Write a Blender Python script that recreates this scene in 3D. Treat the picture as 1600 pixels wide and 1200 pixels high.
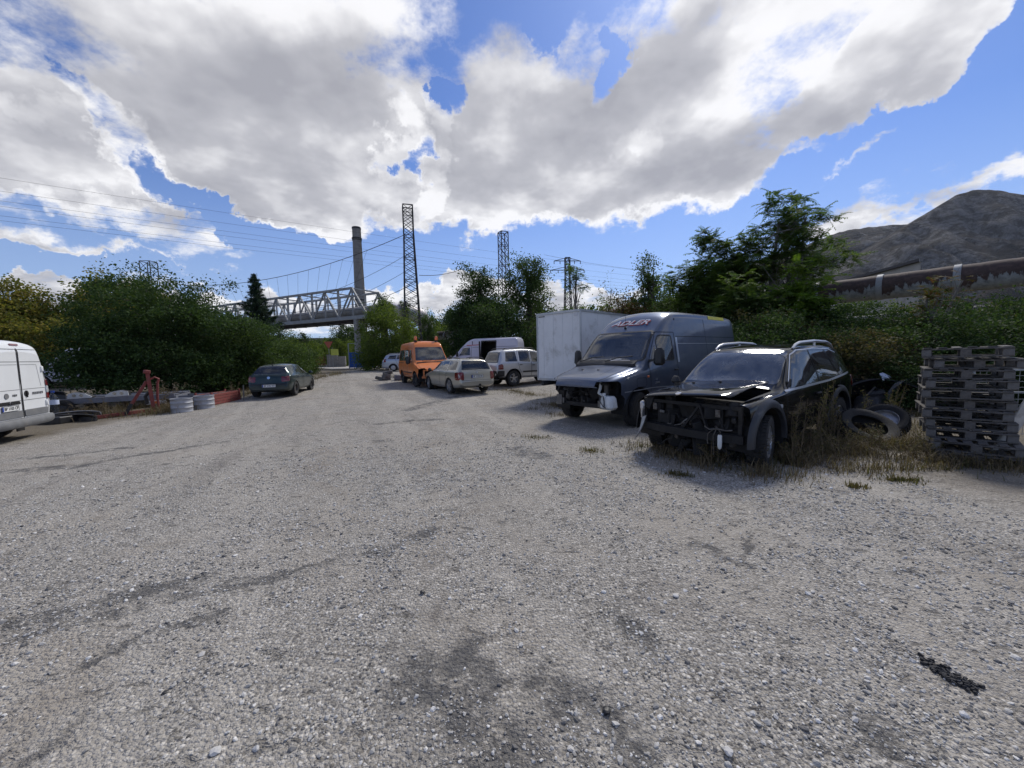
import bpy, bmesh, math, random
import numpy as np
from mathutils import Vector, Matrix
from mathutils.bvhtree import BVHTree

for _o in list(bpy.data.objects):
    bpy.data.objects.remove(_o)
SC = bpy.context.scene
COL = SC.collection
rad = math.radians
random.seed(7)
RNG = np.random.default_rng(11)

# ------------------------------------------------------------------ camera
CAM_H, FPX, PITCH, ROLL = 1.65, 600.0, math.atan(45 / 600), 0.024
_F = np.array([0, math.cos(PITCH), -math.sin(PITCH)])
_r0 = np.array([1.0, 0, 0]); _u0 = np.array([0, math.sin(PITCH), math.cos(PITCH)])
_R = _r0 * math.cos(ROLL) - _u0 * math.sin(ROLL)
_U = _u0 * math.cos(ROLL) + _r0 * math.sin(ROLL)
cam_d = bpy.data.cameras.new('camera')
cam_d.sensor_width = 36.0
cam_d.lens = FPX / 1600 * 36.0
cam_d.clip_start = 0.05
cam_d.clip_end = 20000
cam = bpy.data.objects.new('camera', cam_d)
COL.objects.link(cam)
cam.matrix_world = Matrix(((_R[0], _U[0], -_F[0], 0), (_R[1], _U[1], -_F[1], 0), (_R[2], _U[2], -_F[2], CAM_H), (0, 0, 0, 1)))
SC.camera = cam


def ray(x, y):
    """direction of a photograph pixel (1600 x 1200)"""
    return _F + _R * (x - 800) / FPX - _U * (y - 600) / FPX


def at(x, y, Y):
    """world point of a pixel at depth Y"""
    d = ray(x, y)
    return Vector(np.array([0, 0, CAM_H]) + d * Y / d[1])


def gz(x, y):
    """height of the yard: level near the camera, half a metre up towards the gate"""
    t = min(max((y - 9) / 25, 0), 1)
    return 0.5 * t * t * (3 - 2 * t)


# ------------------------------------------------------------------ sky, sun, exposure
SUN_AZ, SUN_EL = rad(28), rad(46)
W = bpy.data.worlds.new('World')
SC.world = W
W.use_nodes = True


class Graph:
    def __init__(self, tree, clear=True):
        self.t = tree
        if clear:
            tree.nodes.clear()

    def n(self, typ, ins=None, **props):
        nd = self.t.nodes.new(typ)
        for k, v in props.items():
            setattr(nd, k, v)
        for k, v in (ins or {}).items():
            self.set(nd.inputs[k], v)
        return nd

    def set(self, sock, v):
        if isinstance(v, bpy.types.NodeSocket):
            self.t.links.new(v, sock)
        else:
            sock.default_value = v

    def m(self, op, a, b=0.0, c=None, clamp=False):
        nd = self.t.nodes.new('ShaderNodeMath')
        nd.operation = op
        nd.use_clamp = clamp
        self.set(nd.inputs[0], a); self.set(nd.inputs[1], b)
        if c is not None:
            self.set(nd.inputs[2], c)
        return nd.outputs[0]

    def mix(self, fac, a, b, blend='MIX'):
        nd = self.t.nodes.new('ShaderNodeMix')
        nd.data_type = 'RGBA'
        nd.blend_type = blend
        self.set(nd.inputs[0], fac); self.set(nd.inputs[6], a); self.set(nd.inputs[7], b)
        return nd.outputs[2]

    def ramp(self, fac, stops, interp='LINEAR'):
        nd = self.t.nodes.new('ShaderNodeValToRGB')
        cr = nd.color_ramp
        cr.interpolation = interp
        while len(cr.elements) > 1:
            cr.elements.remove(cr.elements[-1])
        for i, (p, c) in enumerate(stops):
            e = cr.elements[0] if i == 0 else cr.elements.new(p)
            e.position = p
            e.color = (c, c, c, 1) if isinstance(c, (int, float)) else (*c[:3], 1)
        self.set(nd.inputs[0], fac)
        return nd.outputs[0]

    def noise(self, vec, scale, detail=4, rough=0.55, dist=0.0):
        nd = self.n('ShaderNodeTexNoise', {'Scale': scale, 'Detail': detail, 'Roughness': rough, 'Distortion': dist})
        if vec is not None:
            self.set(nd.inputs['Vector'], vec)
        return nd.outputs[0]


def build_world():
    g = Graph(W.node_tree)
    sky = g.n('ShaderNodeTexSky', sky_type='NISHITA', sun_disc=False, sun_elevation=SUN_EL, sun_rotation=SUN_AZ,
              altitude=400, air_density=1.25, dust_density=0.6, ozone_density=2.2)
    tc = g.n('ShaderNodeTexCoord').outputs['Generated']
    s = g.n('ShaderNodeSeparateXYZ', {0: tc})
    x, y, z = s.outputs
    warp = g.n('ShaderNodeTexNoise', {'Vector': tc, 'Scale': 5.0, 'Detail': 7.0, 'Roughness': 0.62}).outputs['Color']
    ws = g.n('ShaderNodeSeparateXYZ', {0: warp})
    az = g.m('ADD', g.m('ARCTAN2', x, y), g.m('MULTIPLY', g.m('SUBTRACT', ws.outputs[0], 0.5), 0.42))
    el = g.m('ADD', g.m('ARCSINE', z), g.m('MULTIPLY', g.m('SUBTRACT', ws.outputs[1], 0.5), 0.26))
    zz = g.m('ADD', g.m('MAXIMUM', z, 0.0), 0.22)
    pv = g.n('ShaderNodeCombineXYZ', {0: g.m('DIVIDE', x, zz), 1: g.m('DIVIDE', y, zz), 2: 1.9}).outputs[0]
    big = g.noise(pv, 1.35, 7, 0.56)
    fine = g.noise(pv, 5.2, 7, 0.66)
    # the same field a little nearer the sun: the difference lights the cloud edges
    sv = g.n('ShaderNodeVectorMath', {0: pv, 1: (0.07, 0.13, 0.03)}, operation='ADD').outputs[0]
    big2 = g.noise(sv, 1.35, 5, 0.56)
    field = g.m('ADD', g.m('MULTIPLY', g.m('SUBTRACT', big, 0.5), 2.3), g.m('MULTIPLY', g.m('SUBTRACT', fine, 0.5), 1.55))
    # where the photograph's clouds and blue gaps lie (pixel centre, radii, tilt, weight)
    blobs = [(330, 90, 480, 190, 14, .46), (520, 260, 230, 120, 16, .42), (860, 250, 230, 150, -6, .46), (1180, 110, 460, 140, -20, .52),
             (120, 290, 240, 110, 14, .62), (1490, 25, 200, 60, -16, .55), (250, 350, 90, 30, 10, .5), (1330, 300, 120, 60, -24, .42), (1500, 290, 190, 34, -10, .48), (1440, 200, 80, 16, -24, .42),
             (700, 452, 120, 26, -4, .5), (950, 440, 120, 26, -5, .55), (60, 425, 50, 11, 0, .45), (110, 452, 110, 18, 0, .5), (350, 455, 110, 20, 0, .5), (560, 402, 40, 16, 0, .4),
             (628, 225, 30, 60, 14, -.75), (655, 290, 26, 60, 4, -.7), (720, 132, 26, 30, 0, -.6), (690, 180, 14, 40, 10, -.4), (1225, 262, 30, 18, -20, -.3), (845, 25, 40, 40, 20, -.12), (940, 80, 24, 40, -15, -.05), (950, 85, 18, 40, -15, -.5), (850, 20, 26, 40, 20, -.4), (1000, 225, 12, 30, 0, -.2),
             (1420, 200, 270, 36, -23, -.6), (1570, 210, 160, 62, -14, -.75), (1230, 258, 60, 22, -22, -.35), (250, 268, 120, 26, 38, -.85), (340, 330, 60, 16, 30, -.6), (440, 395, 330, 30, 3, -1.0), (880, 392, 330, 34, -2, -.9),
             (120, 412, 260, 22, 0, -1.0), (560, 380, 80, 26, 0, -.6), (1120, 395, 160, 40, 0, -.7), (70, 175, 60, 16, 14, -.3)]
    total = g.m('ADD', field, 0.08)
    for (px, py, rx, ry, rot, wgt) in blobs:
        d = ray(px, py); d = d / np.linalg.norm(d)
        a0, e0 = math.atan2(d[0], d[1]), math.asin(d[2])
        shrink = 1.0 / np.linalg.norm(ray(px, py))
        ca, sa = math.cos(rad(-rot)), math.sin(rad(-rot))
        da = g.m('MULTIPLY', g.m('SUBTRACT', az, a0), math.cos(e0)); de = g.m('SUBTRACT', el, e0)
        u = g.m('ADD', g.m('MULTIPLY', da, ca), g.m('MULTIPLY', de, sa))
        v = g.m('SUBTRACT', g.m('MULTIPLY', de, ca), g.m('MULTIPLY', da, sa))
        u = g.m('DIVIDE', u, rx / 600 * shrink * 1.3); v = g.m('DIVIDE', v, ry / 600 * shrink * 1.3)
        q = g.m('ADD', g.m('MULTIPLY', u, u), g.m('MULTIPLY', v, v))
        k = g.m('SUBTRACT', 1.0, q, clamp=True)
        k = g.m('MULTIPLY', g.m('MULTIPLY', k, g.m('SUBTRACT', 2.0, k)), wgt)
        total = g.m('ADD', total, k)
    cover = g.n('ShaderNodeMapRange', {0: total, 1: -0.02, 2: 0.52, 3: 0.0, 4: 1.0}, interpolation_type='SMOOTHSTEP').outputs[0]
    relief = g.m('MULTIPLY', g.m('SUBTRACT', big, big2), 3.8)
    thick = g.m('ADD', g.m('MULTIPLY', total, 0.50), g.m('MULTIPLY', g.m('SUBTRACT', fine, 0.5), -0.75))
    thick = g.m('SUBTRACT', thick, relief, clamp=True)
    shade = g.ramp(thick, [(0.0, (.99, .99, 1.0)), (0.14, (.96, .96, .965)), (0.30, (.76, .76, .775)), (0.55, (.53, .532, .56)), (0.9, (.40, .403, .435))])
    cl = g.mix(1.0, shade, (8.3, 8.25, 8.3, 1), 'MULTIPLY')
    blue = g.mix(1.0, sky.outputs[0], (0.43, 0.57, 0.90, 1), 'MULTIPLY')
    low = g.n('ShaderNodeMapRange', {0: z, 1: 0.0, 2: 0.38, 3: 0.68, 4: 0.0}).outputs[0]
    blue = g.mix(low, blue, (4.0, 5.2, 7.6, 1))
    up = g.n('ShaderNodeMapRange', {0: z, 1: -0.02, 2: 0.05, 3: 0.0, 4: 1.0}).outputs[0]
    col = g.mix(g.m('MULTIPLY', cover, g.m('MULTIPLY', up, 0.97)), blue, cl)
    bg = g.n('ShaderNodeBackground', {'Color': col, 'Strength': 0.1})
    out = g.n('ShaderNodeOutputWorld')
    g.t.links.new(bg.outputs[0], out.inputs[0])


build_world()
W.cycles.sampling_method = 'MANUAL'
W.cycles.sample_map_resolution = 512
sun_d = bpy.data.lights.new('sun', 'SUN')
sun_d.energy = 2.6
sun_d.angle = rad(12)
sun_d.color = (1.0, 0.95, 0.87)
sun = bpy.data.objects.new('sun', sun_d)
COL.objects.link(sun)
sun.rotation_euler = (math.pi / 2 - SUN_EL, 0, math.pi - SUN_AZ)
sun.location = (20, 40, 60)
SC.view_settings.view_transform = 'Standard'
SC.view_settings.look = 'None'
SC.view_settings.exposure = 0.3
SC.view_settings.gamma = 1.0
SC.view_settings.use_curve_mapping = False
SC.render.engine = 'CYCLES'
SC.cycles.use_denoising = True
SC.cycles.max_bounces = 5
SC.cycles.transparent_max_bounces = 10
SC.cycles.diffuse_bounces = 2
SC.cycles.glossy_bounces = 3
SC.cycles.caustics_reflective = False
SC.cycles.caustics_refractive = False

# ------------------------------------------------------------------ materials
MATS = {}


def new_mat(name):
    m = bpy.data.materials.new(name)
    m.use_nodes = True
    MATS[name] = m
    g = Graph(m.node_tree)
    out = g.n('ShaderNodeOutputMaterial')
    return m, g, out


def pmat(name, color, rough=0.6, metal=0.0, var=0.15, vscale=6.0, dirt=None, dirt_amt=0.0, dscale=3.0, bump=0.0, bscale=40.0,
         coat=0.0, coord='Object', emit=None, spec=0.5, alpha_t=None):
    """Principled material with mottled colour, patches of dirt and fine relief"""
    if name in MATS:
        return MATS[name]
    m, g, out = new_mat(name)
    tc = g.n('ShaderNodeTexCoord').outputs[coord]
    c = (*color, 1)
    nz = g.noise(tc, vscale, 5, 0.6)
    k = g.n('ShaderNodeMapRange', {0: nz, 1: 0.3, 2: 0.7, 3: 1 - var, 4: 1 + var}).outputs[0]
    kk = g.n('ShaderNodeCombineXYZ', {0: k, 1: k, 2: k}).outputs[0]
    col = g.mix(1.0, c, kk, 'MULTIPLY')
    r = rough
    if dirt is not None:
        dn = g.noise(tc, dscale, 7, 0.68, 0.4)
        f = g.n('ShaderNodeMapRange', {0: dn, 1: 0.62 - 0.25 * dirt_amt, 2: 0.78 - 0.15 * dirt_amt, 3: 0.0, 4: min(1, 0.35 + dirt_amt)}).outputs[0]
        col = g.mix(f, col, (*dirt, 1))
        r = g.n('ShaderNodeMapRange', {0: f, 1: 0, 2: 1, 3: rough, 4: max(rough, 0.75)}).outputs[0]
    b = g.n('ShaderNodeBsdfPrincipled', {'Base Color': col, 'Roughness': r, 'Metallic': metal, 'Coat Weight': coat, 'Coat Roughness': 0.06, 'Specular IOR Level': spec})
    if bump > 0:
        bn = g.noise(tc, bscale, 6, 0.65)
        bp = g.n('ShaderNodeBump', {'Strength': bump, 'Distance': 0.02, 'Height': bn})
        g.t.links.new(bp.outputs[0], b.inputs['Normal'])
    g.t.links.new(b.outputs[0], out.inputs[0])
    return m


def paint(name, color, metal=0.35, rough=0.38, dust=0.12, dustcol=(0.30, 0.28, 0.25), coat=0.9):
    if name in MATS:
        return MATS[name]
    m, g, out = new_mat(name)
    tc = g.n('ShaderNodeTexCoord').outputs['Object']
    n1 = g.noise(tc, 1.7, 6, 0.65, 0.3)
    n2 = g.noise(tc, 60, 3, 0.6)
    f = g.m('MULTIPLY', g.n('ShaderNodeMapRange', {0: n1, 1: 0.35, 2: 0.75, 3: 0.35, 4: 1.5}).outputs[0], dust)
    f = g.m('MULTIPLY', f, g.n('ShaderNodeMapRange', {0: n2, 1: 0.3, 2: 0.7, 3: 0.7, 4: 1.3}).outputs[0], clamp=True)
    z = g.n('ShaderNodeSeparateXYZ', {0: tc}).outputs[2]
    low = g.n('ShaderNodeMapRange', {0: z, 1: 0.7, 2: 0.2, 3: 0.0, 4: min(0.16, dust * 1.4)}).outputs[0]
    f = g.m('ADD', f, g.m('MULTIPLY', low, g.n('ShaderNodeMapRange', {0: n1, 1: 0.3, 2: 0.7, 3: 0.4, 4: 1.4}).outputs[0]), clamp=True)
    b1 = g.n('ShaderNodeBsdfPrincipled', {'Base Color': (*color, 1), 'Roughness': rough, 'Metallic': metal, 'Specular IOR Level': .0, 'Coat Weight': coat, 'Coat Roughness': g.n('ShaderNodeMapRange', {0: n1, 1: 0.3, 2: 0.7, 3: 0.03, 4: 0.14}).outputs[0]})
    b2 = g.n('ShaderNodeBsdfPrincipled', {'Base Color': (*dustcol, 1), 'Roughness': 0.85})
    wav = g.n('ShaderNodeBump', {'Strength': 0.10, 'Distance': 0.02, 'Height': g.noise(tc, 2.3, 2, 0.5)})
    g.t.links.new(wav.outputs[0], b1.inputs['Coat Normal'])
    mx = g.n('ShaderNodeMixShader', {0: f, 1: b1.outputs[0], 2: b2.outputs[0]})
    g.t.links.new(mx.outputs[0], out.inputs[0])
    return m


def glass(name, tint=(0.3, 0.33, 0.34), dust=0.06, ior=1.7, dustcol=(0.55, 0.56, 0.56)):
    if name in MATS:
        return MATS[name]
    m, g, out = new_mat(name)
    tc = g.n('ShaderNodeTexCoord').outputs['Object']
    fr = g.n('ShaderNodeFresnel', {'IOR': ior}).outputs[0]
    t = g.n('ShaderNodeBsdfTransparent', {'Color': (*tint, 1)})
    gl = g.n('ShaderNodeBsdfGlossy', {'Color': (1, 1, 1, 1), 'Roughness': 0.02})
    mx = g.n('ShaderNodeMixShader', {0: fr, 1: t.outputs[0], 2: gl.outputs[0]})
    d = g.n('ShaderNodeBsdfDiffuse', {'Color': (*dustcol, 1)})
    n1 = g.noise(tc, 2.5, 7, 0.7, 0.5)
    f = g.m('MULTIPLY', g.n('ShaderNodeMapRange', {0: n1, 1: 0.35, 2: 0.7, 3: 0.3, 4: 1.7}).outputs[0], dust)
    mx2 = g.n('ShaderNodeMixShader', {0: f, 1: mx.outputs[0], 2: d.outputs[0]})
    g.t.links.new(mx2.outputs[0], out.inputs[0])
    return m


def leafmat(name, cols, trans=0.35, rough=0.55):
    """leaf colours picked per leaf, light passing through"""
    m, g, out = new_mat(name)
    rnd = g.n('ShaderNodeNewGeometry').outputs['Random Per Island']
    tc = g.n('ShaderNodeTexCoord').outputs['Object']
    big = g.noise(tc, 0.9, 3, 0.5)
    f = g.m('ADD', g.m('MULTIPLY', rnd, 0.65), g.m('MULTIPLY', g.n('ShaderNodeMapRange', {0: big, 1: 0.3, 2: 0.7, 3: 0, 4: 1}).outputs[0], 0.35))
    col = g.ramp(f, [(i / (len(cols) - 1), c) for i, c in enumerate(cols)])
    b = g.n('ShaderNodeBsdfPrincipled', {'Base Color': col, 'Roughness': max(rough, .7), 'Specular IOR Level': 0.1})
    t = g.n('ShaderNodeBsdfTranslucent', {'Color': g.mix(1.0, col, (1.5, 1.6, 0.7, 1), 'MULTIPLY')})
    mx = g.n('ShaderNodeMixShader', {0: trans, 1: b.outputs[0], 2: t.outputs[0]})
    g.t.links.new(mx.outputs[0], out.inputs[0])
    return m


# ------------------------------------------------------------------ mesh helpers
class MB:
    """collects shapes and links them as one mesh object"""

    def __init__(self):
        self.v = []; self.f = []

    def add(self, vs, fs):
        o = len(self.v)
        self.v += [tuple(p) for p in vs]
        self.f += [tuple(i + o for i in f) for f in fs]
        return self

    def box(self, c, s, rot=None, taper=1.0, bev=0.0):
        """box centred at c with sizes s; rot = Matrix or euler; optional chamfer"""
        M = Matrix.Identity(3)
        if rot is not None:
            M = rot if isinstance(rot, Matrix) else Matrix.Rotation(rot[2], 3, 'Z') @ Matrix.Rotation(rot[1], 3, 'Y') @ Matrix.Rotation(rot[0], 3, 'X')
        hx, hy, hz = s[0] / 2, s[1] / 2, s[2] / 2
        c = Vector(c)
        if bev <= 0:
            p = []
            for z, t in ((-hz, 1.0), (hz, taper)):
                for x, y in ((-hx, -hy), (hx, -hy), (hx, hy), (-hx, hy)):
                    p.append(c + M @ Vector((x * t, y * t, z)))
            return self.add(p, [(3, 2, 1, 0), (4, 5, 6, 7), (0, 1, 5, 4), (1, 2, 6, 5), (2, 3, 7, 6), (3, 0, 4, 7)])
        b = min(bev, hx * .9, hy * .9, hz * .9)
        rings = []
        for z, ix in ((-hz, b), (-hz + b, 0), (hz - b, 0), (hz, b)):
            t = taper if z > 0 else 1.0
            ring = []
            X, Y = hx - ix, hy - ix
            for sx, sy in ((-1, -1), (1, -1), (1, 1), (-1, 1)):
                a = (sx * (X - (b if ix == 0 else 0)), sy * Y); bb = (sx * X, sy * (Y - (b if ix == 0 else 0)))
                if ix:
                    a = bb = (sx * X, sy * Y)
                pr_ = (a, bb) if sx * sy < 0 else (bb, a)
                for q in pr_:
                    ring.append(c + M @ Vector((q[0] * t, q[1] * t, z)))
            rings.append(ring)
        vs = [p for r in rings for p in r]
        fs = []
        for k in range(3):
            for i in range(8):
                fs.append((k * 8 + i, k * 8 + (i + 1) % 8, k * 8 + 8 + (i + 1) % 8, k * 8 + 8 + i))
        fs.append(tuple(range(7, -1, -1))); fs.append(tuple(range(24, 32)))
        return self.add(vs, fs)

    def beam(self, a, b, w, h=None, up=(0, 0, 1)):
        """rectangular bar from a to b"""
        a = Vector(a); b = Vector(b); d = b - a
        L = d.length
        if L < 1e-6:
            return self
        d.normalize()
        up = Vector(up)
        s = d.cross(up)
        if s.length < 1e-3:
            s = d.cross(Vector((1, 0, 0)))
        s.normalize(); u = s.cross(d)
        h = w if h is None else h
        p = []
        for q in (a, b):
            for x, y in ((-1, -1), (1, -1), (1, 1), (-1, 1)):
                p.append(q + s * x * w / 2 + u * y * h / 2)
        return self.add(p, [(0, 1, 2, 3), (7, 6, 5, 4), (4, 5, 1, 0), (5, 6, 2, 1), (6, 7, 3, 2), (7, 4, 0, 3)])

    def cyl(self, a, b, r0, r1=None, n=12, cap=True):
        a = Vector(a); b = Vector(b); d = (b - a)
        if d.length < 1e-7:
            return self
        d.normalize()
        s = d.orthogonal().normalized(); u = d.cross(s)
        r1 = r0 if r1 is None else r1
        p = []
        for q, r in ((a, r0), (b, r1)):
            for i in range(n):
                t = 2 * math.pi * i / n
                p.append(q + (s * math.cos(t) + u * math.sin(t)) * r)
        f = [(i, (i + 1) % n, n + (i + 1) % n, n + i) for i in range(n)]
        if cap:
            f += [tuple(range(n - 1, -1, -1)), tuple(range(n, 2 * n))]
        return self.add(p, f)

    def tube(self, pts, r, n=8, cap=True):
        """tube along a path, r a number or one radius per point"""
        pts = [Vector(p) for p in pts]
        rs = r if isinstance(r, (list, tuple)) else [r] * len(pts)
        T = []
        for i in range(len(pts)):
            d = pts[min(i + 1, len(pts) - 1)] - pts[max(i - 1, 0)]
            T.append(d.normalized() if d.length > 1e-9 else Vector((0, 0, 1)))
        s = T[0].orthogonal().normalized()
        vs = []
        for p, t, rr in zip(pts, T, rs):
            s = (s - t * s.dot(t))
            s = s.normalized() if s.length > 1e-6 else t.orthogonal().normalized()
            u = t.cross(s)
            for i in range(n):
                a = 2 * math.pi * i / n
                vs.append(p + (s * math.cos(a) + u * math.sin(a)) * rr)
        fs = []
        for k in range(len(pts) - 1):
            for i in range(n):
                fs.append((k * n + i, k * n + (i + 1) % n, (k + 1) * n + (i + 1) % n, (k + 1) * n + i))
        if cap:
            fs.append(tuple(range(n - 1, -1, -1))); fs.append(tuple(range((len(pts) - 1) * n, len(pts) * n)))
        return self.add(vs, fs)

    def lathe(self, prof, axis='z', c=(0, 0, 0), n=24, closed=False):
        """profile of (radius, height) turned about an axis through c"""
        c = Vector(c); vs = []
        for i in range(n):
            t = 2 * math.pi * i / n
            for r, h in prof:
                x, y = r * math.cos(t), r * math.sin(t)
                q = {'z': (x, y, h), 'y': (x, h, -y), 'x': (h, x, y)}[axis]
                vs.append(c + Vector(q))
        k = len(prof); fs = []
        for i in range(n):
            j = (i + 1) % n
            for a in range(k if closed else k - 1):
                b = (a + 1) % k
                fs.append((i * k + a, j * k + a, j * k + b, i * k + b))
        return self.add(vs, fs)

    def prism(self, poly, axis, a, b, M=None):
        """2-D polygon extruded along an axis from a to b ('y': poly is x,z ; 'x': y,z ; 'z': x,y)"""
        n = len(poly); vs = []
        for h in (a, b):
            for (p, q) in poly:
                w = {'y': (p, h, q), 'x': (h, p, q), 'z': (p, q, h)}[axis]
                vs.append(M @ Vector(w) if M is not None else w)
        fs = [tuple(range(n)), tuple(range(2 * n - 1, n - 1, -1))]
        fs += [(i + n, (i + 1) % n + n, (i + 1) % n, i) for i in range(n)]
        return self.add(vs, fs)

    def build(self, name, mat, parent=None, smooth=False, angle=40):
        me = bpy.data.meshes.new(name)
        me.from_pydata([tuple(p) for p in self.v], [], self.f)
        bm = bmesh.new(); bm.from_mesh(me)
        bmesh.ops.recalc_face_normals(bm, faces=bm.faces)
        bm.to_mesh(me); bm.free()
        if smooth:
            me.polygons.foreach_set('use_smooth', [True] * len(me.polygons))
            me.set_sharp_from_angle(angle=rad(angle))
        me.materials.append(MATS[mat] if isinstance(mat, str) else mat)
        return link(name, me, parent)


def link(name, me, parent=None):
    o = bpy.data.objects.new(name, me)
    COL.objects.link(o)
    o.parent = parent
    return o


def tag(o, label, cat, group=None):
    o['label'] = label; o['category'] = cat
    if group:
        o['group'] = group
    return o


def thing(name, label, cat, loc=(0, 0, 0), rz=0.0, group=None, scale=1.0):
    o = bpy.data.objects.new(name, None)
    o.empty_display_size = 0.2
    COL.objects.link(o)
    o.location = loc; o.rotation_euler = (0, 0, rz); o.scale = (scale,) * 3
    return tag(o, label, cat, group)


def part_empty(name, parent, loc=(0, 0, 0), rot=(0, 0, 0)):
    o = bpy.data.objects.new(name, None)
    COL.objects.link(o)
    o.parent = parent; o.location = loc; o.rotation_euler = rot
    return o


def copy_tree(o, parent=None):
    c = o.copy(); COL.objects.link(c); c.parent = parent
    for ch in [k for k in o.children]:
        copy_tree(ch, c)
    return c


def kind(o, k):
    o['kind'] = k
    return o


def text_mesh(s, size, mat, name, parent, M, shear=0.0, ext=0.002, align='CENTER', sx=1.0):
    cu = bpy.data.curves.new(name, 'FONT')
    cu.body = s; cu.size = size; cu.align_x = align; cu.align_y = 'CENTER'; cu.extrude = ext; cu.shear = shear; cu.offset = size * 0.012
    to = bpy.data.objects.new('tmp_text', cu); COL.objects.link(to)
    dg = bpy.context.evaluated_depsgraph_get()
    me = bpy.data.meshes.new_from_object(to.evaluated_get(dg))
    bpy.data.objects.remove(to)
    me.transform(M @ Matrix.Diagonal((sx, 1, 1, 1)))
    me.materials.clear(); me.materials.append(MATS[mat])
    return link(name, me, parent)


def pchip(xs, ys):
    xs = np.array(xs, float); ys = np.array(ys, float)
    h = np.diff(xs); d = np.diff(ys) / h
    m = np.zeros_like(xs)
    for i in range(1, len(xs) - 1):
        if d[i - 1] * d[i] > 0:
            w1 = 2 * h[i] + h[i - 1]; w2 = h[i] + 2 * h[i - 1]
            m[i] = (w1 + w2) / (w1 / d[i - 1] + w2 / d[i])
    m[0] = d[0]; m[-1] = d[-1]

    def fn(x):
        x = np.clip(np.asarray(x, float), xs[0], xs[-1])
        i = np.clip(np.searchsorted(xs, x, side='right') - 1, 0, len(xs) - 2)
        t = (x - xs[i]) / h[i]
        return ((2 * t**3 - 3 * t**2 + 1) * ys[i] + (t**3 - 2 * t**2 + t) * h[i] * m[i] + (-2 * t**3 + 3 * t**2) * ys[i + 1] + (t**3 - t**2) * h[i] * m[i + 1])
    return fn


def curve(pts):
    return pchip([p[0] for p in pts], [p[1] for p in pts])
# ------------------------------------------------------------------ ground
def gpx(x, y):
    """ground point under a pixel"""
    d = ray(x, y)
    z = 0.0
    for _ in range(12):
        t = (z - CAM_H) / d[2]
        X, Y = d[0] * t, d[1] * t
        z = gz(X, Y)
    return Vector((X, Y, z))


def vnoise(x, y, seed=0):
    """cheap smooth value noise"""
    xi = np.floor(x).astype(int); yi = np.floor(y).astype(int)
    xf = x - xi; yf = y - yi
    xf = xf * xf * (3 - 2 * xf); yf = yf * yf * (3 - 2 * yf)

    def hsh(a, b):
        n = (a * 374761393 + b * 668265263 + seed * 1442695041) & 0xffffffff
        n = ((n ^ (n >> 13)) * 1274126177) & 0xffffffff
        return ((n ^ (n >> 16)) & 0xffff) / 65535.0
    return (hsh(xi, yi) * (1 - xf) + hsh(xi + 1, yi) * xf) * (1 - yf) + (hsh(xi, yi + 1) * (1 - xf) + hsh(xi + 1, yi + 1) * xf) * yf


def ground_relief(X, Y):
    return 0.022 * (vnoise(X * 0.8, Y * 0.8, 3) - 0.5) + 0.012 * (vnoise(X * 2.6, Y * 2.6, 5) - 0.5) + 0.006 * (vnoise(X * 7, Y * 7, 8) - 0.5)


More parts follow.
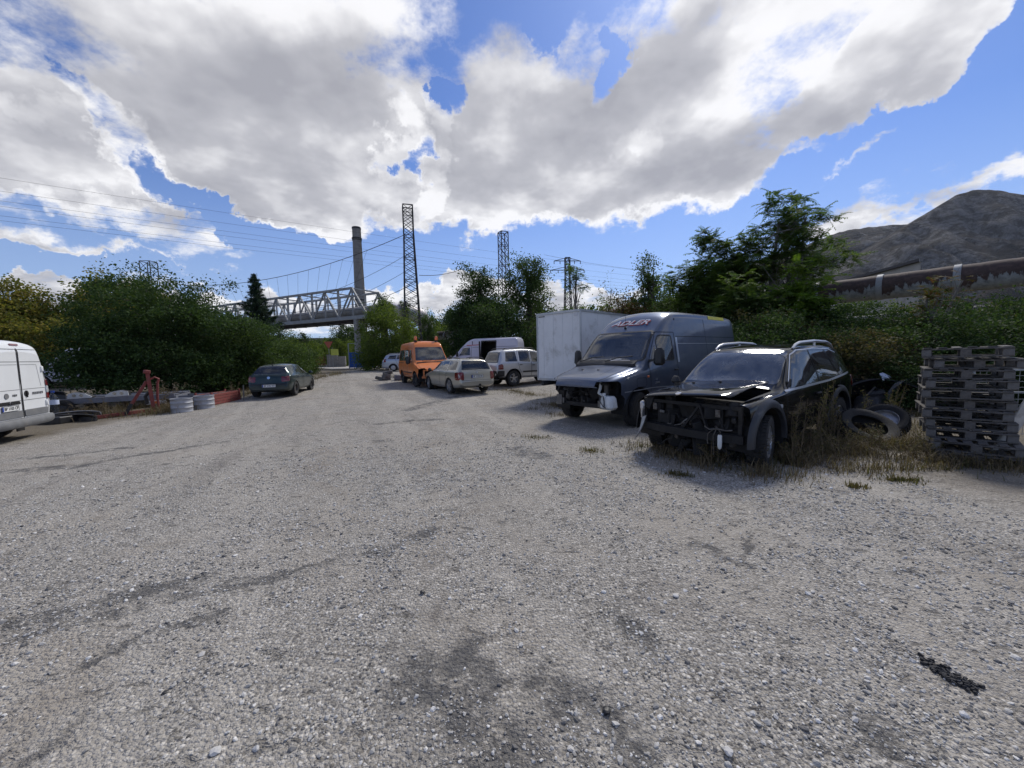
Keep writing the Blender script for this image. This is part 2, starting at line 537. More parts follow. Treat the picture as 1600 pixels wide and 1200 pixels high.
def ground_mat():
    m, g, out = new_mat('gravel_ground')
    tc = g.n('ShaderNodeTexCoord').outputs['Object']
    geo = g.n('ShaderNodeSeparateXYZ', {0: tc})
    X, Y, Z = geo.outputs
    v1 = g.n('ShaderNodeTexVoronoi', {'Vector': tc, 'Scale': 52.0})
    v2 = g.n('ShaderNodeTexVoronoi', {'Vector': tc, 'Scale': 120.0})
    stone = g.n('ShaderNodeSeparateXYZ', {0: v1.outputs['Color']}).outputs[0]
    stone2 = g.n('ShaderNodeSeparateXYZ', {0: v2.outputs['Color']}).outputs[1]
    c1 = g.ramp(stone, [(0, (.10, .096, .090)), (.25, (.22, .212, .20)), (.6, (.33, .32, .30)), (.88, (.46, .447, .42)), (1, (.66, .645, .61))])
    c2 = g.ramp(stone2, [(0, (.12, .112, .10)), (.5, (.28, .267, .245)), (1, (.44, .42, .39))])
    gap = g.n('ShaderNodeMapRange', {0: v1.outputs['Distance'], 1: 0.42, 2: 0.62, 3: 0.0, 4: 1.0}).outputs[0]
    base = g.mix(gap, c1, c2)
    # fines and dust where there are few stones
    dustn = g.noise(tc, 0.9, 7, 0.62, 0.5)
    dust = g.n('ShaderNodeMapRange', {0: dustn, 1: 0.46, 2: 0.66, 3: 0.0, 4: 0.75}).outputs[0]
    base = g.mix(dust, base, (.335, .312, .278, 1))
    # wheel tracks running towards the gate: packed pale dust between looser stone
    tu = g.m('ADD', g.m('MULTIPLY', X, .9), g.m('MULTIPLY', Y, .42)); tv = g.m('SUBTRACT', g.m('MULTIPLY', Y, .9), g.m('MULTIPLY', X, .42))
    tr = g.noise(g.n('ShaderNodeCombineXYZ', {0: g.m('MULTIPLY', tu, 1.5), 1: g.m('MULTIPLY', tv, .16), 2: 0.0}).outputs[0], 1.0, 5, .6, .5)
    base = g.mix(g.n('ShaderNodeMapRange', {0: tr, 1: .50, 2: .64, 3: 0, 4: .42}).outputs[0], base, (.42, .40, .365, 1))
    base = g.mix(g.n('ShaderNodeMapRange', {0: tr, 1: .44, 2: .34, 3: 0, 4: .42}).outputs[0], base, (.19, .18, .168, 1))
    # dark crumbs of asphalt and shallow pits, drawn out along the wheel tracks
    sv = g.n('ShaderNodeVectorMath', {0: tc, 1: (5.0, 8.5, 5.0)}, operation='MULTIPLY').outputs[0]
    crumb = g.noise(sv, 1.0, 5, 0.72, 0.4)
    cf = g.n('ShaderNodeMapRange', {0: crumb, 1: 0.575, 2: 0.68, 3: 0, 4: .75}).outputs[0]
    base = g.mix(cf, base, (.095, .09, .086, 1))
    pale = g.n('ShaderNodeMapRange', {0: crumb, 1: 0.44, 2: 0.32, 3: 0, 4: .35}).outputs[0]
    base = g.mix(pale, base, (.44, .42, .385, 1))
    # brown earth and oil
    brn = g.noise(tc, 0.55, 6, 0.66, 0.8)
    base = g.mix(g.n('ShaderNodeMapRange', {0: brn, 1: 0.55, 2: 0.70, 3: 0, 4: .55}).outputs[0], base, (.205, .175, .14, 1))
    oil = g.noise(tc, 1.3, 8, 0.7, 0.9)
    base = g.mix(g.n('ShaderNodeMapRange', {0: oil, 1: 0.58, 2: 0.70, 3: 0, 4: .6}).outputs[0], base, (.115, .105, .098, 1))
    # broken edges of the old asphalt under the gravel, where the photograph shows them
    wob = g.n('ShaderNodeTexNoise', {'Vector': tc, 'Scale': 1.5, 'Detail': 7.0, 'Roughness': 0.72}).outputs['Color']
    wv = g.n('ShaderNodeVectorMath', {0: wob, 1: (0.5, 0.5, 0.5)}, operation='SUBTRACT').outputs[0]
    wv = g.n('ShaderNodeVectorMath', {0: wv, 3: 0.95}, operation='SCALE').outputs[0]
    pos = g.n('ShaderNodeVectorMath', {0: tc, 1: wv}, operation='ADD').outputs[0]
    ps = g.n('ShaderNodeSeparateXYZ', {0: pos})
    acc = None
    segs = [((0, 1005), (180, 950), .09), ((180, 950), (430, 895), .07), ((430, 895), (560, 868), .06), ((560, 868), (680, 825), .07), ((60, 960), (300, 905), .08), ((130, 1040), (330, 960), .05),
            ((20, 1190), (110, 1130), .08), ((0, 740), (130, 728), .16), ((60, 715), (200, 700), .12), ((150, 722), (350, 690), .10), ((590, 662), (690, 655), .12), ((1095, 850), (1165, 882), .05), ((1165, 882), (1180, 840), .03),
            ((1360, 885), (1430, 895), .05), ((1450, 1040), (1520, 1075), .045), ((1350, 1140), (1440, 1180), .07), ((690, 1030), (760, 1190), .22), ((860, 1060), (960, 1160), .16), ((720, 1000), (640, 1060), .10), ((960, 960), (1010, 985), .1), ((640, 640), (720, 618), .25), ((590, 690), (610, 690), .1), ((800, 700), (850, 715), .15)]
    for (a, b, w) in segs:
        A = gpx(*a); B = gpx(*b)
        dx, dy = B.x - A.x, B.y - A.y
        l2 = dx * dx + dy * dy
        ax = g.m('SUBTRACT', ps.outputs[0], A.x); ay = g.m('SUBTRACT', ps.outputs[1], A.y)
        t = g.m('DIVIDE', g.m('ADD', g.m('MULTIPLY', ax, dx), g.m('MULTIPLY', ay, dy)), l2, clamp=True)
        ex = g.m('SUBTRACT', ax, g.m('MULTIPLY', t, dx)); ey = g.m('SUBTRACT', ay, g.m('MULTIPLY', t, dy))
        d = g.m('SQRT', g.m('ADD', g.m('MULTIPLY', ex, ex), g.m('MULTIPLY', ey, ey)))
        k = g.m('SUBTRACT', 1.0, g.m('DIVIDE', d, w * 1.6), clamp=True)
        acc = k if acc is None else g.m('MAXIMUM', acc, k)
    crack = g.n('ShaderNodeMapRange', {0: acc, 1: 0.15, 2: 0.6, 3: 0.0, 4: 0.8}).outputs[0]
    crack = g.m('MULTIPLY', crack, g.n('ShaderNodeMapRange', {0: g.noise(tc, 5, 7, .75), 1: .42, 2: .56, 3: .0, 4: 1.0}).outputs[0])
    base = g.mix(crack, base, (.075, .076, .08, 1))
    # earth and litter along both edges of the yard
    edge = g.noise(tc, 0.8, 6, 0.65, 0.6)
    right = g.m('ADD', g.m('SUBTRACT', X, g.m('MULTIPLY', Y, 0.22)), g.m('MULTIPLY', g.m('SUBTRACT', edge, 0.5), 3.2))
    e1 = g.n('ShaderNodeMapRange', {0: right, 1: 3.4, 2: 4.8, 3: 0, 4: .8}).outputs[0]
    near = g.n('ShaderNodeMapRange', {0: Y, 1: 3.4, 2: 5.0, 3: 0, 4: 1}).outputs[0]
    e1 = g.m('MULTIPLY', e1, near)
    left = g.m('ADD', g.m('SUBTRACT', X, g.m('MULTIPLY', Y, -0.18)), g.m('MULTIPLY', g.m('SUBTRACT', edge, 0.5), 1.8))
    e2 = g.n('ShaderNodeMapRange', {0: left, 1: -9.0, 2: -9.9, 3: 0, 4: .85}).outputs[0]
    e = g.m('MAXIMUM', e1, e2)
    base = g.mix(e, base, g.mix(edge, (.085, .07, .05, 1), (.17, .145, .10, 1)))
    base = g.mix(1.0, base, (1.0, .975, .935, 1), 'MULTIPLY')
    far = g.n('ShaderNodeMapRange', {0: Y, 1: 95, 2: 130, 3: 0, 4: 1}).outputs[0]
    base = g.mix(far, base, (.10, .11, .06, 1))
    h = g.m('ADD', g.m('MULTIPLY', v1.outputs['Distance'], -1.0), g.m('MULTIPLY', v2.outputs['Distance'], -0.4))
    h = g.m('ADD', h, g.m('MULTIPLY', g.m('MAXIMUM', crack, cf), -1.3))
    h = g.m('ADD', h, g.m('MULTIPLY', g.noise(tc, 6, 6, .65), 1.2))
    bp = g.n('ShaderNodeBump', {'Strength': 0.85, 'Distance': 0.014, 'Height': h})
    b = g.n('ShaderNodeBsdfPrincipled', {'Base Color': base, 'Roughness': 0.92, 'Specular IOR Level': 0.25, 'Normal': bp.outputs[0]})
    g.t.links.new(b.outputs[0], out.inputs[0])
    return m


def build_ground():
    def axis(near_lo, near_hi, step, lo, hi):
        a = list(np.arange(near_lo, near_hi + 1e-6, step))
        s = step
        x = near_hi
        while x < hi:
            s *= 1.18; x += s; a.append(x)
        s = step; x = near_lo; pre = []
        while x > lo:
            s *= 1.18; x -= s; pre.append(x)
        return np.array(pre[::-1] + a)
    xs = axis(-14, 12, 0.2, -2600, 2600)
    ys = axis(0.5, 24, 0.2, -2600, 2600)
    X, Y = np.meshgrid(xs, ys, indexing='ij')
    t = np.clip((Y - 9) / 25, 0, 1)
    Z = 0.5 * t * t * (3 - 2 * t) + ground_relief(X, Y) * ((np.abs(X) < 40) & (np.abs(Y) < 60))
    nx, ny = len(xs), len(ys)
    v = np.stack([X, Y, Z], -1).reshape(-1, 3)
    i, j = np.meshgrid(np.arange(nx - 1), np.arange(ny - 1), indexing='ij')
    a = (i * ny + j).ravel()
    f = np.stack([a, a + ny, a + ny + 1, a + 1], 1)
    me = bpy.data.meshes.new('ground')
    me.from_pydata(v.tolist(), [], f.tolist())
    me.polygons.foreach_set('use_smooth', [True] * len(me.polygons))
    me.materials.append(ground_mat())
    return kind(link('ground', me), 'structure')


GROUND = build_ground()


# loose stones close by: too many to count, one object
def build_gravel():
    m, g, out = new_mat('gravel_stone')
    rnd = g.n('ShaderNodeObjectInfo').outputs['Random']
    tc = g.n('ShaderNodeTexCoord').outputs['Object']
    col = g.ramp(rnd, [(0, (.08, .078, .076)), (.2, (.20, .194, .185)), (.5, (.37, .36, .338)), (.85, (.54, .527, .50)), (1, (.74, .725, .69))])
    nz = g.noise(tc, 3.0, 4, .6)
    col = g.mix(g.n('ShaderNodeMapRange', {0: nz, 1: .4, 2: .7, 3: 0, 4: .4}).outputs[0], col, (.33, .308, .28, 1))
    b = g.n('ShaderNodeBsdfPrincipled', {'Base Color': col, 'Roughness': 0.9, 'Specular IOR Level': 0.25})
    g.t.links.new(b.outputs[0], out.inputs[0])
    N = 430000
    r = np.sqrt(RNG.random(N)) * 11.5
    th = (RNG.random(N) - 0.5) * rad(150)
    X = r * np.sin(th); Y = r * np.cos(th)
    dens = np.clip((8.6 - r) / 6.0, 0.03, 1.0) * np.clip((11.6 - r) / 3.0, 0, 1)
    patch = 0.6 * vnoise(X * 0.9, Y * 0.9, 21) + 0.4 * vnoise(X * 3.1, Y * 3.1, 22)
    keep = (RNG.random(N) < dens * np.clip((patch - 0.24) * 2.8, 0.05, 1)) & (Y > 0.55) & (X < 4.4 + 0.1 * Y)
    X, Y = X[keep], Y[keep]; r = r[keep]
    n = len(X)
    size = np.clip(np.exp(RNG.normal(-5.42, 0.46, n)), 0.0025, 0.017) * (0.9 + 0.35 * np.clip(r / 8, 0, 1))
    Z = ground_relief(X, Y) + size * 0.18
    me = bpy.data.meshes.new('gravel')
    me.vertices.add(n)
    me.vertices.foreach_set('co', np.stack([X, Y, Z], 1).astype(np.float32).ravel())
    at1 = me.attributes.new('size', 'FLOAT', 'POINT'); at1.data.foreach_set('value', size.astype(np.float32))
    o = kind(link('gravel', me), 'stuff')
    tag(o, 'loose grey crushed stones lying over the open yard', 'gravel')
    ng = bpy.data.node_groups.new('scatter_gravel', 'GeometryNodeTree')
    ng.interface.new_socket('Geometry', in_out='INPUT', socket_type='NodeSocketGeometry')
    ng.interface.new_socket('Geometry', in_out='OUTPUT', socket_type='NodeSocketGeometry')
    G = ng.nodes; L = ng.links
    gi = G.new('NodeGroupInput'); go = G.new('NodeGroupOutput')
    join = G.new('GeometryNodeGeometryToInstance')
    for k in range(5):
        ico = G.new('GeometryNodeMeshIcoSphere'); ico.inputs['Radius'].default_value = 1.0; ico.inputs['Subdivisions'].default_value = 2 if k < 3 else 1
        nz = G.new('ShaderNodeTexNoise'); nz.inputs['Scale'].default_value = 0.9
        off = G.new('ShaderNodeVectorMath'); off.operation = 'ADD'; off.inputs[1].default_value = (k * 7.3, k * 3.1, k * 5.7)
        ps = G.new('GeometryNodeInputPosition')
        L.new(ps.outputs[0], off.inputs[0]); L.new(off.outputs[0], nz.inputs['Vector'])
        sb = G.new('ShaderNodeVectorMath'); sb.operation = 'SUBTRACT'; sb.inputs[1].default_value = (.5, .5, .5)
        L.new(nz.outputs['Color'], sb.inputs[0])
        sc = G.new('ShaderNodeVectorMath'); sc.operation = 'SCALE'; sc.inputs[3].default_value = 1.5
        L.new(sb.outputs[0], sc.inputs[0])
        sp = G.new('GeometryNodeSetPosition')
        L.new(ico.outputs[0], sp.inputs[0]); L.new(sc.outputs[0], sp.inputs['Offset'])
        tr = G.new('GeometryNodeTransform'); tr.inputs['Scale'].default_value = (1.15, 0.9, 0.62)
        L.new(sp.outputs[0], tr.inputs[0])
        sm = G.new('GeometryNodeSetMaterial'); sm.inputs['Material'].default_value = m
        L.new(tr.outputs[0], sm.inputs[0])
        L.new(sm.outputs[0], join.inputs[0])
    ip = G.new('GeometryNodeInstanceOnPoints'); ip.inputs['Pick Instance'].default_value = True
    na = G.new('GeometryNodeInputNamedAttribute'); na.data_type = 'FLOAT'; na.inputs['Name'].default_value = 'size'
    rr = G.new('FunctionNodeRandomValue'); rr.data_type = 'FLOAT_VECTOR'
    rr.inputs[0].default_value = (-0.5, -0.5, 0); rr.inputs[1].default_value = (0.5, 0.5, 6.283)
    L.new(gi.outputs[0], ip.inputs['Points']); L.new(join.outputs[0], ip.inputs['Instance'])
    L.new(na.outputs[0], ip.inputs['Scale']); L.new(rr.outputs[0], ip.inputs['Rotation'])
    L.new(ip.outputs[0], go.inputs[0])
    md = o.modifiers.new('scatter', 'NODES'); md.node_group = ng
    return o


build_gravel()


# ------------------------------------------------------------------ mountains
def mountain_mat():
    m, g, out = new_mat('mountain')
    tc = g.n('ShaderNodeTexCoord').outputs['Object']
    nrm = g.n('ShaderNodeSeparateXYZ', {0: g.n('ShaderNodeNewGeometry').outputs['Normal']}).outputs[2]
    n1 = g.noise(tc, 0.006, 9, .66, .6)
    n2 = g.noise(tc, 0.03, 8, .7, .4)
    scrub = g.ramp(n2, [(.3, (.014, .012, .009)), (.55, (.036, .027, .020)), (.75, (.062, .046, .032))])
    rock = g.ramp(g.noise(tc, 0.07, 6, .7), [(.3, (.06, .055, .052)), (.7, (.33, .315, .30))])
    cliff = g.m('ADD', g.m('MULTIPLY', g.m('SUBTRACT', 0.80, nrm), 2.2), g.m('MULTIPLY', g.m('SUBTRACT', n1, 0.485), 7.0))
    f = g.n('ShaderNodeMapRange', {0: cliff, 1: 0.05, 2: 0.45, 3: 0, 4: 1}).outputs[0]
    f = g.m('MULTIPLY', f, g.n('ShaderNodeMapRange', {0: n2, 1: .42, 2: .54, 3: .08, 4: 1.0}).outputs[0])
    col = g.mix(f, scrub, rock)
    bp = g.n('ShaderNodeBump', {'Strength': 1.0, 'Distance': 70.0, 'Height': n2})
    b = g.n('ShaderNodeBsdfPrincipled', {'Base Color': col, 'Roughness': .95, 'Specular IOR Level': .1, 'Normal': bp.outputs[0]})
    g.t.links.new(b.outputs[0], out.inputs[0])


mountain_mat()


def build_hill(name, ridge, Y0, depth, seed, rough):
    """ridge: (pixel x, pixel y) of the skyline; the slope falls towards the camera"""
    pts = [at(px, py, Y0 + (px - 1300) * 0.0) for px, py in ridge]
    xs = np.array([p.x for p in pts]); zs = np.array([p.z for p in pts])
    X = np.linspace(xs[0], xs[-1], 220)
    zr = np.interp(X, xs, zs)
    nv = 90
    v = []
    T = np.linspace(0, 1.35, nv)
    for i, x in enumerate(X):
        for t in T:
            y = Y0 - depth * (1 - t)
            if t <= 1:
                prof = t ** 1.25 * (0.75 + 0.25 * t)
            else:
                prof = 1 - (t - 1) * 0.5
            gully = abs(vnoise(np.array(x / 170 + t * 1.1), np.array(t * 2.2), seed) - .5) * 2
            ridg = abs(vnoise(np.array(x / 62), np.array(t * 6.0), seed + 3) - .5) * 2
            fine = vnoise(np.array(x / 21), np.array(t * 16.0), seed + 5) - .5
            k = 4 * t * max(0, 1 - t)
            z = zr[i] * prof + k * rough * (gully * .75 + ridg * .55 + fine * .34 - .52)
            if abs(t - 1) < .08:
                z += rough * .03 * float(fine)
            v.append((x, y + k * 60 * (float(gully) - .5), max(float(z) - 1.5, -1.5)))
    f = [(i * nv + j, (i + 1) * nv + j, (i + 1) * nv + j + 1, i * nv + j + 1) for i in range(len(X) - 1) for j in range(nv - 1)]
    me = bpy.data.meshes.new(name)
    me.from_pydata(v, [], f)
    me.polygons.foreach_set('use_smooth', [True] * len(me.polygons))
    me.materials.append(MATS['mountain'])
    return kind(link(name, me), 'structure')


build_hill('hill', [(820, 520), (950, 500), (1060, 462), (1140, 430), (1200, 400), (1260, 382), (1310, 362), (1360, 354), (1410, 350), (1480, 348), (1600, 380), (1680, 440), (1720, 520)], 2000, 1300, 5, 190)
build_hill('mountain', [(1150, 525), (1240, 470), (1300, 435), (1350, 405), (1385, 375), (1420, 350), (1450, 333), (1470, 318), (1500, 301), (1530, 295), (1560, 297), (1600, 304), (1680, 318), (1780, 350), (1900, 420), (1980, 520)], 1450, 900, 17, 175)
build_hill('far_hill', [(-400, 550), (-200, 540), (0, 545), (200, 548), (420, 540), (470, 528), (520, 527), (600, 535), (700, 540), (820, 535), (1000, 530)], 1500, 700, 29, 40)
# ------------------------------------------------------------------ vehicle materials
pmat('rubber', (.022, .022, .023), .82, var=.25, vscale=14, dirt=(.12, .11, .10), dirt_amt=.25, bump=.25, bscale=60)
pmat('black_plastic', (.018, .018, .019), .55, var=.2, dirt=(.09, .085, .08), dirt_amt=.2, bump=.1, bscale=90)
pmat('engine_black', (.008, .008, .009), .75, var=.4, vscale=10, dirt=(.06, .05, .04), dirt_amt=.3)
pmat('engine_metal', (.16, .155, .15), .55, .6, var=.35, vscale=9, dirt=(.07, .05, .035), dirt_amt=.6, dscale=5)
pmat('seam', (.006, .006, .007), .9, var=0)
pmat('seat_cloth', (.028, .028, .031), .95, var=.25, vscale=20)
pmat('cabin_trim', (.02, .02, .022), .8, var=.2)
pmat('rim_silver', (.42, .42, .43), .38, .75, var=.12, dirt=(.10, .09, .08), dirt_amt=.35, dscale=8)
pmat('rim_steel', (.05, .05, .052), .6, .4, var=.2, dirt=(.13, .10, .07), dirt_amt=.4, dscale=8)
pmat('chrome', (.62, .62, .63), .16, 1.0, var=.03)
pmat('lamp_red', (.15, .008, .008), .12, var=.1, coat=1)
pmat('lamp_orange', (.75, .16, .02), .15, var=.1, coat=1)
pmat('lamp_clear', (.62, .64, .66), .1, .2, var=.08, coat=1)
pmat('plate_white', (.72, .73, .72), .45, var=.05, dirt=(.3, .27, .22), dirt_amt=.1)
pmat('plate_blue', (.02, .06, .32), .45, var=.05)
pmat('ink_black', (.01, .01, .012), .5, var=0)
pmat('white_tank', (.62, .64, .64), .45, var=.06, dirt=(.3, .27, .2), dirt_amt=.2)
pmat('lettering_white', (.60, .60, .62), .4, var=.05)
pmat('lettering_red', (.42, .03, .03), .4, var=.1)
pmat('silver_trim', (.50, .51, .53), .3, .7, var=.06)
glass('car_glass', (.16, .18, .19), .05)
glass('windscreen_glass', (.30, .33, .34), .10, 1.75)
glass('dusty_windscreen', (.20, .22, .22), .16, 2.1, (.5, .52, .54))
glass('clear_glass', (.55, .6, .6), .05)


def convex_inside(poly, p):
    s = 0
    n = len(poly)
    for i in range(n):
        a = poly[i]; b = poly[(i + 1) % n]
        c = (b[0] - a[0]) * (p[1] - a[1]) - (b[1] - a[1]) * (p[0] - a[0])
        if abs(c) < 1e-9:
            continue
        if s == 0:
            s = 1 if c > 0 else -1
        elif (c > 0) != (s > 0):
            return False
    return True


def rounded(poly, r=0.05, n=3):
    """round the corners of a convex polygon"""
    out = []
    k = len(poly)
    for i in range(k):
        p = Vector(poly[i]); a = Vector(poly[i - 1]); b = Vector(poly[(i + 1) % k])
        da = (a - p); db = (b - p)
        q = min(r, da.length * .45, db.length * .45)
        s = p + da.normalized() * q; e = p + db.normalized() * q
        for j in range(n + 1):
            t = j / n
            out.append(tuple(s * (1 - t) ** 2 + p * 2 * t * (1 - t) + e * t * t))
    return out


def circle2(cx, cz, r, n=20):
    return [(cx + r * math.cos(2 * math.pi * i / n), cz + r * math.sin(2 * math.pi * i / n)) for i in range(n)]


class Vehicle:
    """a body lofted from its side and plan curves (x counted backwards from the nose), then cut into panels"""

    def __init__(self, name, label, cat, spec, pos, heading, scale=1.0, group=None, pitch=0.0, roll=0.0):
        self.sp = spec
        z = gz(pos[0], pos[1])
        self.root = thing(name, label, cat, (pos[0], pos[1], z), rad(heading), group, scale)
        self.root.rotation_euler = (roll, pitch, rad(heading))
        self.xf = spec['xf']
        self.tags = {}
        self.loft()

    def loft(self):
        sp = self.sp
        C = {k: curve(sp[k]) for k in ('top', 'belt', 'bot', 'wid', 'rw', 'drop')}
        xd = np.linspace(0, sp['L'], 1500)
        zt = C['top'](xd)
        s = np.concatenate([[0], np.cumsum(np.hypot(np.diff(xd), np.diff(zt)))])
        n = int(s[-1] / sp.get('step', 0.055))
        xs = np.interp(np.linspace(0, s[-1], n), s, xd)
        rows = []
        tl = sp.get('shape', 1.0)
        for x in xs:
            t, b, o, w, r, d = (float(C[k](x)) for k in ('top', 'belt', 'bot', 'wid', 'rw', 'drop'))
            hb = b - o
            pts = [(0, o), (.80 * w, o), (.95 * w, o + .05), (w * .992, o + .30 * hb), (w, o + .66 * hb), (w * .995, o + .86 * hb), (w * .972, b), (r + (w - r) * .03, t - d - .02), (r * .93, t - d * .55), (r * .5, t - d * .12), (0, t)]
            for _ in range(2):
                q = [pts[0]]
                for a_, b_ in zip(pts[:-1], pts[1:]):
                    q.append((a_[0] * .75 + b_[0] * .25, a_[1] * .75 + b_[1] * .25))
                    q.append((a_[0] * .25 + b_[0] * .75, a_[1] * .25 + b_[1] * .75))
                q.append(pts[-1])
                pts = q
            rows.append([(self.xf - x, p[0], p[1]) for p in pts])
        k = len(rows[0]); m = 2 * k - 2
        bm = bmesh.new()
        N = bm.verts.layers.float_vector.new('N')
        grid = []
        for r in rows:
            ring = r + [(p[0], -p[1], p[2]) for p in r[-2:0:-1]]
            grid.append([bm.verts.new(p) for p in ring])
        for i in range(len(grid) - 1):
            for j in range(m):
                bm.faces.new((grid[i][j], grid[i + 1][j], grid[i + 1][(j + 1) % m], grid[i][(j + 1) % m]))
        bmesh.ops.recalc_face_normals(bm, faces=bm.faces)
        bm.normal_update()
        if sum(f.normal.z * f.calc_center_median().z for f in bm.faces if f.calc_center_median().z > 1) < 0:
            bmesh.ops.reverse_faces(bm, faces=bm.faces); bm.normal_update()
        for v in bm.verts:
            v[N] = v.normal
        for e, sgn in ((grid[0], 1), (grid[-1], -1)):
            vs = [bm.verts.new(v.co) for v in e]
            f = bm.faces.new(vs)
            f.normal_update()
            if f.normal.x * sgn < 0:
                f.normal_flip()
            for v in vs:
                v[N] = Vector((sgn, 0, 0))
        self.T = bm.faces.layers.int.new('T')
        self.N = N
        self.bm = bm
        bm.faces.ensure_lookup_table()
        self.bvh = BVHTree.FromBMesh(bm)
        self.ids = ['body']

    # ---- cutting
    def _uv(self, view):
        if view == 'side':
            return lambda p: (self.xf - p.x, p.z)
        if view in ('front', 'rear'):
            return lambda p: (p.y, p.z)
        return lambda p: (self.xf - p.x, p.y)

    def cut(self, tagname, poly, view='side', nmin=0.3, over=False, side=0, cond=None):
        """cut the outline into the skin; faces inside take the tag"""
        bm = self.bm; uv = self._uv(view)
        nf = {'side': lambda n: abs(n.y) > nmin, 'front': lambda n: n.x > nmin, 'rear': lambda n: n.x < -nmin, 'top': lambda n: n.z > nmin, }[view]
        if nmin is None:
            nf = lambda n: True
        us = [p[0] for p in poly]; vs = [p[1] for p in poly]
        u0, u1, v0, v1 = min(us), max(us), min(vs), max(vs)

        def near(f):
            if not nf(f.normal):
                return False
            c = f.calc_center_median()
            if side and c.y * side < 0:
                return False
            if cond and not cond(c):
                return False
            q = [uv(v.co) for v in f.verts]
            return not (max(a[0] for a in q) < u0 or min(a[0] for a in q) > u1 or max(a[1] for a in q) < v0 or min(a[1] for a in q) > v1)
        faces = [f for f in bm.faces if near(f)]
        n = len(poly)
        for i in range(n):
            a, b = poly[i], poly[(i + 1) % n]
            du, dv = b[0] - a[0], b[1] - a[1]
            if abs(du) + abs(dv) < 1e-7:
                continue
            if view == 'side':
                co = Vector((self.xf - a[0], 0, a[1])); no = Vector((dv, 0, du))
            elif view == 'top':
                co = Vector((self.xf - a[0], a[1], 0)); no = Vector((dv, du, 0))
            else:
                co = Vector((0, a[0], a[1])); no = Vector((0, -dv, du))
            es = {e for f in faces for e in f.edges}; ve = {v for f in faces for v in f.verts}
            r = bmesh.ops.bisect_plane(bm, geom=list(faces) + list(es) + list(ve), plane_co=co, plane_no=no.normalized(), dist=1e-5)
            faces = [g_ for g_ in r['geom'] if isinstance(g_, bmesh.types.BMFace)]
        if tagname not in self.ids:
            self.ids.append(tagname)
        k = self.ids.index(tagname)
        T = self.T
        res = []
        for f in faces:
            if f.is_valid and (over or f[T] == 0) and convex_inside(poly, uv(f.calc_center_median())):
                f[T] = k; res.append(f)
        return res

    def delete(self, poly, view='side', nmin=None, cond=None, side=0):
        self.cut('_gone', poly, view, nmin, True, side, cond)

    def wheel_arch(self, x, z, r):
        for sd in (1, -1):
            self.cut('_gone', circle2(x, z, r, 22), 'side', 0.12, True, sd, lambda c: abs(c.y) > 0.45)

    def finish(self, mats, split_sides=()):
        """turn the tagged faces into one mesh object per panel; pairs are split left / right"""
        bm = self.bm; T = self.T; N = self.N
        objs = {}
        for k, nm in enumerate(self.ids):
            if nm == '_gone':
                continue
            for sd in ((1, -1) if nm in split_sides else (0,)):
                fs = [f for f in bm.faces if f[T] == k and (sd == 0 or f.calc_center_median().y * sd > 0)]
                if not fs:
                    continue
                idx = {}; vs = []; ns = []; fl = []
                for f in fs:
                    row = []
                    for v in f.verts:
                        if v not in idx:
                            idx[v] = len(vs); vs.append(v.co[:]); nn = Vector(v[N]); ns.append((nn.normalized() if nn.length > 1e-6 else f.normal)[:])
                        row.append(idx[v])
                    fl.append(row)
                base = nm.split(':')[0]
                me = bpy.data.meshes.new(base)
                me.from_pydata(vs, [], fl)
                me.polygons.foreach_set('use_smooth', [True] * len(me.polygons))
                me.normals_split_custom_set_from_vertices(ns)
                me.materials.append(MATS[mats.get(nm, mats['body'])])
                objs[(nm, sd)] = link(base, me, self.root)
        self.objs = objs
        bm.free()
        return objs

    # ---- things laid on the skin
    def hit(self, view, u, v, side=1, off=0.004):
        if view == 'side':
            o = Vector((self.xf - u, 3 * side, v)); d = Vector((0, -side, 0))
        elif view == 'front':
            o = Vector((8, u, v)); d = Vector((-1, 0, 0))
        elif view == 'rear':
            o = Vector((-8, u, v)); d = Vector((1, 0, 0))
        else:
            o = Vector((self.xf - u, v, 5)); d = Vector((0, 0, -1))
        loc, nrm, i, dist = self.bvh.ray_cast(o, d)
        if loc is None:
            return None, None
        if nrm.dot(d) > 0:
            nrm = -nrm
        return loc + nrm * off, nrm

    def ribbon(self, name, pts, view, mat, w=0.012, side=1, closed=True, off=0.003, parent=None, step=0.06):
        """a narrow strip following the skin"""
        P = []
        n = len(pts)
        for i in range(n if closed else n - 1):
            a = Vector(pts[i]); b = Vector(pts[(i + 1) % n])
            k = max(1, int((b - a).length / step))
            for j in range(k):
                P.append(a + (b - a) * j / k)
        if not closed:
            P.append(Vector(pts[-1]))
        H = [self.hit(view, p[0], p[1], side, off) for p in P]
        H = [h for h in H if h[0] is not None]
        vs = []; fs = []
        m = len(H)
        for i in range(m):
            a = H[i - 1 if (closed or i) else 0][0]; b = H[(i + 1) % m if (closed or i < m - 1) else i][0]
            t = (b - a)
            if t.length < 1e-6:
                t = Vector((1, 0, 0))
            s = t.normalized().cross(H[i][1]).normalized() * w / 2
            vs += [H[i][0] + s, H[i][0] - s]
        for i in range(m if closed else m - 1):
            j = (i + 1) % m
            if (H[i][0] - H[j][0]).length < 0.25:
                fs.append((2 * i, 2 * i + 1, 2 * j + 1, 2 * j))
        me = bpy.data.meshes.new(name); me.from_pydata([v[:] for v in vs], [], fs)
        me.materials.append(MATS[mat])
        return link(name, me, parent or self.root)

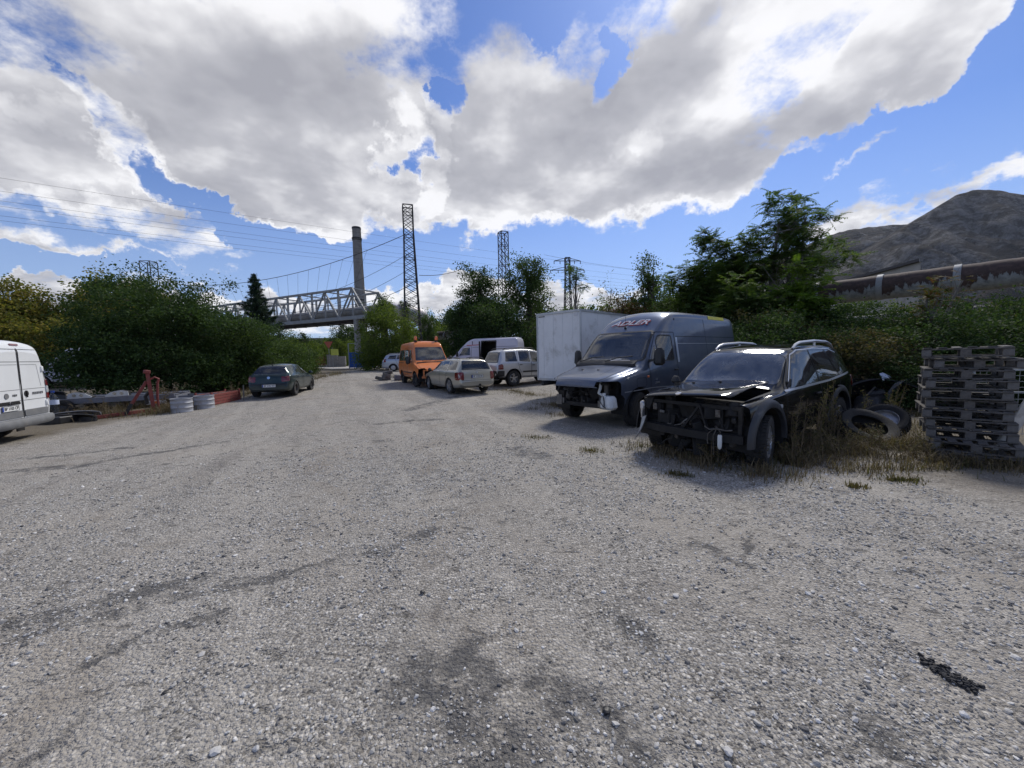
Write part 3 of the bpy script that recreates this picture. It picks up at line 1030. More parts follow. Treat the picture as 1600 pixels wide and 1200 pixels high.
    def patch(self, name, poly, view, mat, side=1, out=0.012, parent=None, nu=10, dome=0.0):
        """a panel with thickness, following the skin inside a convex outline"""
        c = Vector((sum(p[0] for p in poly) / len(poly), sum(p[1] for p in poly) / len(poly)))
        P = rounded(poly, 0.04, 2)
        rings = 4
        vs = []; fs = []
        n = len(P)
        for r in range(rings + 1):
            t = r / rings
            for p in P:
                q = c + (Vector(p) - c) * t
                h, nn = self.hit(view, q[0], q[1], side, 0)
                if h is None:
                    h, nn = self.hit(view, c[0], c[1], side, 0)
                vs.append((h + nn * (out + dome * (1 - t * t)))[:])
        for p in P:
            h, nn = self.hit(view, p[0], p[1], side, 0)
            if h is None:
                h, nn = self.hit(view, c[0], c[1], side, 0)
            vs.append((h - nn * 0.02)[:])
        for r in range(rings + 1):
            for i in range(n):
                j = (i + 1) % n
                fs.append((r * n + i, r * n + j, (r + 1) * n + j, (r + 1) * n + i))
        m = MB(); m.v = vs; m.f = fs
        return m.build(name, mat, parent or self.root, smooth=True, angle=50)

    def door(self, nm, poly, handle=None, mats=None):
        self.cut(nm, poly, 'side', 0.25)
        self.doors = getattr(self, 'doors', []) + [(nm, poly, handle)]

    def door_trim(self, handle_mat='black_plastic', w=0.012, sides=(1, -1)):
        for nm, poly, handle in getattr(self, 'doors', []):
            for sd in sides:
                par = self.objs.get((nm, sd))
                if par is None:
                    continue
                self.ribbon('door_seam', poly, 'side', 'seam', w, sd, parent=par)
                if handle:
                    h, n = self.hit('side', handle[0], handle[1], sd, 0.018)
                    if h is not None:
                        MB().box(h, (.17, .03, .035), bev=.012).build('door_handle', handle_mat, par, True)

    def wheels(self, positions, r, w, rim='rim_silver', style='spokes', steer=0.0, track=None, skip=(), hub_r=0.62):
        for i, (x, sd) in enumerate(positions):
            if i in skip:
                continue
            y = (track or self.sp['track']) * sd
            e = part_empty('wheel', self.root, (self.xf - x, y, r), (0, 0, steer if x < self.sp['L'] / 2 else 0.0))
            make_wheel(e, r, w, sd, rim, style, hub_r)

    def wheel_wells(self, xs, r, zc, depth=0.32):
        """dark liners behind the wheel openings"""
        for x in xs:
            for sd in (1, -1):
                m = MB()
                w = self.sp['track'] + 0.13
                n = 14
                vs = []
                for y in (w * sd - sd * .02, (w - depth - .1) * sd):
                    for i in range(n + 1):
                        t = math.pi * (-0.08 + 1.16 * i / n)
                        vs.append((self.xf - x + (r + .004) * math.cos(t), y, zc + (r + .004) * math.sin(t)))
                fs = [(i, i + 1, n + 2 + i, n + 1 + i) for i in range(n)]
                fs.append(tuple(range(n + 1, 2 * n + 2)))
                m.add(vs, fs).build('wheel_well', 'engine_black', self.root)

    def floor(self, x0, x1, z, w):
        MB().box(((self.xf - x0 + self.xf - x1) / 2, 0, z), (abs(x1 - x0), w, .04)).build('floor_pan', 'cabin_trim', self.root)

    def seat(self, x, y, z, w=.5, h=.62, head=True):
        m = MB()
        X = self.xf - x
        m.box((X + .05, y, z + .08), (.5, w, .18), (0, -.12, 0), bev=.05)
        m.box((X - .24, y, z + .42), (.14, w * .96, h), (0, -.22, 0), .86, bev=.05)
        if head:
            for hy in ([y] if w < .8 else [y - w * .28, y + w * .28]):
                m.box((X - .36, hy, z + h + .22), (.09, .25, .17), (0, -.2, 0), bev=.03)
                m.cyl((X - .34, hy - .05, z + h + .05), (X - .36, hy - .05, z + h + .2), .008, n=5)
                m.cyl((X - .34, hy + .05, z + h + .05), (X - .36, hy + .05, z + h + .2), .008, n=5)
        return m.build('seat', 'seat_cloth', self.root, True)

    def dash(self, x, z, w, wheel_side=1):
        X = self.xf - x
        MB().box((X, 0, z), (.42, w, .28), (0, .18, 0), bev=.07).box((X + .25, 0, z + .02), (.3, w, .12), bev=.04).build('dashboard', 'cabin_trim', self.root, True)
        m = MB(); pts = []
        for i in range(19):
            t = 2 * math.pi * i / 18
            pts.append((X - .34 + .08 * math.sin(t), .38 * wheel_side + .18 * math.cos(t), z + .12 + .16 * math.sin(t)))
        m.tube(pts, .014, 6, False)
        m.cyl((X - .2, .38 * wheel_side, z + .05), (X - .34, .38 * wheel_side, z + .12), .03, n=8).beam((X - .34, .38 * wheel_side - .17, z + .12), (X - .34, .38 * wheel_side + .17, z + .12), .03)
        m.build('steering_wheel', 'black_plastic', self.root, True)

    def mirror(self, x, z, y, sd, mat, big=False):
        X = self.xf - x
        m = MB()
        s = (.14, .24, .36) if big else (.12, .20, .14)
        cy = (y + (.18 if big else .13)) * sd
        m.box((X, cy, z), s, (0, 0, .15 * sd), .82, bev=.055 if big else .045)
        m.beam((X + .04, (y - .04) * sd, z - .08), (X + .02, cy, z - .06), .05, .05)
        m.build('mirror', mat, self.root, True)

    def plate(self, view, u, v, text, w=.52, h=.112, tilt=0.0, off=.012):
        p, n = self.hit(view, u, v, 1, off)
        sg = 1 if view == 'front' else -1
        # local frame: X along plate, Y up, Z outward
        zx = Vector((sg * math.cos(tilt), 0, math.sin(tilt))); xx = Vector((0, sg, 0)); yy = zx.cross(xx)
        M = Matrix((xx, yy, zx)).transposed().to_4x4(); M.translation = p
        m = MB()
        m.add([M @ Vector(q) for q in ((-w / 2, -h / 2, 0), (w / 2, -h / 2, 0), (w / 2, h / 2, 0), (-w / 2, h / 2, 0), (-w / 2, -h / 2, .008), (w / 2, -h / 2, .008), (w / 2, h / 2, .008), (-w / 2, h / 2, .008))],
              [(0, 1, 2, 3), (4, 5, 6, 7), (0, 1, 5, 4), (1, 2, 6, 5), (2, 3, 7, 6), (3, 0, 4, 7)])
        pl = m.build('number_plate', 'plate_white', self.root)
        b = .008
        fr = MB()
        for (x0, y0, x1, y1) in ((-w / 2 - b, -h / 2 - b, w / 2 + b, -h / 2), (-w / 2 - b, h / 2, w / 2 + b, h / 2 + b), (-w / 2 - b, -h / 2, -w / 2, h / 2), (w / 2, -h / 2, w / 2 + b, h / 2)):
            fr.add([M @ Vector(q) for q in ((x0, y0, .002), (x1, y0, .002), (x1, y1, .002), (x0, y1, .002), (x0, y0, .012), (x1, y0, .012), (x1, y1, .012), (x0, y1, .012))],
                   [(0, 1, 2, 3), (4, 5, 6, 7), (0, 1, 5, 4), (1, 2, 6, 5), (2, 3, 7, 6), (3, 0, 4, 7)])
        fr.build('plate_frame', 'black_plastic', pl)
        bl = MB(); x0 = -w / 2 + .004
        bl.add([M @ Vector(q) for q in ((x0, -h / 2 + .004, .0095), (x0 + .045, -h / 2 + .004, .0095), (x0 + .045, h / 2 - .004, .0095), (x0, h / 2 - .004, .0095))], [(0, 1, 2, 3)])
        bl.build('country_band', 'plate_blue', pl)
        text_mesh(text, h * .86, 'ink_black', 'plate_text', pl, M @ Matrix.Translation((.025, 0, .0105)), sx=.92, ext=.001)
        return pl


def make_wheel(e, r, w, sd, rim, style, hub_r=0.62):
    """tyre and rim about the local y axis; sd = +1 when the outer face looks to +y"""
    rr = r * hub_r
    prof = [(rr, -w / 2 * .8), (rr + .01, -w / 2 * .9), (r * .82, -w / 2), (r * .94, -w / 2 * .96), (r * .985, -w / 2 * .78), (r, -w / 2 * .45), (r, w / 2 * .45), (r * .985, w / 2 * .78), (r * .94, w / 2 * .96), (r * .82, w / 2), (rr + .01, w / 2 * .9), (rr, w / 2 * .8)]
    m = MB().lathe(prof, 'y', n=36, closed=True)
    n = 44
    for i in range(n):          # tread blocks
        t = 2 * math.pi * i / n
        for yy in (-.34, 0.02, .34):
            c = Vector((math.cos(t + (yy * .12)) * (r + .001), yy * w, math.sin(t + yy * .12) * (r + .001)))
            m.box(c, (.014, w * .25, 2 * math.pi * r / n * .62), (0, -t - yy * .12, 0))
    m.build('tyre', 'rubber', e, True, 35)
    k = MB()
    o = sd * w / 2
    k.lathe([(rr, o * .82), (rr * .97, o * .86), (rr * .93, o * .6), (rr * .9, -o * .2), (rr * .9, -o * .7)], 'y', n=32)
    if style == 'steel':
        k.lathe([(rr * .92, o * .45), (rr * .7, o * .2), (rr * .5, o * .42), (rr * .3, o * .5), (0.001, o * .5)], 'y', n=32)
        for i in range(10):
            t = 2 * math.pi * i / 10
            k.cyl((math.cos(t) * rr * .62, o * .30, math.sin(t) * rr * .62), (math.cos(t) * rr * .62, o * .36, math.sin(t) * rr * .62), rr * .08, n=8)
    elif style == 'cover':
        k.lathe([(rr * .98, o * .84), (rr * .8, o * .96), (rr * .35, o * .9), (0.001, o * .95)], 'y', n=32)
    else:
        ns = 5
        for i in range(ns):
            t = 2 * math.pi * (i + .25) / ns
            d = Vector((math.cos(t), 0, math.sin(t))); s = Vector((-math.sin(t), 0, math.cos(t)))
            for q in ((-1, 1) if style == 'twin' else (0,)):
                a = d * rr * .16 + Vector((0, o * .66, 0)) + s * q * .018; b = d * rr * .95 + Vector((0, o * .74, 0)) + s * q * rr * .17
                k.beam(a, b, rr * (.12 if style == 'twin' else .26), .035, up=(0, 1, 0))
        k.cyl((0, o * .35, 0), (0, o * .8, 0), rr * .26, rr * .22, 16)
        k.lathe([(rr * .9, -o * .1), (rr * .1, -o * .1)], 'y', n=24)
    k.build('rim', rim, e, True, 40)
    d = MB().lathe([(rr * .6, o * .1), (rr * .6, o * .02), (.02, o * .02)], 'y', n=20)
    d.build('brake_disc', 'engine_metal', e, True)
# ------------------------------------------------------------------ vehicles
paint('paint_black', (.005, .0055, .007), .0, .3, .010, (.22, .21, .19), .95)
paint('paint_slate', (.075, .095, .140), .5, .36, .16, (.24, .25, .27))
paint('paint_white_van', (.74, .76, .77), .0, .4, .10, (.32, .30, .27), .6)
paint('paint_green', (.012, .030, .030), .3, .32, .12, (.20, .20, .19))
paint('paint_gold', (.46, .44, .37), .6, .35, .10)
paint('paint_silver', (.52, .53, .55), .6, .35, .10)
paint('paint_bluesilver', (.42, .46, .53), .6, .35, .08)
paint('paint_orange', (.66, .20, .055), .0, .42, .12, (.42, .33, .27), .5)
paint('paint_lilac', (.60, .60, .68), .0, .42, .12, (.32, .30, .3), .5)
pmat('bumper_grey', (.16, .165, .17), .7, var=.15, dirt=(.22, .2, .17), dirt_amt=.25)
pmat('arch_grey', (.022, .025, .032), .45, var=.1, dirt=(.2, .2, .19), dirt_amt=.2)
pmat('yellow_strip', (.66, .60, .06), .5, var=.1)


def clutter(root, name, x0, x1, y0, y1, z0, z1, n, seed, mat='engine_black', smin=.05, smax=.25):
    """boxes, cans and hoses of a bare engine bay, one part"""
    r = random.Random(seed); m = MB()
    for i in range(n):
        c = (r.uniform(x0, x1), r.uniform(y0, y1), r.uniform(z0, z1))
        k = r.random()
        if k < .5:
            m.box(c, (r.uniform(smin, smax), r.uniform(smin, smax), r.uniform(smin, smax)), (r.uniform(-.4, .4), r.uniform(-.4, .4), r.uniform(0, 3)), bev=.012)
        elif k < .75:
            d = Vector((r.uniform(-1, 1), r.uniform(-1, 1), r.uniform(-1, 1))).normalized() * r.uniform(smin, smax)
            m.cyl(Vector(c) - d / 2, Vector(c) + d / 2, r.uniform(.02, .06), n=10)
        else:
            p = Vector(c); pts = [p]
            d = Vector((r.uniform(-1, 1), r.uniform(-1, 1), r.uniform(-.6, .4)))
            for _ in range(6):
                d = (d + Vector((r.uniform(-1, 1), r.uniform(-1, 1), r.uniform(-.7, .5))) * .6).normalized()
                p = p + d * .07; p = Vector((min(max(p.x, x0), x1), min(max(p.y, y0), y1), min(max(p.z, z0), z1 + .1))); pts.append(p)
            m.tube(pts, r.uniform(.008, .022), 6)
    return m.build(name, mat, root, True)


# ---- black SUV wreck
def black_suv():
    sp = dict(L=4.72, xf=2.26, track=.80, step=.05,
              top=[(0, .60), (.05, .78), (.15, .93), (.4, 1.01), (.9, 1.07), (1.26, 1.11), (1.36, 1.15), (2.02, 1.62), (2.25, 1.70), (2.8, 1.75), (3.6, 1.74), (4.15, 1.69), (4.36, 1.60), (4.6, 1.15), (4.68, 1.0), (4.72, .7)],
              belt=[(0, .5), (.1, .74), (.3, .90), (.7, .99), (1.2, 1.03), (1.5, 1.04), (3.0, 1.07), (4.2, 1.14), (4.55, 1.08), (4.65, .92), (4.72, .62)],
              bot=[(0, .45), (.2, .36), (.8, .36), (1.2, .32), (3.4, .32), (4.3, .40), (4.72, .48)],
              wid=[(0, .62), (.1, .78), (.3, .87), (.9, .92), (3.8, .92), (4.4, .88), (4.65, .80), (4.72, .7)],
              rw=[(0, .5), (.2, .68), (1.25, .80), (1.6, .76), (2.1, .68), (2.6, .685), (4.1, .66), (4.4, .67), (4.6, .76), (4.72, .62)],
              drop=[(0, .03), (1.3, .05), (2.1, .06), (4.2, .06), (4.6, .05), (4.72, .02)])
    V = Vehicle('wrecked_suv', 'black SUV wreck without bumper or lamps, its bonnet sprung open', 'car', sp, SUV_POS, SUV_HEAD, SUV_S, roll=rad(-.6), pitch=rad(.8))
    R = V.root
    V.wheel_arch(.85, .40, .47); V.wheel_arch(3.67, .40, .46)
    V.cut('windscreen', rounded([(-.765, 1.15), (.765, 1.15), (.655, 1.615), (-.655, 1.615)], .06), 'front', .3)
    V.cut('rear_window', rounded([(-.66, 1.16), (.66, 1.16), (.55, 1.55), (-.55, 1.55)], .06), 'rear', .3)
    V.cut('door_window:f', rounded([(1.62, 1.09), (2.12, 1.545), (2.30, 1.60), (2.66, 1.615), (2.72, 1.11)], .05), 'side', .25)
    V.cut('door_window:r', rounded([(2.82, 1.11), (2.76, 1.615), (3.42, 1.61), (3.62, 1.15)], .05), 'side', .25)
    V.cut('quarter_window', rounded([(3.70, 1.165), (3.52, 1.61), (3.86, 1.585), (4.20, 1.22)], .05), 'side', .25)
    V.cut('hood', rounded([(.03, -.60), (.3, -.73), (1.27, -.765), (1.27, .765), (.3, .73), (.03, .60)], .05), 'top', .45)
    V.delete([(-.2, -.2), (.36, -.2), (.36, .70), (.30, .86), (-.2, 1.3)], 'side', None, cond=None)
    V.cut('_gone', [(-.2, -.2), (.40, -.2), (.36, .86), (.36, 1.3), (-.2, 1.3)], 'side', None)
    V.door('door:f', [(1.40, .42), (1.40, 1.03), (2.05, 1.63), (2.30, 1.665), (2.71, 1.67), (2.78, .42)], (2.58, .93))
    V.door('door:r', [(2.79, .42), (2.725, 1.67), (3.44, 1.66), (3.72, 1.12), (3.42, .80), (3.16, .42)], (3.52, .97))
    ob = V.finish({'body': 'paint_black', 'windscreen': 'dusty_windscreen', 'rear_window': 'car_glass', 'door_window:f': 'car_glass', 'door_window:r': 'car_glass', 'quarter_window': 'car_glass'},
                  ('door_window:f', 'door_window:r', 'quarter_window', 'door:f', 'door:r'))
    h = ob[('hood', 0)]
    hx = V.xf - 1.27
    h.location = (-.02, -.05, .035)
    # sprung: left edge up, nose down a little
    h.matrix_local = Matrix.Translation((hx, -.74, 1.03)) @ Matrix.Rotation(rad(-.8), 4, 'Y') @ Matrix.Rotation(rad(4.6), 4, 'X') @ Matrix.Rotation(rad(-1.2), 4, 'Z') @ Matrix.Translation((-hx, .74, -1.03)) @ Matrix.Translation((-.01, -.02, .012))
    sm = h.modifiers.new('sheet', 'SOLIDIFY'); sm.thickness = .018; sm.offset = -1
    p, n = V.hit('top', .17, 0, 1, .0)
    b = MB().cyl((p.x, -.02, p.z + .03), (p.x + .004, -.02, p.z + .042), .045, n=14); b.build('hood_badge', 'chrome', h)
    for yy in (-.36, .10):
        p, n = V.hit('top', 1.12, yy, 1, .012)
        MB().box(p, (.03, .05, .018), bev=.005).build('washer_nozzle', 'black_plastic', h)
    V.door_trim('black_plastic')
    V.wheel_wells((.85, 3.67), .47, .40)
    V.wheels([(.85, 1), (.85, -1), (3.67, 1), (3.67, -1)], .372, .25, 'rim_silver', 'spokes', rad(14))
    V.floor(1.4, 4.5, .42, 1.6)
    for y in (-.38, .38):
        V.seat(2.45, y, .62)
    V.seat(3.3, 0, .64, 1.3)
    V.dash(1.72, .98, 1.4)
    # wheel arch flares
    for x in (.85, 3.67):
        for sd in (1, -1):
            if x < 2 and sd < 0:
                pass
            m = MB(); n = 22; vs = []
            for i in range(n + 1):
                t = math.pi * (-.02 + 1.04 * i / n)
                for (r, dy, dr) in ((.465, -.02, 0), (.475, .035, 0), (.515, .04, 0), (.575, .012, 0), (.60, -.02, 0)):
                    u = .0 if True else 0
                    yy = .905 + dy
                    vs.append((V.xf - x + r * math.cos(t), yy * sd, .40 + r * math.sin(t)))
            fs = [(i * 5 + j, i * 5 + j + 1, (i + 1) * 5 + j + 1, (i + 1) * 5 + j) for i in range(n) for j in range(4)]
            m.add(vs, fs).build('wheel_arch_flare', 'arch_grey', R, True, 60)
    # silver trim under the side glass, roof rails, window pillars
    for sd in (1, -1):
        V.ribbon('belt_trim', [(1.42, 1.055), (2.2, 1.075), (3.2, 1.10), (4.2, 1.18)], 'side', 'silver_trim', .035, sd, False, .006)
        V.ribbon('window_trim', [(1.56, 1.08), (2.07, 1.575), (2.30, 1.645), (3.0, 1.66), (3.7, 1.63), (4.0, 1.56)], 'side', 'silver_trim', .022, sd, False, .006)
        pts = []
        for x, z in ((2.28, 1.67), (2.40, 1.735), (2.55, 1.765), (3.2, 1.785), (3.75, 1.76), (3.98, 1.71), (4.08, 1.65)):
            pts.append((V.xf - x, .635 * sd, z))
        MB().tube(pts, [.018, .026, .028, .028, .028, .026, .018], 8).cyl((V.xf - 3.2, .635 * sd, 1.68), (V.xf - 3.2, .635 * sd, 1.81), .02, n=8).build('roof_rail', 'silver_trim', R, True)
    h1, n1 = V.hit('side', 1.18, .86, 1, .006)
    MB().cyl(h1 - n1 * .01, h1 + n1 * .012, .028, n=12).build('side_repeater', 'lamp_clear', R, True)
    # what is left of the front: dark bay, radiator frame, beams, lamp pockets
    MB().box((V.xf - .98, 0, .66), (.9, 1.30, .46), bev=.05).build('engine_block', 'engine_black', R, True)
    MB().box((V.xf - .50, 0, .62), (.05, 1.06, .52)).box((V.xf - .47, 0, .62), (.02, .96, .44)).build('radiator', 'engine_black', R)
    f = MB()
    f.beam((V.xf - .34, -.78, .89), (V.xf - .34, .78, .89), .07, .05).beam((V.xf - .34, -.78, .50), (V.xf - .34, .78, .50), .08, .06)
    for y in (-.76, -.50, .50, .76):
        f.beam((V.xf - .34, y, .48), (V.xf - .34, y, .92), .05, .04)
    f.beam((V.xf - .30, .20, .90), (V.xf - .26, -.06, .50), .05, .03).beam((V.xf - .30, .20, .90), (V.xf - .28, .34, .52), .045, .03)
    f.build('radiator_frame', 'engine_black', R)
    bb = MB(); pts = [(V.xf - .30 + .09 * (1 - (y / .8) ** 2), y, .47) for y in np.linspace(-.82, .82, 13)]
    for a, c in zip(pts[:-1], pts[1:]):
        bb.beam(a, c, .07, .11)
    bb.build('bumper_beam', 'engine_black', R)
    for y in (-.56, .47):
        MB().box((V.xf - .29, y, .80), (.012, .07, .11), (0, .1, 0), bev=.004).cyl((V.xf - .28, y, .80), (V.xf - .27, y, .80), .014, n=8).build('bracket', 'engine_metal', R)
    for sd in (1, -1):
        m = MB().lathe([(.16, 0), (.15, -.03), (.11, -.10), (.02, -.13)], 'x', (V.xf - .36, .66 * sd, .74), 18)
        m.build('lamp_pocket', 'engine_black', R, True)
    clutter(R, 'engine_parts', V.xf - .55, V.xf - .32, -.72, .72, .52, .88, 26, 5, 'engine_black')
    clutter(R, 'underbody_parts', V.xf - .75, V.xf - .32, -.62, .62, .18, .45, 26, 6, 'engine_black', .06, .3)
    kind(clutter(R, 'loose_brackets', V.xf - .40, V.xf - .28, -.70, .70, .30, .86, 9, 8, 'engine_metal', .03, .09), 'stuff')
    MB().beam((V.xf - .9, -.42, .34), (V.xf - .28, -.42, .40), .09, .11).beam((V.xf - .9, .42, .34), (V.xf - .28, .42, .40), .09, .11).beam((V.xf - .7, -.6, .26), (V.xf - .7, .6, .26), .12, .10).build('subframe', 'engine_black', R)
    # hanging wires with a white filter canister, torn strip of bumper
    w = MB()
    w.tube([(V.xf - .26, .30, .60), (V.xf - .20, .40, .575), (V.xf - .20, .52, .60), (V.xf - .22, .62, .585), (V.xf - .24, .70, .60)], .010, 6)
    w.tube([(V.xf - .20, .45, .575), (V.xf - .17, .40, .52), (V.xf - .17, .39, .42), (V.xf - .18, .395, .37)], .007, 6)
    w.tube([(V.xf - .20, .50, .59), (V.xf - .16, .48, .50), (V.xf - .16, .485, .36), (V.xf - .17, .485, .22)], .006, 6)
    w.tube([(V.xf - .20, .46, .585), (V.xf - .15, .55, .61), (V.xf - .15, .585, .57), (V.xf - .16, .57, .53)], .007, 6)
    w.build('hanging_wires', 'engine_metal', R, True)
    m = MB().lathe([(.0, .53), (.022, .53), (.028, .515), (.030, .44), (.028, .37), (.020, .335), (.0, .32)], 'z', (V.xf - .155, .575, 0), 14)
    m.build('filter_canister', 'white_tank', R, True)
    m = MB(); vs = []
    for t in np.linspace(0, 1, 9):
        x = V.xf - .22 + .10 * t; y = -.72 - .12 * t + .03 * math.sin(t * 3); z = .62 - .40 * t
        wd = .085 * (1 - .6 * t) + .01
        for q in (-1, 1):
            vs.append((x + .012 * q, y + wd * q * .5, z + .02 * q)); vs.append((x - .012, y + wd * q * .5, z + .02 * q))
    fs = []
    for i in range(8):
        a = i * 4; b_ = a + 4
        fs += [(a, a + 2, b_ + 2, b_), (a + 1, a + 3, b_ + 3, b_ + 1), (a, a + 1, b_ + 1, b_), (a + 2, a + 3, b_ + 3, b_ + 2)]
    m.add(vs, fs).build('torn_bumper_strip', 'silver_trim', R, True)
    m = MB().box((V.xf - .30, -.80, .72), (.12, .05, .30), (0, .1, .2), bev=.02).box((V.xf - .24, -.76, .80), (.08, .08, .14), (0, 0, .3), bev=.02)
    m.build('lamp_bracket', 'silver_trim', R, True)
    V.mirror(1.60, 1.12, .90, -1, 'black_plastic')
    # mirror foot left where the near mirror is missing
    hh, nn = V.hit('side', 1.60, 1.13, 1, .004)
    MB().prism([(1.66, 1.10), (1.66, 1.22), (1.545, 1.09)], 'y', .90, .93).build('mirror_base', 'black_plastic', R).matrix_local = Matrix.Translation((V.xf, hh.y - .905, 0)) @ Matrix.Diagonal((-1, 1, 1, 1))
    for sd in (1, -1):
        V.patch('tail_light', [(4.36, .92), (4.34, 1.12), (4.60, 1.10), (4.62, .92)], 'side', 'lamp_red', sd, .01)
    return V


SUV_POS, SUV_HEAD, SUV_S = (4.25, 6.85), -146.0, 0.99
black_suv()


# ---- slate van without its front
def slate_van():
    sp = dict(L=5.60, xf=2.75, track=.86, step=.055,
              top=[(0, .86), (.05, .96), (.2, 1.03), (.75, 1.18), (.98, 1.26), (1.06, 1.30), (1.64, 1.94), (1.76, 2.03), (2.2, 2.36), (2.45, 2.45), (3.2, 2.48), (5.35, 2.44), (5.5, 2.38), (5.58, 2.22), (5.6, 2.1)],
              belt=[(0, .80), (.2, .94), (1.0, 1.14), (1.5, 1.20), (2.5, 1.26), (5.6, 1.26)],
              bot=[(0, .36), (.5, .34), (5.3, .38), (5.6, .46)],
              wid=[(0, .74), (.15, .84), (.5, .93), (1.2, .985), (5.3, .985), (5.52, .96), (5.6, .92)],
              rw=[(0, .62), (.3, .76), (1.0, .88), (1.75, .79), (2.4, .80), (5.4, .81), (5.6, .78)],
              drop=[(0, .03), (1.0, .06), (1.75, .07), (2.5, .14), (5.4, .14), (5.6, .08)])
    V = Vehicle('panel_van', 'slate blue high roof van with its bumper, grille and headlamps missing', 'van', sp, VAN_POS, VAN_HEAD, VAN_S)
    R = V.root
    V.wheel_arch(.9, .37, .43); V.wheel_arch(4.6, .37, .43)
    V.cut('windscreen', rounded([(-.86, 1.325), (.86, 1.325), (.755, 1.96), (-.755, 1.96)], .07), 'front', .3)
    V.cut('quarter_window', rounded([(1.33, 1.32), (1.60, 1.32), (1.60, 1.66)], .03), 'side', .25)
    V.cut('door_window', rounded([(1.66, 1.31), (1.66, 1.74), (1.78, 1.86), (2.22, 1.86), (2.24, 1.31)], .06), 'side', .25)
    V.cut('hood', rounded([(.01, -.55), (.2, -.66), (1.0, -.72), (1.0, .72), (.2, .66), (.01, .55)], .05), 'top', .5)
    V.delete([(-.2, -.2), (.46, -.2), (.46, .60), (.40, .66), (-.2, .90)], 'side', None)
    V.delete([(-.2, .80), (.10, .80), (.34, .94), (.34, .60), (-.2, .60)], 'side', None)
    for sd in (1, -1):
        V.cut('_gone', [(-.2, .60), (.36, .60), (.36, .90), (.30, .95), (-.2, .93)], 'side', .05, True, sd, lambda c: abs(c.y) > .48)
    V.door('door', [(1.28, .52), (1.24, 1.24), (1.72, 1.93), (2.34, 1.93), (2.36, .52)], (2.26, 1.10))
    ob = V.finish({'body': 'paint_slate', 'windscreen': 'windscreen_glass', 'quarter_window': 'car_glass', 'door_window': 'car_glass'}, ('quarter_window', 'door_window', 'door'))
    V.door_trim('black_plastic', .014)
    hd = ob[('hood', 0)]
    for (x, y) in ((.62, -.30), (.62, .14)):
        p, n = V.hit('top', x, y, 1, .004)
        MB().box(p, (.05, .05, .016), bev=.005).build('washer_nozzle', 'black_plastic', hd)
    V.ribbon('hood_seam', [(.04, .55), (.2, .66), (1.0, .72)], 'top', 'seam', .012, 1, False, parent=hd)
    V.ribbon('hood_seam', [(.04, -.55), (.2, -.66), (1.0, -.72)], 'top', 'seam', .012, 1, False, parent=hd)
    V.ribbon('hood_crease', [(.30, .44), (.98, .40)], 'top', 'seam', .006, 1, False, parent=hd)
    # window rubber
    V.ribbon('windscreen_seal', rounded([(-.86, 1.325), (.86, 1.325), (.755, 1.96), (-.755, 1.96)], .07), 'front', 'black_plastic', .045)
    for sd in (1, -1):
        V.ribbon('window_seal', rounded([(1.66, 1.31), (1.66, 1.74), (1.78, 1.86), (2.22, 1.86), (2.24, 1.31)], .06), 'side', 'black_plastic', .03, sd)
        V.ribbon('panel_seam', [(2.42, 1.84), (5.52, 1.84)], 'side', 'seam', .012, sd, False)
        V.ribbon('panel_crease', [(2.42, 1.68), (5.54, 1.68)], 'side', 'silver_trim', .010, sd, False, .002)
        V.ribbon('panel_seam', [(3.80, 2.28), (3.82, 1.68), (3.82, .50)], 'side', 'seam', .012, sd, False)
        V.ribbon('pillar_strip', [(2.42, 1.26), (2.42, 1.82)], 'side', 'paint_bluesilver', .075, sd, False, .004)
        V.ribbon('side_crease', [(.45, .72), (1.3, .76), (2.3, .74), (5.4, .74)], 'side', 'paint_bluesilver', .020, sd, False, .004)
        V.ribbon('fuel_flap' if sd > 0 else 'panel_line', rounded([(.80, .80), (.80, .98), (1.10, .98), (1.10, .80)], .04), 'side', 'seam', .008, sd)
        p, n = V.hit('side', 1.17, 1.0, sd, .0)
        MB().box(p, (.07, .03, .05), bev=.012).build('side_repeater', 'lamp_orange', R, True)
        V.mirror(1.36, 1.40, .93, sd, 'black_plastic', True)
    V.ribbon('roof_strip', [(4.10, 2.33), (4.98, 2.32)], 'side', 'yellow_strip', .085, 1, False, .008)
    # ADLER lettering on the sloped roof front
    for nm, mt, sc, of in (('lettering', 'lettering_white', 1.0, .014), ('lettering', 'lettering_red', 1.0, .006)):
        p, n = V.hit('front', 0.0, 2.18, 1, of)
        xx = Vector((0, 1, 0)); zx = n.normalized(); yy = zx.cross(xx).normalized(); xx = yy.cross(zx)
        M = Matrix((xx, yy, zx)).transposed().to_4x4(); M.translation = p
        if mt == 'lettering_red':
            M = M @ Matrix.Translation((.022, -.020, 0))
        text_mesh('ADLER', .24 * sc, mt, nm, R, M, .35, .001, sx=1.35)
    p, n = V.hit('front', -.02, 2.06, 1, .0)
    MB().cyl(p, p + Vector((.03, 0, .03)), .03, .02, 10).cyl(p + Vector((.02, 0, .02)), p + Vector((-.02, 0, .38)), .005, .003, 5).build('aerial', 'black_plastic', R, True)
    text_mesh('2.2', .055, 'silver_trim', 'model_badge', R, Matrix.Translation((V.xf - 1.46, .99, .93)) @ Matrix.Rotation(math.pi, 4, 'Z') @ Matrix.Rotation(math.pi / 2, 4, 'X'), ext=.004)
    text_mesh('JUMPER', .06, 'silver_trim', 'model_badge', R, Matrix.Translation((V.xf - 1.50, .992, .86)) @ Matrix.Rotation(math.pi, 4, 'Z') @ Matrix.Rotation(math.pi / 2, 4, 'X'), ext=.004, sx=.8)
    # wipers and cowl
    MB().box((V.xf - 1.0, 0, 1.285), (.14, 1.6, .03), (0, .6, 0), bev=.01).build('cowl', 'black_plastic', R, True)
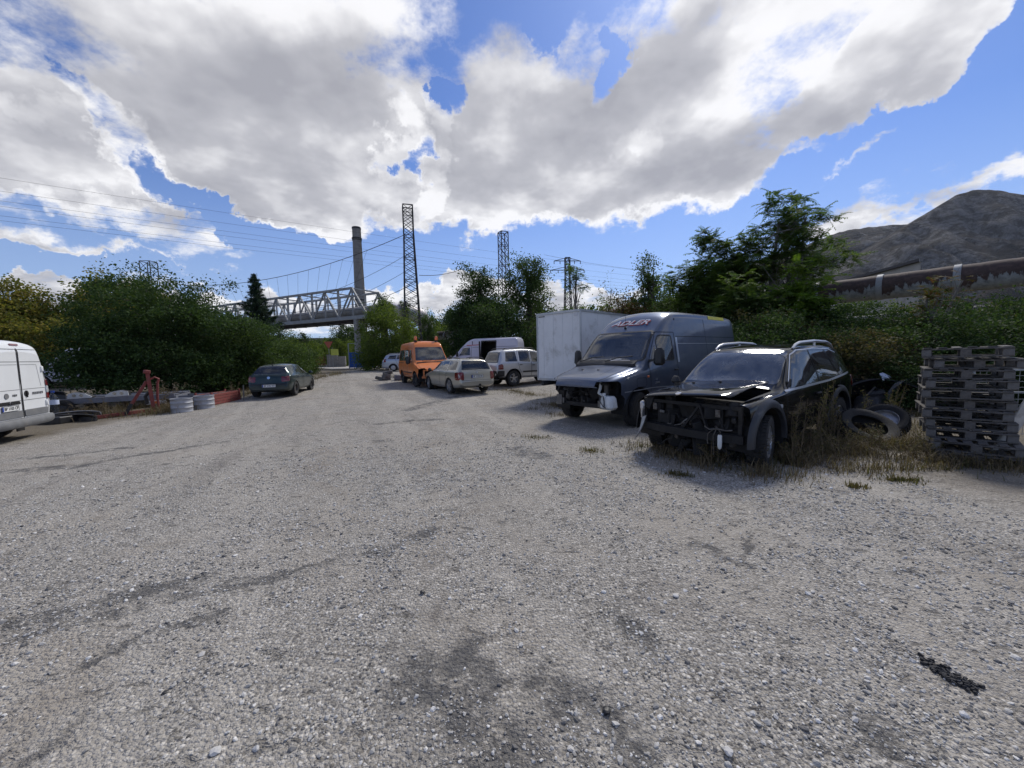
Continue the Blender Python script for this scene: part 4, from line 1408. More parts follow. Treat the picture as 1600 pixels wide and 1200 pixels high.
    for y0, y1 in ((-.72, -.10), (.02, .66)):
        MB().tube([(V.xf - .98, y0, 1.31), (V.xf - 1.06, (y0 + y1) / 2, 1.40), (V.xf - 1.09, y1, 1.42)], .012, 6).build('wiper', 'black_plastic', R, True)
    V.wheel_wells((.9, 4.6), .43, .37)
    V.wheels([(.9, 1), (.9, -1), (4.6, 1), (4.6, -1)], .345, .235, 'rim_steel', 'steel', rad(8))
    V.floor(.95, 5.5, .55, 1.7)
    for y in (-.5, .5):
        V.seat(2.05, y, .85, .52, .7)
    V.seat(2.05, -.12, .85, .4, .7)
    MB().box((V.xf - 2.45, 0, 1.45), (.04, 1.62, 1.6)).build('bulkhead', 'cabin_trim', R)
    V.dash(1.30, 1.18, 1.6)
    MB().box((V.xf - 1.15, .30, 1.33), (.20, .55, .025), (0, .1, .1), bev=.006).box((V.xf - 1.18, .20, 1.36), (.16, .3, .02), (0, .1, -.1), bev=.006).build('papers', 'lettering_white', R)
    # front cavity
    MB().box((V.xf - .82, 0, .70), (.5, 1.36, .55), bev=.04).build('engine_block', 'engine_black', R, True)
    f = MB()
    f.beam((V.xf - .22, -.68, .89), (V.xf - .22, .68, .89), .07, .05).beam((V.xf - .26, -.62, .43), (V.xf - .26, .62, .43), .08, .08)
    f.build('radiator_frame', 'engine_black', R)
    for sd in (-1, 1):
        f = MB().beam((V.xf - .30, .60 * sd, .45), (V.xf - .30, .60 * sd, .92), .08, .05).beam((V.xf - .7, .52 * sd, .48), (V.xf - .18, .52 * sd, .48), .10, .12)
        f.box((V.xf - .17, .60 * sd, .50), (.02, .16, .22), bev=.005)
        f.cyl((V.xf - .165, .58 * sd, .54), (V.xf - .15, .58 * sd, .54), .02, n=8).cyl((V.xf - .165, .62 * sd, .44), (V.xf - .15, .62 * sd, .44), .02, n=8)
        f.build('bumper_mount', 'engine_metal', R)
    clutter(R, 'engine_parts', V.xf - .60, V.xf - .28, -.60, .60, .42, .88, 34, 15, 'engine_black', .06, .26)
    kind(clutter(R, 'engine_fittings', V.xf - .52, V.xf - .26, -.58, .62, .46, .86, 12, 16, 'engine_metal', .04, .12), 'stuff')
    MB().box((V.xf - .50, -.22, .62), (.05, .62, .40)).build('radiator', 'engine_black', R)
    MB().box((V.xf - .36, -.54, .62), (.26, .26, .30), (.2, .1, 0), bev=.06).build('air_box', 'engine_metal', R, True)
    t = MB().box((V.xf - .22, .71, .52), (.22, .34, .27), (0, .05, -.1), .9, bev=.05).cyl((V.xf - .20, .62, .64), (V.xf - .20, .62, .71), .035, n=10)
    t.build('washer_tank', 'white_tank', R, True)
    MB().tube([(V.xf - .10, .58, .68), (V.xf - .09, .60, .55), (V.xf - .08, .68, .46), (V.xf - .09, .74, .43)], .009, 6).tube([(V.xf - .09, .68, .66), (V.xf - .09, .70, .55), (V.xf - .09, .70, .44)], .012, 6).build('hose', 'black_plastic', R, True)
    MB().tube([(V.xf - .22, .52, .92), (V.xf - .19, .53, .80), (V.xf - .18, .50, .70), (V.xf - .22, .56, .66)], .030, 8).build('filler_neck', 'white_tank', R, True)
    return V


VAN_POS, VAN_HEAD, VAN_S = (3.78, 10.55), -142.0, 1.095
slate_van()


# ---- small family cars and the others
def glazed(V, fw, rw, sides, extra=()):
    V.cut('windscreen', rounded(fw, .06), 'front', .3)
    if rw:
        V.cut('rear_window', rounded(rw, .06), 'rear', .25)
    for i, poly in enumerate(sides):
        V.cut('side_window:%d' % i, rounded(poly, .04), 'side', .2)


def std_mats(p, n):
    d = {'body': p, 'windscreen': 'windscreen_glass', 'rear_window': 'car_glass'}
    for i in range(n):
        d['side_window:%d' % i] = 'car_glass'
    return d


def hatchback():
    sp = dict(L=4.15, xf=2.095, track=.755, step=.06,
              top=[(0, .52), (.06, .66), (.25, .76), (1.05, .92), (1.15, .96), (1.75, 1.32), (2.05, 1.41), (2.6, 1.44), (3.3, 1.40), (3.58, 1.35), (3.95, .99), (4.05, .92), (4.12, .6), (4.15, .52)],
              belt=[(0, .48), (.1, .60), (.3, .70), (1.0, .85), (1.3, .89), (3.5, .95), (3.9, .93), (4.03, .84), (4.15, .47)],
              bot=[(0, .32), (.15, .22), (.6, .2), (3.5, .2), (4.0, .26), (4.15, .34)],
              wid=[(0, .6), (.08, .74), (.3, .83), (1, .868), (3, .868), (3.8, .84), (4.05, .79), (4.15, .72)],
              rw=[(0, .5), (.3, .68), (1.1, .74), (1.8, .59), (2.2, .57), (3.2, .56), (3.6, .56), (3.95, .70), (4.15, .62)],
              drop=[(0, .02), (1.0, .05), (1.8, .07), (3.6, .06), (4.0, .05), (4.15, .02)])
    V = Vehicle('hatchback', 'dark green hatchback parked along the hedge, number plate on its bumper', 'car', sp, (-10.5, 17.75), 103, .965)
    R = V.root
    V.wheel_arch(.84, .30, .36); V.wheel_arch(3.35, .30, .36)
    glazed(V, [(-.68, 1.0), (.68, 1.0), (.56, 1.31), (-.56, 1.31)], [(-.66, 1.0), (.66, 1.0), (.53, 1.33), (-.53, 1.33)],
           [[(1.36, .94), (1.88, 1.28), (2.28, 1.33), (2.30, .95)], [(2.38, .95), (2.36, 1.335), (2.86, 1.325), (3.06, .98)]])
    V.door('door:f', [(1.16, .30), (1.12, .86), (1.80, 1.34), (2.33, 1.385), (2.345, .30)], (2.2, .82))
    V.door('door:r', [(2.355, .30), (2.34, 1.385), (2.88, 1.37), (3.16, .95), (3.02, .62), (2.86, .30)], (2.98, .85))
    V.cut('tailgate', rounded([(-.66, .58), (.66, .58), (.66, .95), (.57, 1.36), (-.57, 1.36), (-.66, .95)], .05), 'rear', .2)
    ob = V.finish(std_mats('paint_green', 2), ('side_window:0', 'side_window:1', 'door:f', 'door:r'))
    V.door_trim('paint_green')
    V.ribbon('tailgate_seam', rounded([(-.66, .58), (.66, .58), (.66, .95), (-.66, .95)], .05), 'rear', 'seam', .012, parent=ob[('tailgate', 0)])
    for sd in (1, -1):
        V.patch('tail_light', [(.50 * sd, .66), (.50 * sd, .88), (.78 * sd, .90), (.80 * sd, .68)], 'rear', 'lamp_red', 1, .012)
        V.mirror(1.42, .98, .84, sd, 'paint_green')
        V.patch('headlight', [(.38 * sd, .58), (.38 * sd, .70), (.68 * sd, .72), (.72 * sd, .60)], 'front', 'lamp_clear', 1, .01)
    p, n = V.hit('rear', 0, .84, 1, 0)
    MB().cyl(p, p + n * .012, .06, n=16).build('badge', 'chrome', ob[('tailgate', 0)], True)
    V.plate('rear', -.02, .50, 'BP 2767 BT')
    V.ribbon('bumper_strip', [(-.74, .545), (.74, .545)], 'rear', 'black_plastic', .04, 1, False, .008)
    MB().cyl((V.xf - 3.5, 0, 1.36), (V.xf - 3.55, 0, 1.42), .025, .02, 8).cyl((V.xf - 3.52, 0, 1.41), (V.xf - 3.62, 0, 1.56), .005, n=5).build('aerial', 'black_plastic', R, True)
    V.wheel_wells((.84, 3.35), .36, .30)
    V.wheels([(.84, 1), (.84, -1), (3.35, 1), (3.35, -1)], .31, .20, 'rim_steel', 'steel')
    V.floor(1.0, 3.9, .30, 1.5)
    for y in (-.36, .36):
        V.seat(2.15, y, .42)
    V.seat(3.0, 0, .45, 1.2)
    V.dash(1.42, .78, 1.3)


hatchback()


def estate():
    sp = dict(L=4.40, xf=2.125, track=.765, step=.06,
              top=[(0, .52), (.06, .66), (.25, .76), (1.05, .92), (1.15, .96), (1.75, 1.33), (2.05, 1.43), (2.6, 1.465), (3.6, 1.45), (4.0, 1.41), (4.12, 1.36), (4.30, .98), (4.34, .92), (4.38, .6), (4.40, .52)],
              belt=[(0, .48), (.1, .60), (.3, .70), (1.0, .85), (1.3, .89), (3.5, .94), (4.2, .93), (4.32, .84), (4.40, .47)],
              bot=[(0, .32), (.15, .22), (.6, .2), (3.5, .2), (4.2, .26), (4.40, .34)],
              wid=[(0, .6), (.08, .74), (.3, .83), (1, .868), (3.2, .868), (4.1, .84), (4.32, .80), (4.40, .74)],
              rw=[(0, .5), (.3, .68), (1.1, .74), (1.8, .59), (2.2, .57), (3.6, .565), (4.1, .57), (4.3, .70), (4.40, .64)],
              drop=[(0, .02), (1.0, .05), (1.8, .07), (4.1, .06), (4.3, .04), (4.40, .02)])
    V = Vehicle('estate_car', 'champagne silver estate car with roof rails and tow hook beside the orange van', 'car', sp, (-2.55, 17.4), 121.5, .985)
    R = V.root
    V.wheel_arch(.868, .31, .36); V.wheel_arch(3.383, .31, .36)
    glazed(V, [(-.68, 1.0), (.68, 1.0), (.56, 1.32), (-.56, 1.32)], [(-.67, .98), (.67, .98), (.55, 1.36), (-.55, 1.36)],
           [[(1.38, .94), (1.90, 1.29), (2.28, 1.345), (2.30, .95)], [(2.38, .95), (2.36, 1.35), (2.98, 1.355), (3.10, .97)], [(3.18, .97), (3.06, 1.355), (3.85, 1.335), (4.02, 1.0)]])
    V.door('door:f', [(1.16, .30), (1.12, .86), (1.80, 1.34), (2.33, 1.395), (2.345, .30)], (2.2, .80))
    V.door('door:r', [(2.355, .30), (2.34, 1.40), (3.00, 1.40), (3.20, .95), (3.04, .62), (2.86, .30)], (2.98, .83))
    V.cut('tailgate', rounded([(-.70, .56), (.70, .56), (.70, .95), (.58, 1.39), (-.58, 1.39), (-.70, .95)], .05), 'rear', .2)
    ob = V.finish(std_mats('paint_gold', 3), ('side_window:0', 'side_window:1', 'side_window:2', 'door:f', 'door:r'))
    V.door_trim('paint_gold')
    V.ribbon('tailgate_seam', rounded([(-.70, .56), (.70, .56), (.70, .95), (-.70, .95)], .05), 'rear', 'seam', .012, parent=ob[('tailgate', 0)])
    for sd in (1, -1):
        V.patch('tail_light', [(.60 * sd, .58), (.60 * sd, .90), (.80 * sd, .90), (.84 * sd, .58)], 'rear', 'lamp_red', 1, .012)
        V.patch('tail_light', [(4.02, .58), (4.02, .88), (4.26, .90), (4.28, .58)], 'side', 'lamp_red', sd, .010)
        V.mirror(1.42, .98, .84, sd, 'black_plastic')
        V.patch('headlight', [(.38 * sd, .58), (.38 * sd, .70), (.68 * sd, .72), (.72 * sd, .60)], 'front', 'lamp_clear', 1, .01)
        pts = [(V.xf - x, .54 * sd, z) for x, z in ((2.15, 1.42), (2.25, 1.475), (3.0, 1.50), (3.7, 1.485), (3.9, 1.43))]
        MB().tube(pts, .016, 6).build('roof_rail', 'black_plastic', R, True)
    V.ribbon('bumper_strip', [(-.78, .53), (.78, .53)], 'rear', 'paint_gold', .05, 1, False, .012)
    p, n = V.hit('rear', 0, .88, 1, 0)
    MB().cyl(p, p + n * .012, .055, n=16).build('badge', 'chrome', ob[('tailgate', 0)], True)
    V.plate('rear', 0, .72, 'BP 2328 BK')
    MB().tube([(V.xf - 4.1, 0, .30), (V.xf - 4.48, 0, .30), (V.xf - 4.52, 0, .36)], .022, 6).box((V.xf - 4.40, -.10, .36), (.05, .1, .09), bev=.01).build('tow_hook', 'black_plastic', R, True)
    MB().cyl((V.xf - 3.7, 0, 1.44), (V.xf - 3.75, 0, 1.48), .025, .02, 8).cyl((V.xf - 3.72, 0, 1.47), (V.xf - 3.86, 0, 1.80), .005, n=5).build('aerial', 'black_plastic', R, True)
    V.wheel_wells((.868, 3.383), .36, .31)
    V.wheels([(.868, 1), (.868, -1), (3.383, 1), (3.383, -1)], .325, .21, 'rim_silver', 'twin', rad(-6), hub_r=.7)
    V.floor(1.0, 4.2, .30, 1.5)
    for y in (-.36, .36):
        V.seat(2.15, y, .42)
    V.seat(3.0, 0, .45, 1.2)
    V.dash(1.42, .78, 1.3)


estate()


def silver_suv():
    sp = dict(L=4.59, xf=2.24, track=.78, step=.06,
              top=[(0, .6), (.06, .82), (.25, .95), (1.15, 1.08), (1.25, 1.12), (1.95, 1.62), (2.2, 1.72), (2.8, 1.77), (3.9, 1.74), (4.15, 1.68), (4.42, 1.12), (4.5, 1.02), (4.56, .7), (4.59, .6)],
              belt=[(0, .55), (.1, .74), (.3, .86), (1.1, .99), (1.5, 1.04), (3.4, 1.12), (4.3, 1.10), (4.5, .95), (4.59, .55)],
              bot=[(0, .42), (.2, .34), (.8, .34), (3.6, .34), (4.3, .42), (4.59, .48)],
              wid=[(0, .62), (.1, .78), (.3, .87), (1, .915), (3.6, .915), (4.3, .88), (4.52, .82), (4.59, .74)],
              rw=[(0, .5), (.2, .68), (1.2, .76), (2.0, .62), (2.5, .61), (3.8, .60), (4.15, .60), (4.45, .74), (4.59, .66)],
              drop=[(0, .03), (1.3, .05), (2.1, .07), (4.1, .07), (4.45, .04), (4.59, .02)])
    V = Vehicle('silver_suv', 'silver SUV with black lower bumper parked nose in beside the white truck box', 'car', sp, (.80, 19.7), 33, 1.0)
    R = V.root
    V.wheel_arch(.83, .39, .44); V.wheel_arch(3.65, .39, .44)
    glazed(V, [(-.70, 1.14), (.70, 1.14), (.60, 1.60), (-.60, 1.60)], [(-.70, 1.10), (.70, 1.10), (.57, 1.62), (-.57, 1.62)],
           [[(1.55, 1.08), (2.05, 1.57), (2.55, 1.64), (2.58, 1.11)], [(2.66, 1.11), (2.63, 1.645), (3.22, 1.64), (3.30, 1.15)], [(3.42, 1.15), (3.40, 1.63), (3.95, 1.60), (4.08, 1.16)]])
    V.door('door:f', [(1.25, .45), (1.22, 1.03), (1.95, 1.63), (2.60, 1.69), (2.615, .45)], (2.5, .96))
    V.door('door:r', [(2.625, .45), (2.61, 1.69), (3.30, 1.68), (3.40, 1.1), (3.32, .8), (3.12, .45)], (3.25, .99))
    ob = V.finish(std_mats('paint_silver', 3), ('side_window:0', 'side_window:1', 'side_window:2', 'door:f', 'door:r'))
    V.door_trim('black_plastic')
    for sd in (1, -1):
        V.patch('tail_light', [(4.22, .80), (4.22, 1.00), (4.30, 1.06), (4.46, 1.0), (4.48, .80)], 'side', 'lamp_red', sd, .012)
        V.mirror(1.55, 1.14, .88, sd, 'black_plastic')
        V.ribbon('side_strip', [(1.32, .66), (3.14, .66)], 'side', 'black_plastic', .07, sd, False, .01)
        pts = [(V.xf - x, .57 * sd, z) for x, z in ((2.2, 1.70), (2.3, 1.79), (3.0, 1.82), (3.9, 1.79), (4.05, 1.71))]
        MB().tube(pts, .018, 6).build('roof_rail', 'black_plastic', R, True)
        V.patch('headlight', [(.40 * sd, .72), (.40 * sd, .86), (.70 * sd, .88), (.74 * sd, .74)], 'front', 'lamp_clear', 1, .01)
    V.patch('bumper', [(-.80, .50), (.80, .50), (.80, .74), (-.80, .74)], 'rear', 'black_plastic', 1, .07)
    for sd in (1, -1):
        V.patch('bumper_corner', [(4.18, .50), (4.18, .74), (4.50, .74), (4.52, .50)], 'side', 'black_plastic', sd, .045)
    V.wheel_wells((.83, 3.65), .44, .39)
    V.wheels([(.83, 1), (.83, -1), (3.65, 1), (3.65, -1)], .365, .25, 'rim_silver', 'spokes')
    V.floor(1.2, 4.3, .45, 1.6)
    for y in (-.38, .38):
        V.seat(2.35, y, .62)
    V.seat(3.25, 0, .64, 1.3)
    V.dash(1.62, .98, 1.4)


silver_suv()


def orange_van():
    sp = dict(L=4.84, xf=2.35, track=.83, step=.06,
              top=[(0, .66), (.05, .82), (.2, .92), (.7, 1.12), (.92, 1.21), (1.0, 1.26), (1.60, 2.02), (1.72, 2.14), (1.95, 2.25), (2.4, 2.30), (4.6, 2.28), (4.74, 2.22), (4.82, 2.02), (4.84, 1.9)],
              belt=[(0, .62), (.2, .84), (.9, 1.12), (1.4, 1.18), (4.84, 1.20)],
              bot=[(0, .38), (.3, .36), (4.6, .40), (4.84, .48)],
              wid=[(0, .72), (.12, .82), (.5, .92), (1.2, .965), (4.6, .965), (4.78, .94), (4.84, .90)],
              rw=[(0, .6), (.2, .76), (.95, .85), (1.65, .74), (2.2, .77), (4.6, .78), (4.84, .74)],
              drop=[(0, .03), (1.0, .06), (1.7, .08), (2.4, .11), (4.6, .11), (4.84, .07)])
    V = Vehicle('orange_van', 'orange low roof van with two amber beacons and no front bumper', 'van', sp, (-4.62, 20.6), -63, .995)
    R = V.root
    V.wheel_arch(.85, .36, .42); V.wheel_arch(3.85, .36, .42)
    sides = [[(1.50, 1.30), (1.86, 1.82), (2.24, 1.84), (2.26, 1.27)], [(2.42, 1.27), (2.42, 1.86), (3.28, 1.86), (3.28, 1.27)], [(3.38, 1.27), (3.38, 1.86), (4.55, 1.86), (4.57, 1.27)]]
    glazed(V, [(-.80, 1.28), (.80, 1.28), (.69, 1.96), (-.69, 1.96)], [(-.72, 1.26), (.72, 1.26), (.68, 1.86), (-.68, 1.86)], sides)
    V.delete([(-.2, -.2), (.40, -.2), (.40, .60), (.30, .70), (-.2, .86)], 'side', None)
    for sd in (1, -1):
        V.cut('_gone', [(-.2, .58), (.30, .58), (.30, .86), (.20, .92), (-.2, .90)], 'side', .05, True, sd, lambda c: abs(c.y) > .42)
    V.door('door', [(1.26, .50), (1.22, 1.20), (1.76, 1.92), (2.34, 1.95), (2.34, .50)], (2.26, 1.08))
    V.cut('sliding_door', [(2.36, .52), (2.36, 1.95), (3.33, 1.95), (3.33, .52)], 'side', .25, side=-1)
    m = std_mats('paint_orange', 3); m['side_window:1'] = 'clear_glass'; m['side_window:2'] = 'clear_glass'
    ob = V.finish(m, ('side_window:0', 'side_window:1', 'side_window:2', 'door'))
    V.door_trim('black_plastic', .014)
    V.ribbon('door_seam', [(2.36, .52), (2.36, 1.95), (3.33, 1.95), (3.33, .52)], 'side', 'seam', .014, -1, parent=ob[('sliding_door', 0)])
    V.ribbon('door_rail', [(3.35, 1.16), (4.6, 1.16)], 'side', 'seam', .03, -1, False)
    for sd in (1, -1):
        V.ribbon('side_strip', [(.5, .98), (1.5, 1.04), (4.7, 1.04)], 'side', 'paint_orange', .10, sd, False, .012)
        V.ribbon('side_strip', [(1.3, .68), (3.4, .68)], 'side', 'black_plastic', .05, sd, False, .012)
        V.mirror(1.42, 1.30, .93, sd, 'black_plastic', True)
        bx = MB().cyl((V.xf - 2.0, .55 * sd, 2.24), (V.xf - 2.0, .55 * sd, 2.30), .085, n=14).cyl((V.xf - 2.0, .55 * sd, 2.30), (V.xf - 2.0, .55 * sd, 2.33), .07, n=14)
        bcn = bx.build('beacon', 'black_plastic', R, True)
        MB().lathe([(.075, 2.33), (.078, 2.36), (.070, 2.50), (.050, 2.54), (.0, 2.55)], 'z', (V.xf - 2.0, .55 * sd, 0), 16).build('beacon_lens', 'lamp_orange', bcn, True)
        V.ribbon('tail_lamp_strip', [(4.72, .9), (4.72, 1.3)], 'side', 'lamp_red', .08, sd, False, .012)
    p, n = V.hit('front', .0, 1.20, 1, .0)
    V.ribbon('air_slot', [(-.50, 1.205), (.58, 1.205)], 'front', 'seam', .035, 1, False, .006)
    for y0, y1 in ((-.5, .05), (.15, .66)):
        MB().tube([(V.xf - .95, y0, 1.27), (V.xf - 1.04, (y0 + y1) / 2, 1.36), (V.xf - 1.06, y1, 1.37)], .012, 6).build('wiper', 'black_plastic', R, True)
    V.wheel_wells((.85, 3.85), .42, .36)
    V.wheels([(.85, 1), (.85, -1), (3.85, 1), (3.85, -1)], .34, .21, 'rim_steel', 'steel', rad(10))
    V.floor(.9, 4.7, .55, 1.7)
    for y in (-.48, .48):
        V.seat(2.0, y, .82, .5, .7); V.seat(3.0, y, .82, .6, .7)
    V.seat(4.0, 0, .82, 1.4, .7)
    V.dash(1.22, 1.12, 1.6)
    MB().box((V.xf - .72, 0, .70), (.5, 1.3, .5), bev=.04).build('engine_block', 'engine_black', R, True)
    f = MB().beam((V.xf - .18, -.66, .80), (V.xf - .18, .66, .80), .07, .06)
    for y in (-.64, -.2, .64):
        f.beam((V.xf - .18, y, .45), (V.xf - .18, y, .82), .07, .05)
    f.build('radiator_frame', 'paint_orange', R)
    MB().beam((V.xf - .14, -.74, .47), (V.xf - .14, .74, .47), .10, .10).build('bumper_beam', 'paint_orange', R)
    clutter(R, 'engine_parts', V.xf - .5, V.xf - .22, -.58, .58, .45, .84, 22, 25, 'engine_black')


orange_van()


def white_high_van():
    sp = dict(L=5.6, xf=2.75, track=.86, step=.08,
              top=[(0, .8), (.06, 1.0), (.9, 1.28), (1.0, 1.34), (1.6, 1.96), (2.1, 2.36), (2.4, 2.46), (5.4, 2.46), (5.5, 2.42), (5.58, 2.25), (5.6, 2.1)],
              belt=[(0, .72), (.2, .95), (1.0, 1.18), (2.5, 1.26), (5.6, 1.26)],
              bot=[(0, .36), (.5, .34), (5.3, .38), (5.6, .46)],
              wid=[(0, .74), (.15, .84), (.5, .93), (1.2, .985), (5.3, .985), (5.6, .92)],
              rw=[(0, .62), (.3, .76), (1.0, .85), (1.75, .745), (2.4, .80), (5.4, .80), (5.6, .76)],
              drop=[(0, .03), (1.0, .07), (1.75, .08), (2.5, .13), (5.4, .13), (5.6, .08)])
    V = Vehicle('white_high_van', 'dirty white high roof van with an open side doorway behind the estate car', 'van', sp, (-2.05, 27.0), 163, 1.0)
    R = V.root
    V.wheel_arch(.9, .37, .43); V.wheel_arch(4.6, .37, .43)
    V.cut('windscreen', rounded([(-.82, 1.37), (.82, 1.37), (.715, 1.92), (-.715, 1.92)], .07), 'front', .3)
    V.cut('door_window', rounded([(1.42, 1.30), (1.70, 1.82), (2.22, 1.84), (2.24, 1.31)], .06), 'side', .25)
    V.cut('_gone', [(3.05, .50), (3.05, 2.24), (4.10, 2.24), (4.10, .50)], 'side', .2, True, 1)
    V.door('door', [(1.28, .52), (1.24, 1.24), (1.74, 1.93), (2.34, 1.93), (2.36, .52)], (2.26, 1.10))
    ob = V.finish({'body': 'paint_lilac', 'windscreen': 'windscreen_glass', 'door_window': 'car_glass'}, ('door_window', 'door'))
    V.door_trim('black_plastic', .016)
    V.ribbon('doorway_frame', [(3.05, .50), (3.05, 2.24), (4.10, 2.24), (4.10, .50)], 'side', 'black_plastic', .06, 1)
    MB().box((V.xf - 3.0, 1.05, 1.38), (.10, .10, 1.7), bev=.03).build('door_post', 'black_plastic', R)
    for sd in (1, -1):
        V.ribbon('panel_seam', [(2.42, 1.84), (5.52, 1.84)], 'side', 'seam', .02, sd, False)
        V.mirror(1.36, 1.40, .93, sd, 'black_plastic', True)
        V.ribbon('panel_seam', [(1.95, 1.98), (2.95, 2.0)], 'side', 'lettering_red', .05, sd, False)
    MB().box((V.xf - 3.6, -.75, 1.35), (2.9, .04, 1.7)).box((V.xf - 2.4, 0, 1.4), (.04, 1.7, 1.7)).build('cargo_lining', 'cabin_trim', R)
    V.wheel_wells((.9, 4.6), .43, .37)
    V.wheels([(.9, 1), (.9, -1), (4.6, 1), (4.6, -1)], .345, .235, 'rim_steel', 'steel')
    V.floor(.95, 5.5, .55, 1.7)


white_high_van()


def far_estate():
    sp = dict(L=4.47, xf=2.22, track=.76, step=.08,
              top=[(0, .55), (.06, .70), (.25, .80), (1.0, .98), (1.1, 1.02), (1.85, 1.38), (2.2, 1.47), (2.8, 1.50), (3.8, 1.47), (4.12, 1.41), (4.32, 1.05), (4.40, .95), (4.45, .6), (4.47, .55)],
              belt=[(0, .5), (.1, .62), (.3, .74), (1.0, .90), (1.4, .95), (3.6, 1.03), (4.25, 1.0), (4.38, .86), (4.47, .5)],
              bot=[(0, .32), (.15, .22), (.6, .2), (3.5, .2), (4.2, .26), (4.47, .36)],
              wid=[(0, .6), (.1, .76), (.3, .85), (1, .90), (3.4, .90), (4.2, .86), (4.40, .80), (4.47, .74)],
              rw=[(0, .5), (.3, .70), (1.05, .76), (1.9, .60), (2.3, .585), (3.7, .575), (4.1, .57), (4.35, .72), (4.47, .64)],
              drop=[(0, .02), (1.0, .05), (1.8, .07), (4.1, .07), (4.3, .04), (4.47, .02)])
    V = Vehicle('blue_silver_estate', 'pale blue silver estate car parked under the leafy bush behind the orange van', 'car', sp, (-9.0, 33.9), 14, 1.0)
    R = V.root
    V.wheel_arch(.9, .32, .37); V.wheel_arch(3.55, .32, .37)
    glazed(V, [(-.70, 1.05), (.70, 1.05), (.58, 1.37), (-.58, 1.37)], [(-.68, 1.06), (.68, 1.06), (.56, 1.39), (-.56, 1.39)],
           [[(1.45, .99), (2.0, 1.34), (2.42, 1.385), (2.44, 1.02)], [(2.52, 1.02), (2.50, 1.39), (3.15, 1.385), (3.26, 1.06)], [(3.34, 1.06), (3.23, 1.38), (3.80, 1.36), (3.98, 1.08)]])
    V.door('door:f', [(1.20, .30), (1.16, .90), (1.90, 1.39), (2.47, 1.435), (2.485, .30)], (2.35, .88))
    V.door('door:r', [(2.495, .30), (2.48, 1.44), (3.17, 1.43), (3.36, 1.03), (3.20, .66), (3.02, .30)], (3.1, .92))
    ob = V.finish(std_mats('paint_bluesilver', 3), ('side_window:0', 'side_window:1', 'side_window:2', 'door:f', 'door:r'))
    V.door_trim('paint_bluesilver')
    for sd in (1, -1):
        V.patch('tail_light', [(4.1, .80), (4.1, 1.08), (4.30, 1.08), (4.34, .80)], 'side', 'lamp_red', sd, .01)
        V.mirror(1.5, 1.02, .86, sd, 'black_plastic')
        pts = [(V.xf - x, .55 * sd, z) for x, z in ((2.3, 1.46), (2.4, 1.53), (3.2, 1.55), (3.8, 1.52), (3.95, 1.44))]
        MB().tube(pts, .018, 6).build('roof_rail', 'silver_trim', R, True)
    V.wheel_wells((.9, 3.55), .37, .32)
    V.wheels([(.9, 1), (.9, -1), (3.55, 1), (3.55, -1)], .32, .20, 'rim_silver', 'cover')
    V.floor(1.0, 4.2, .32, 1.5)
    for y in (-.36, .36):
        V.seat(2.25, y, .45)
    V.seat(3.1, 0, .48, 1.2)


far_estate()


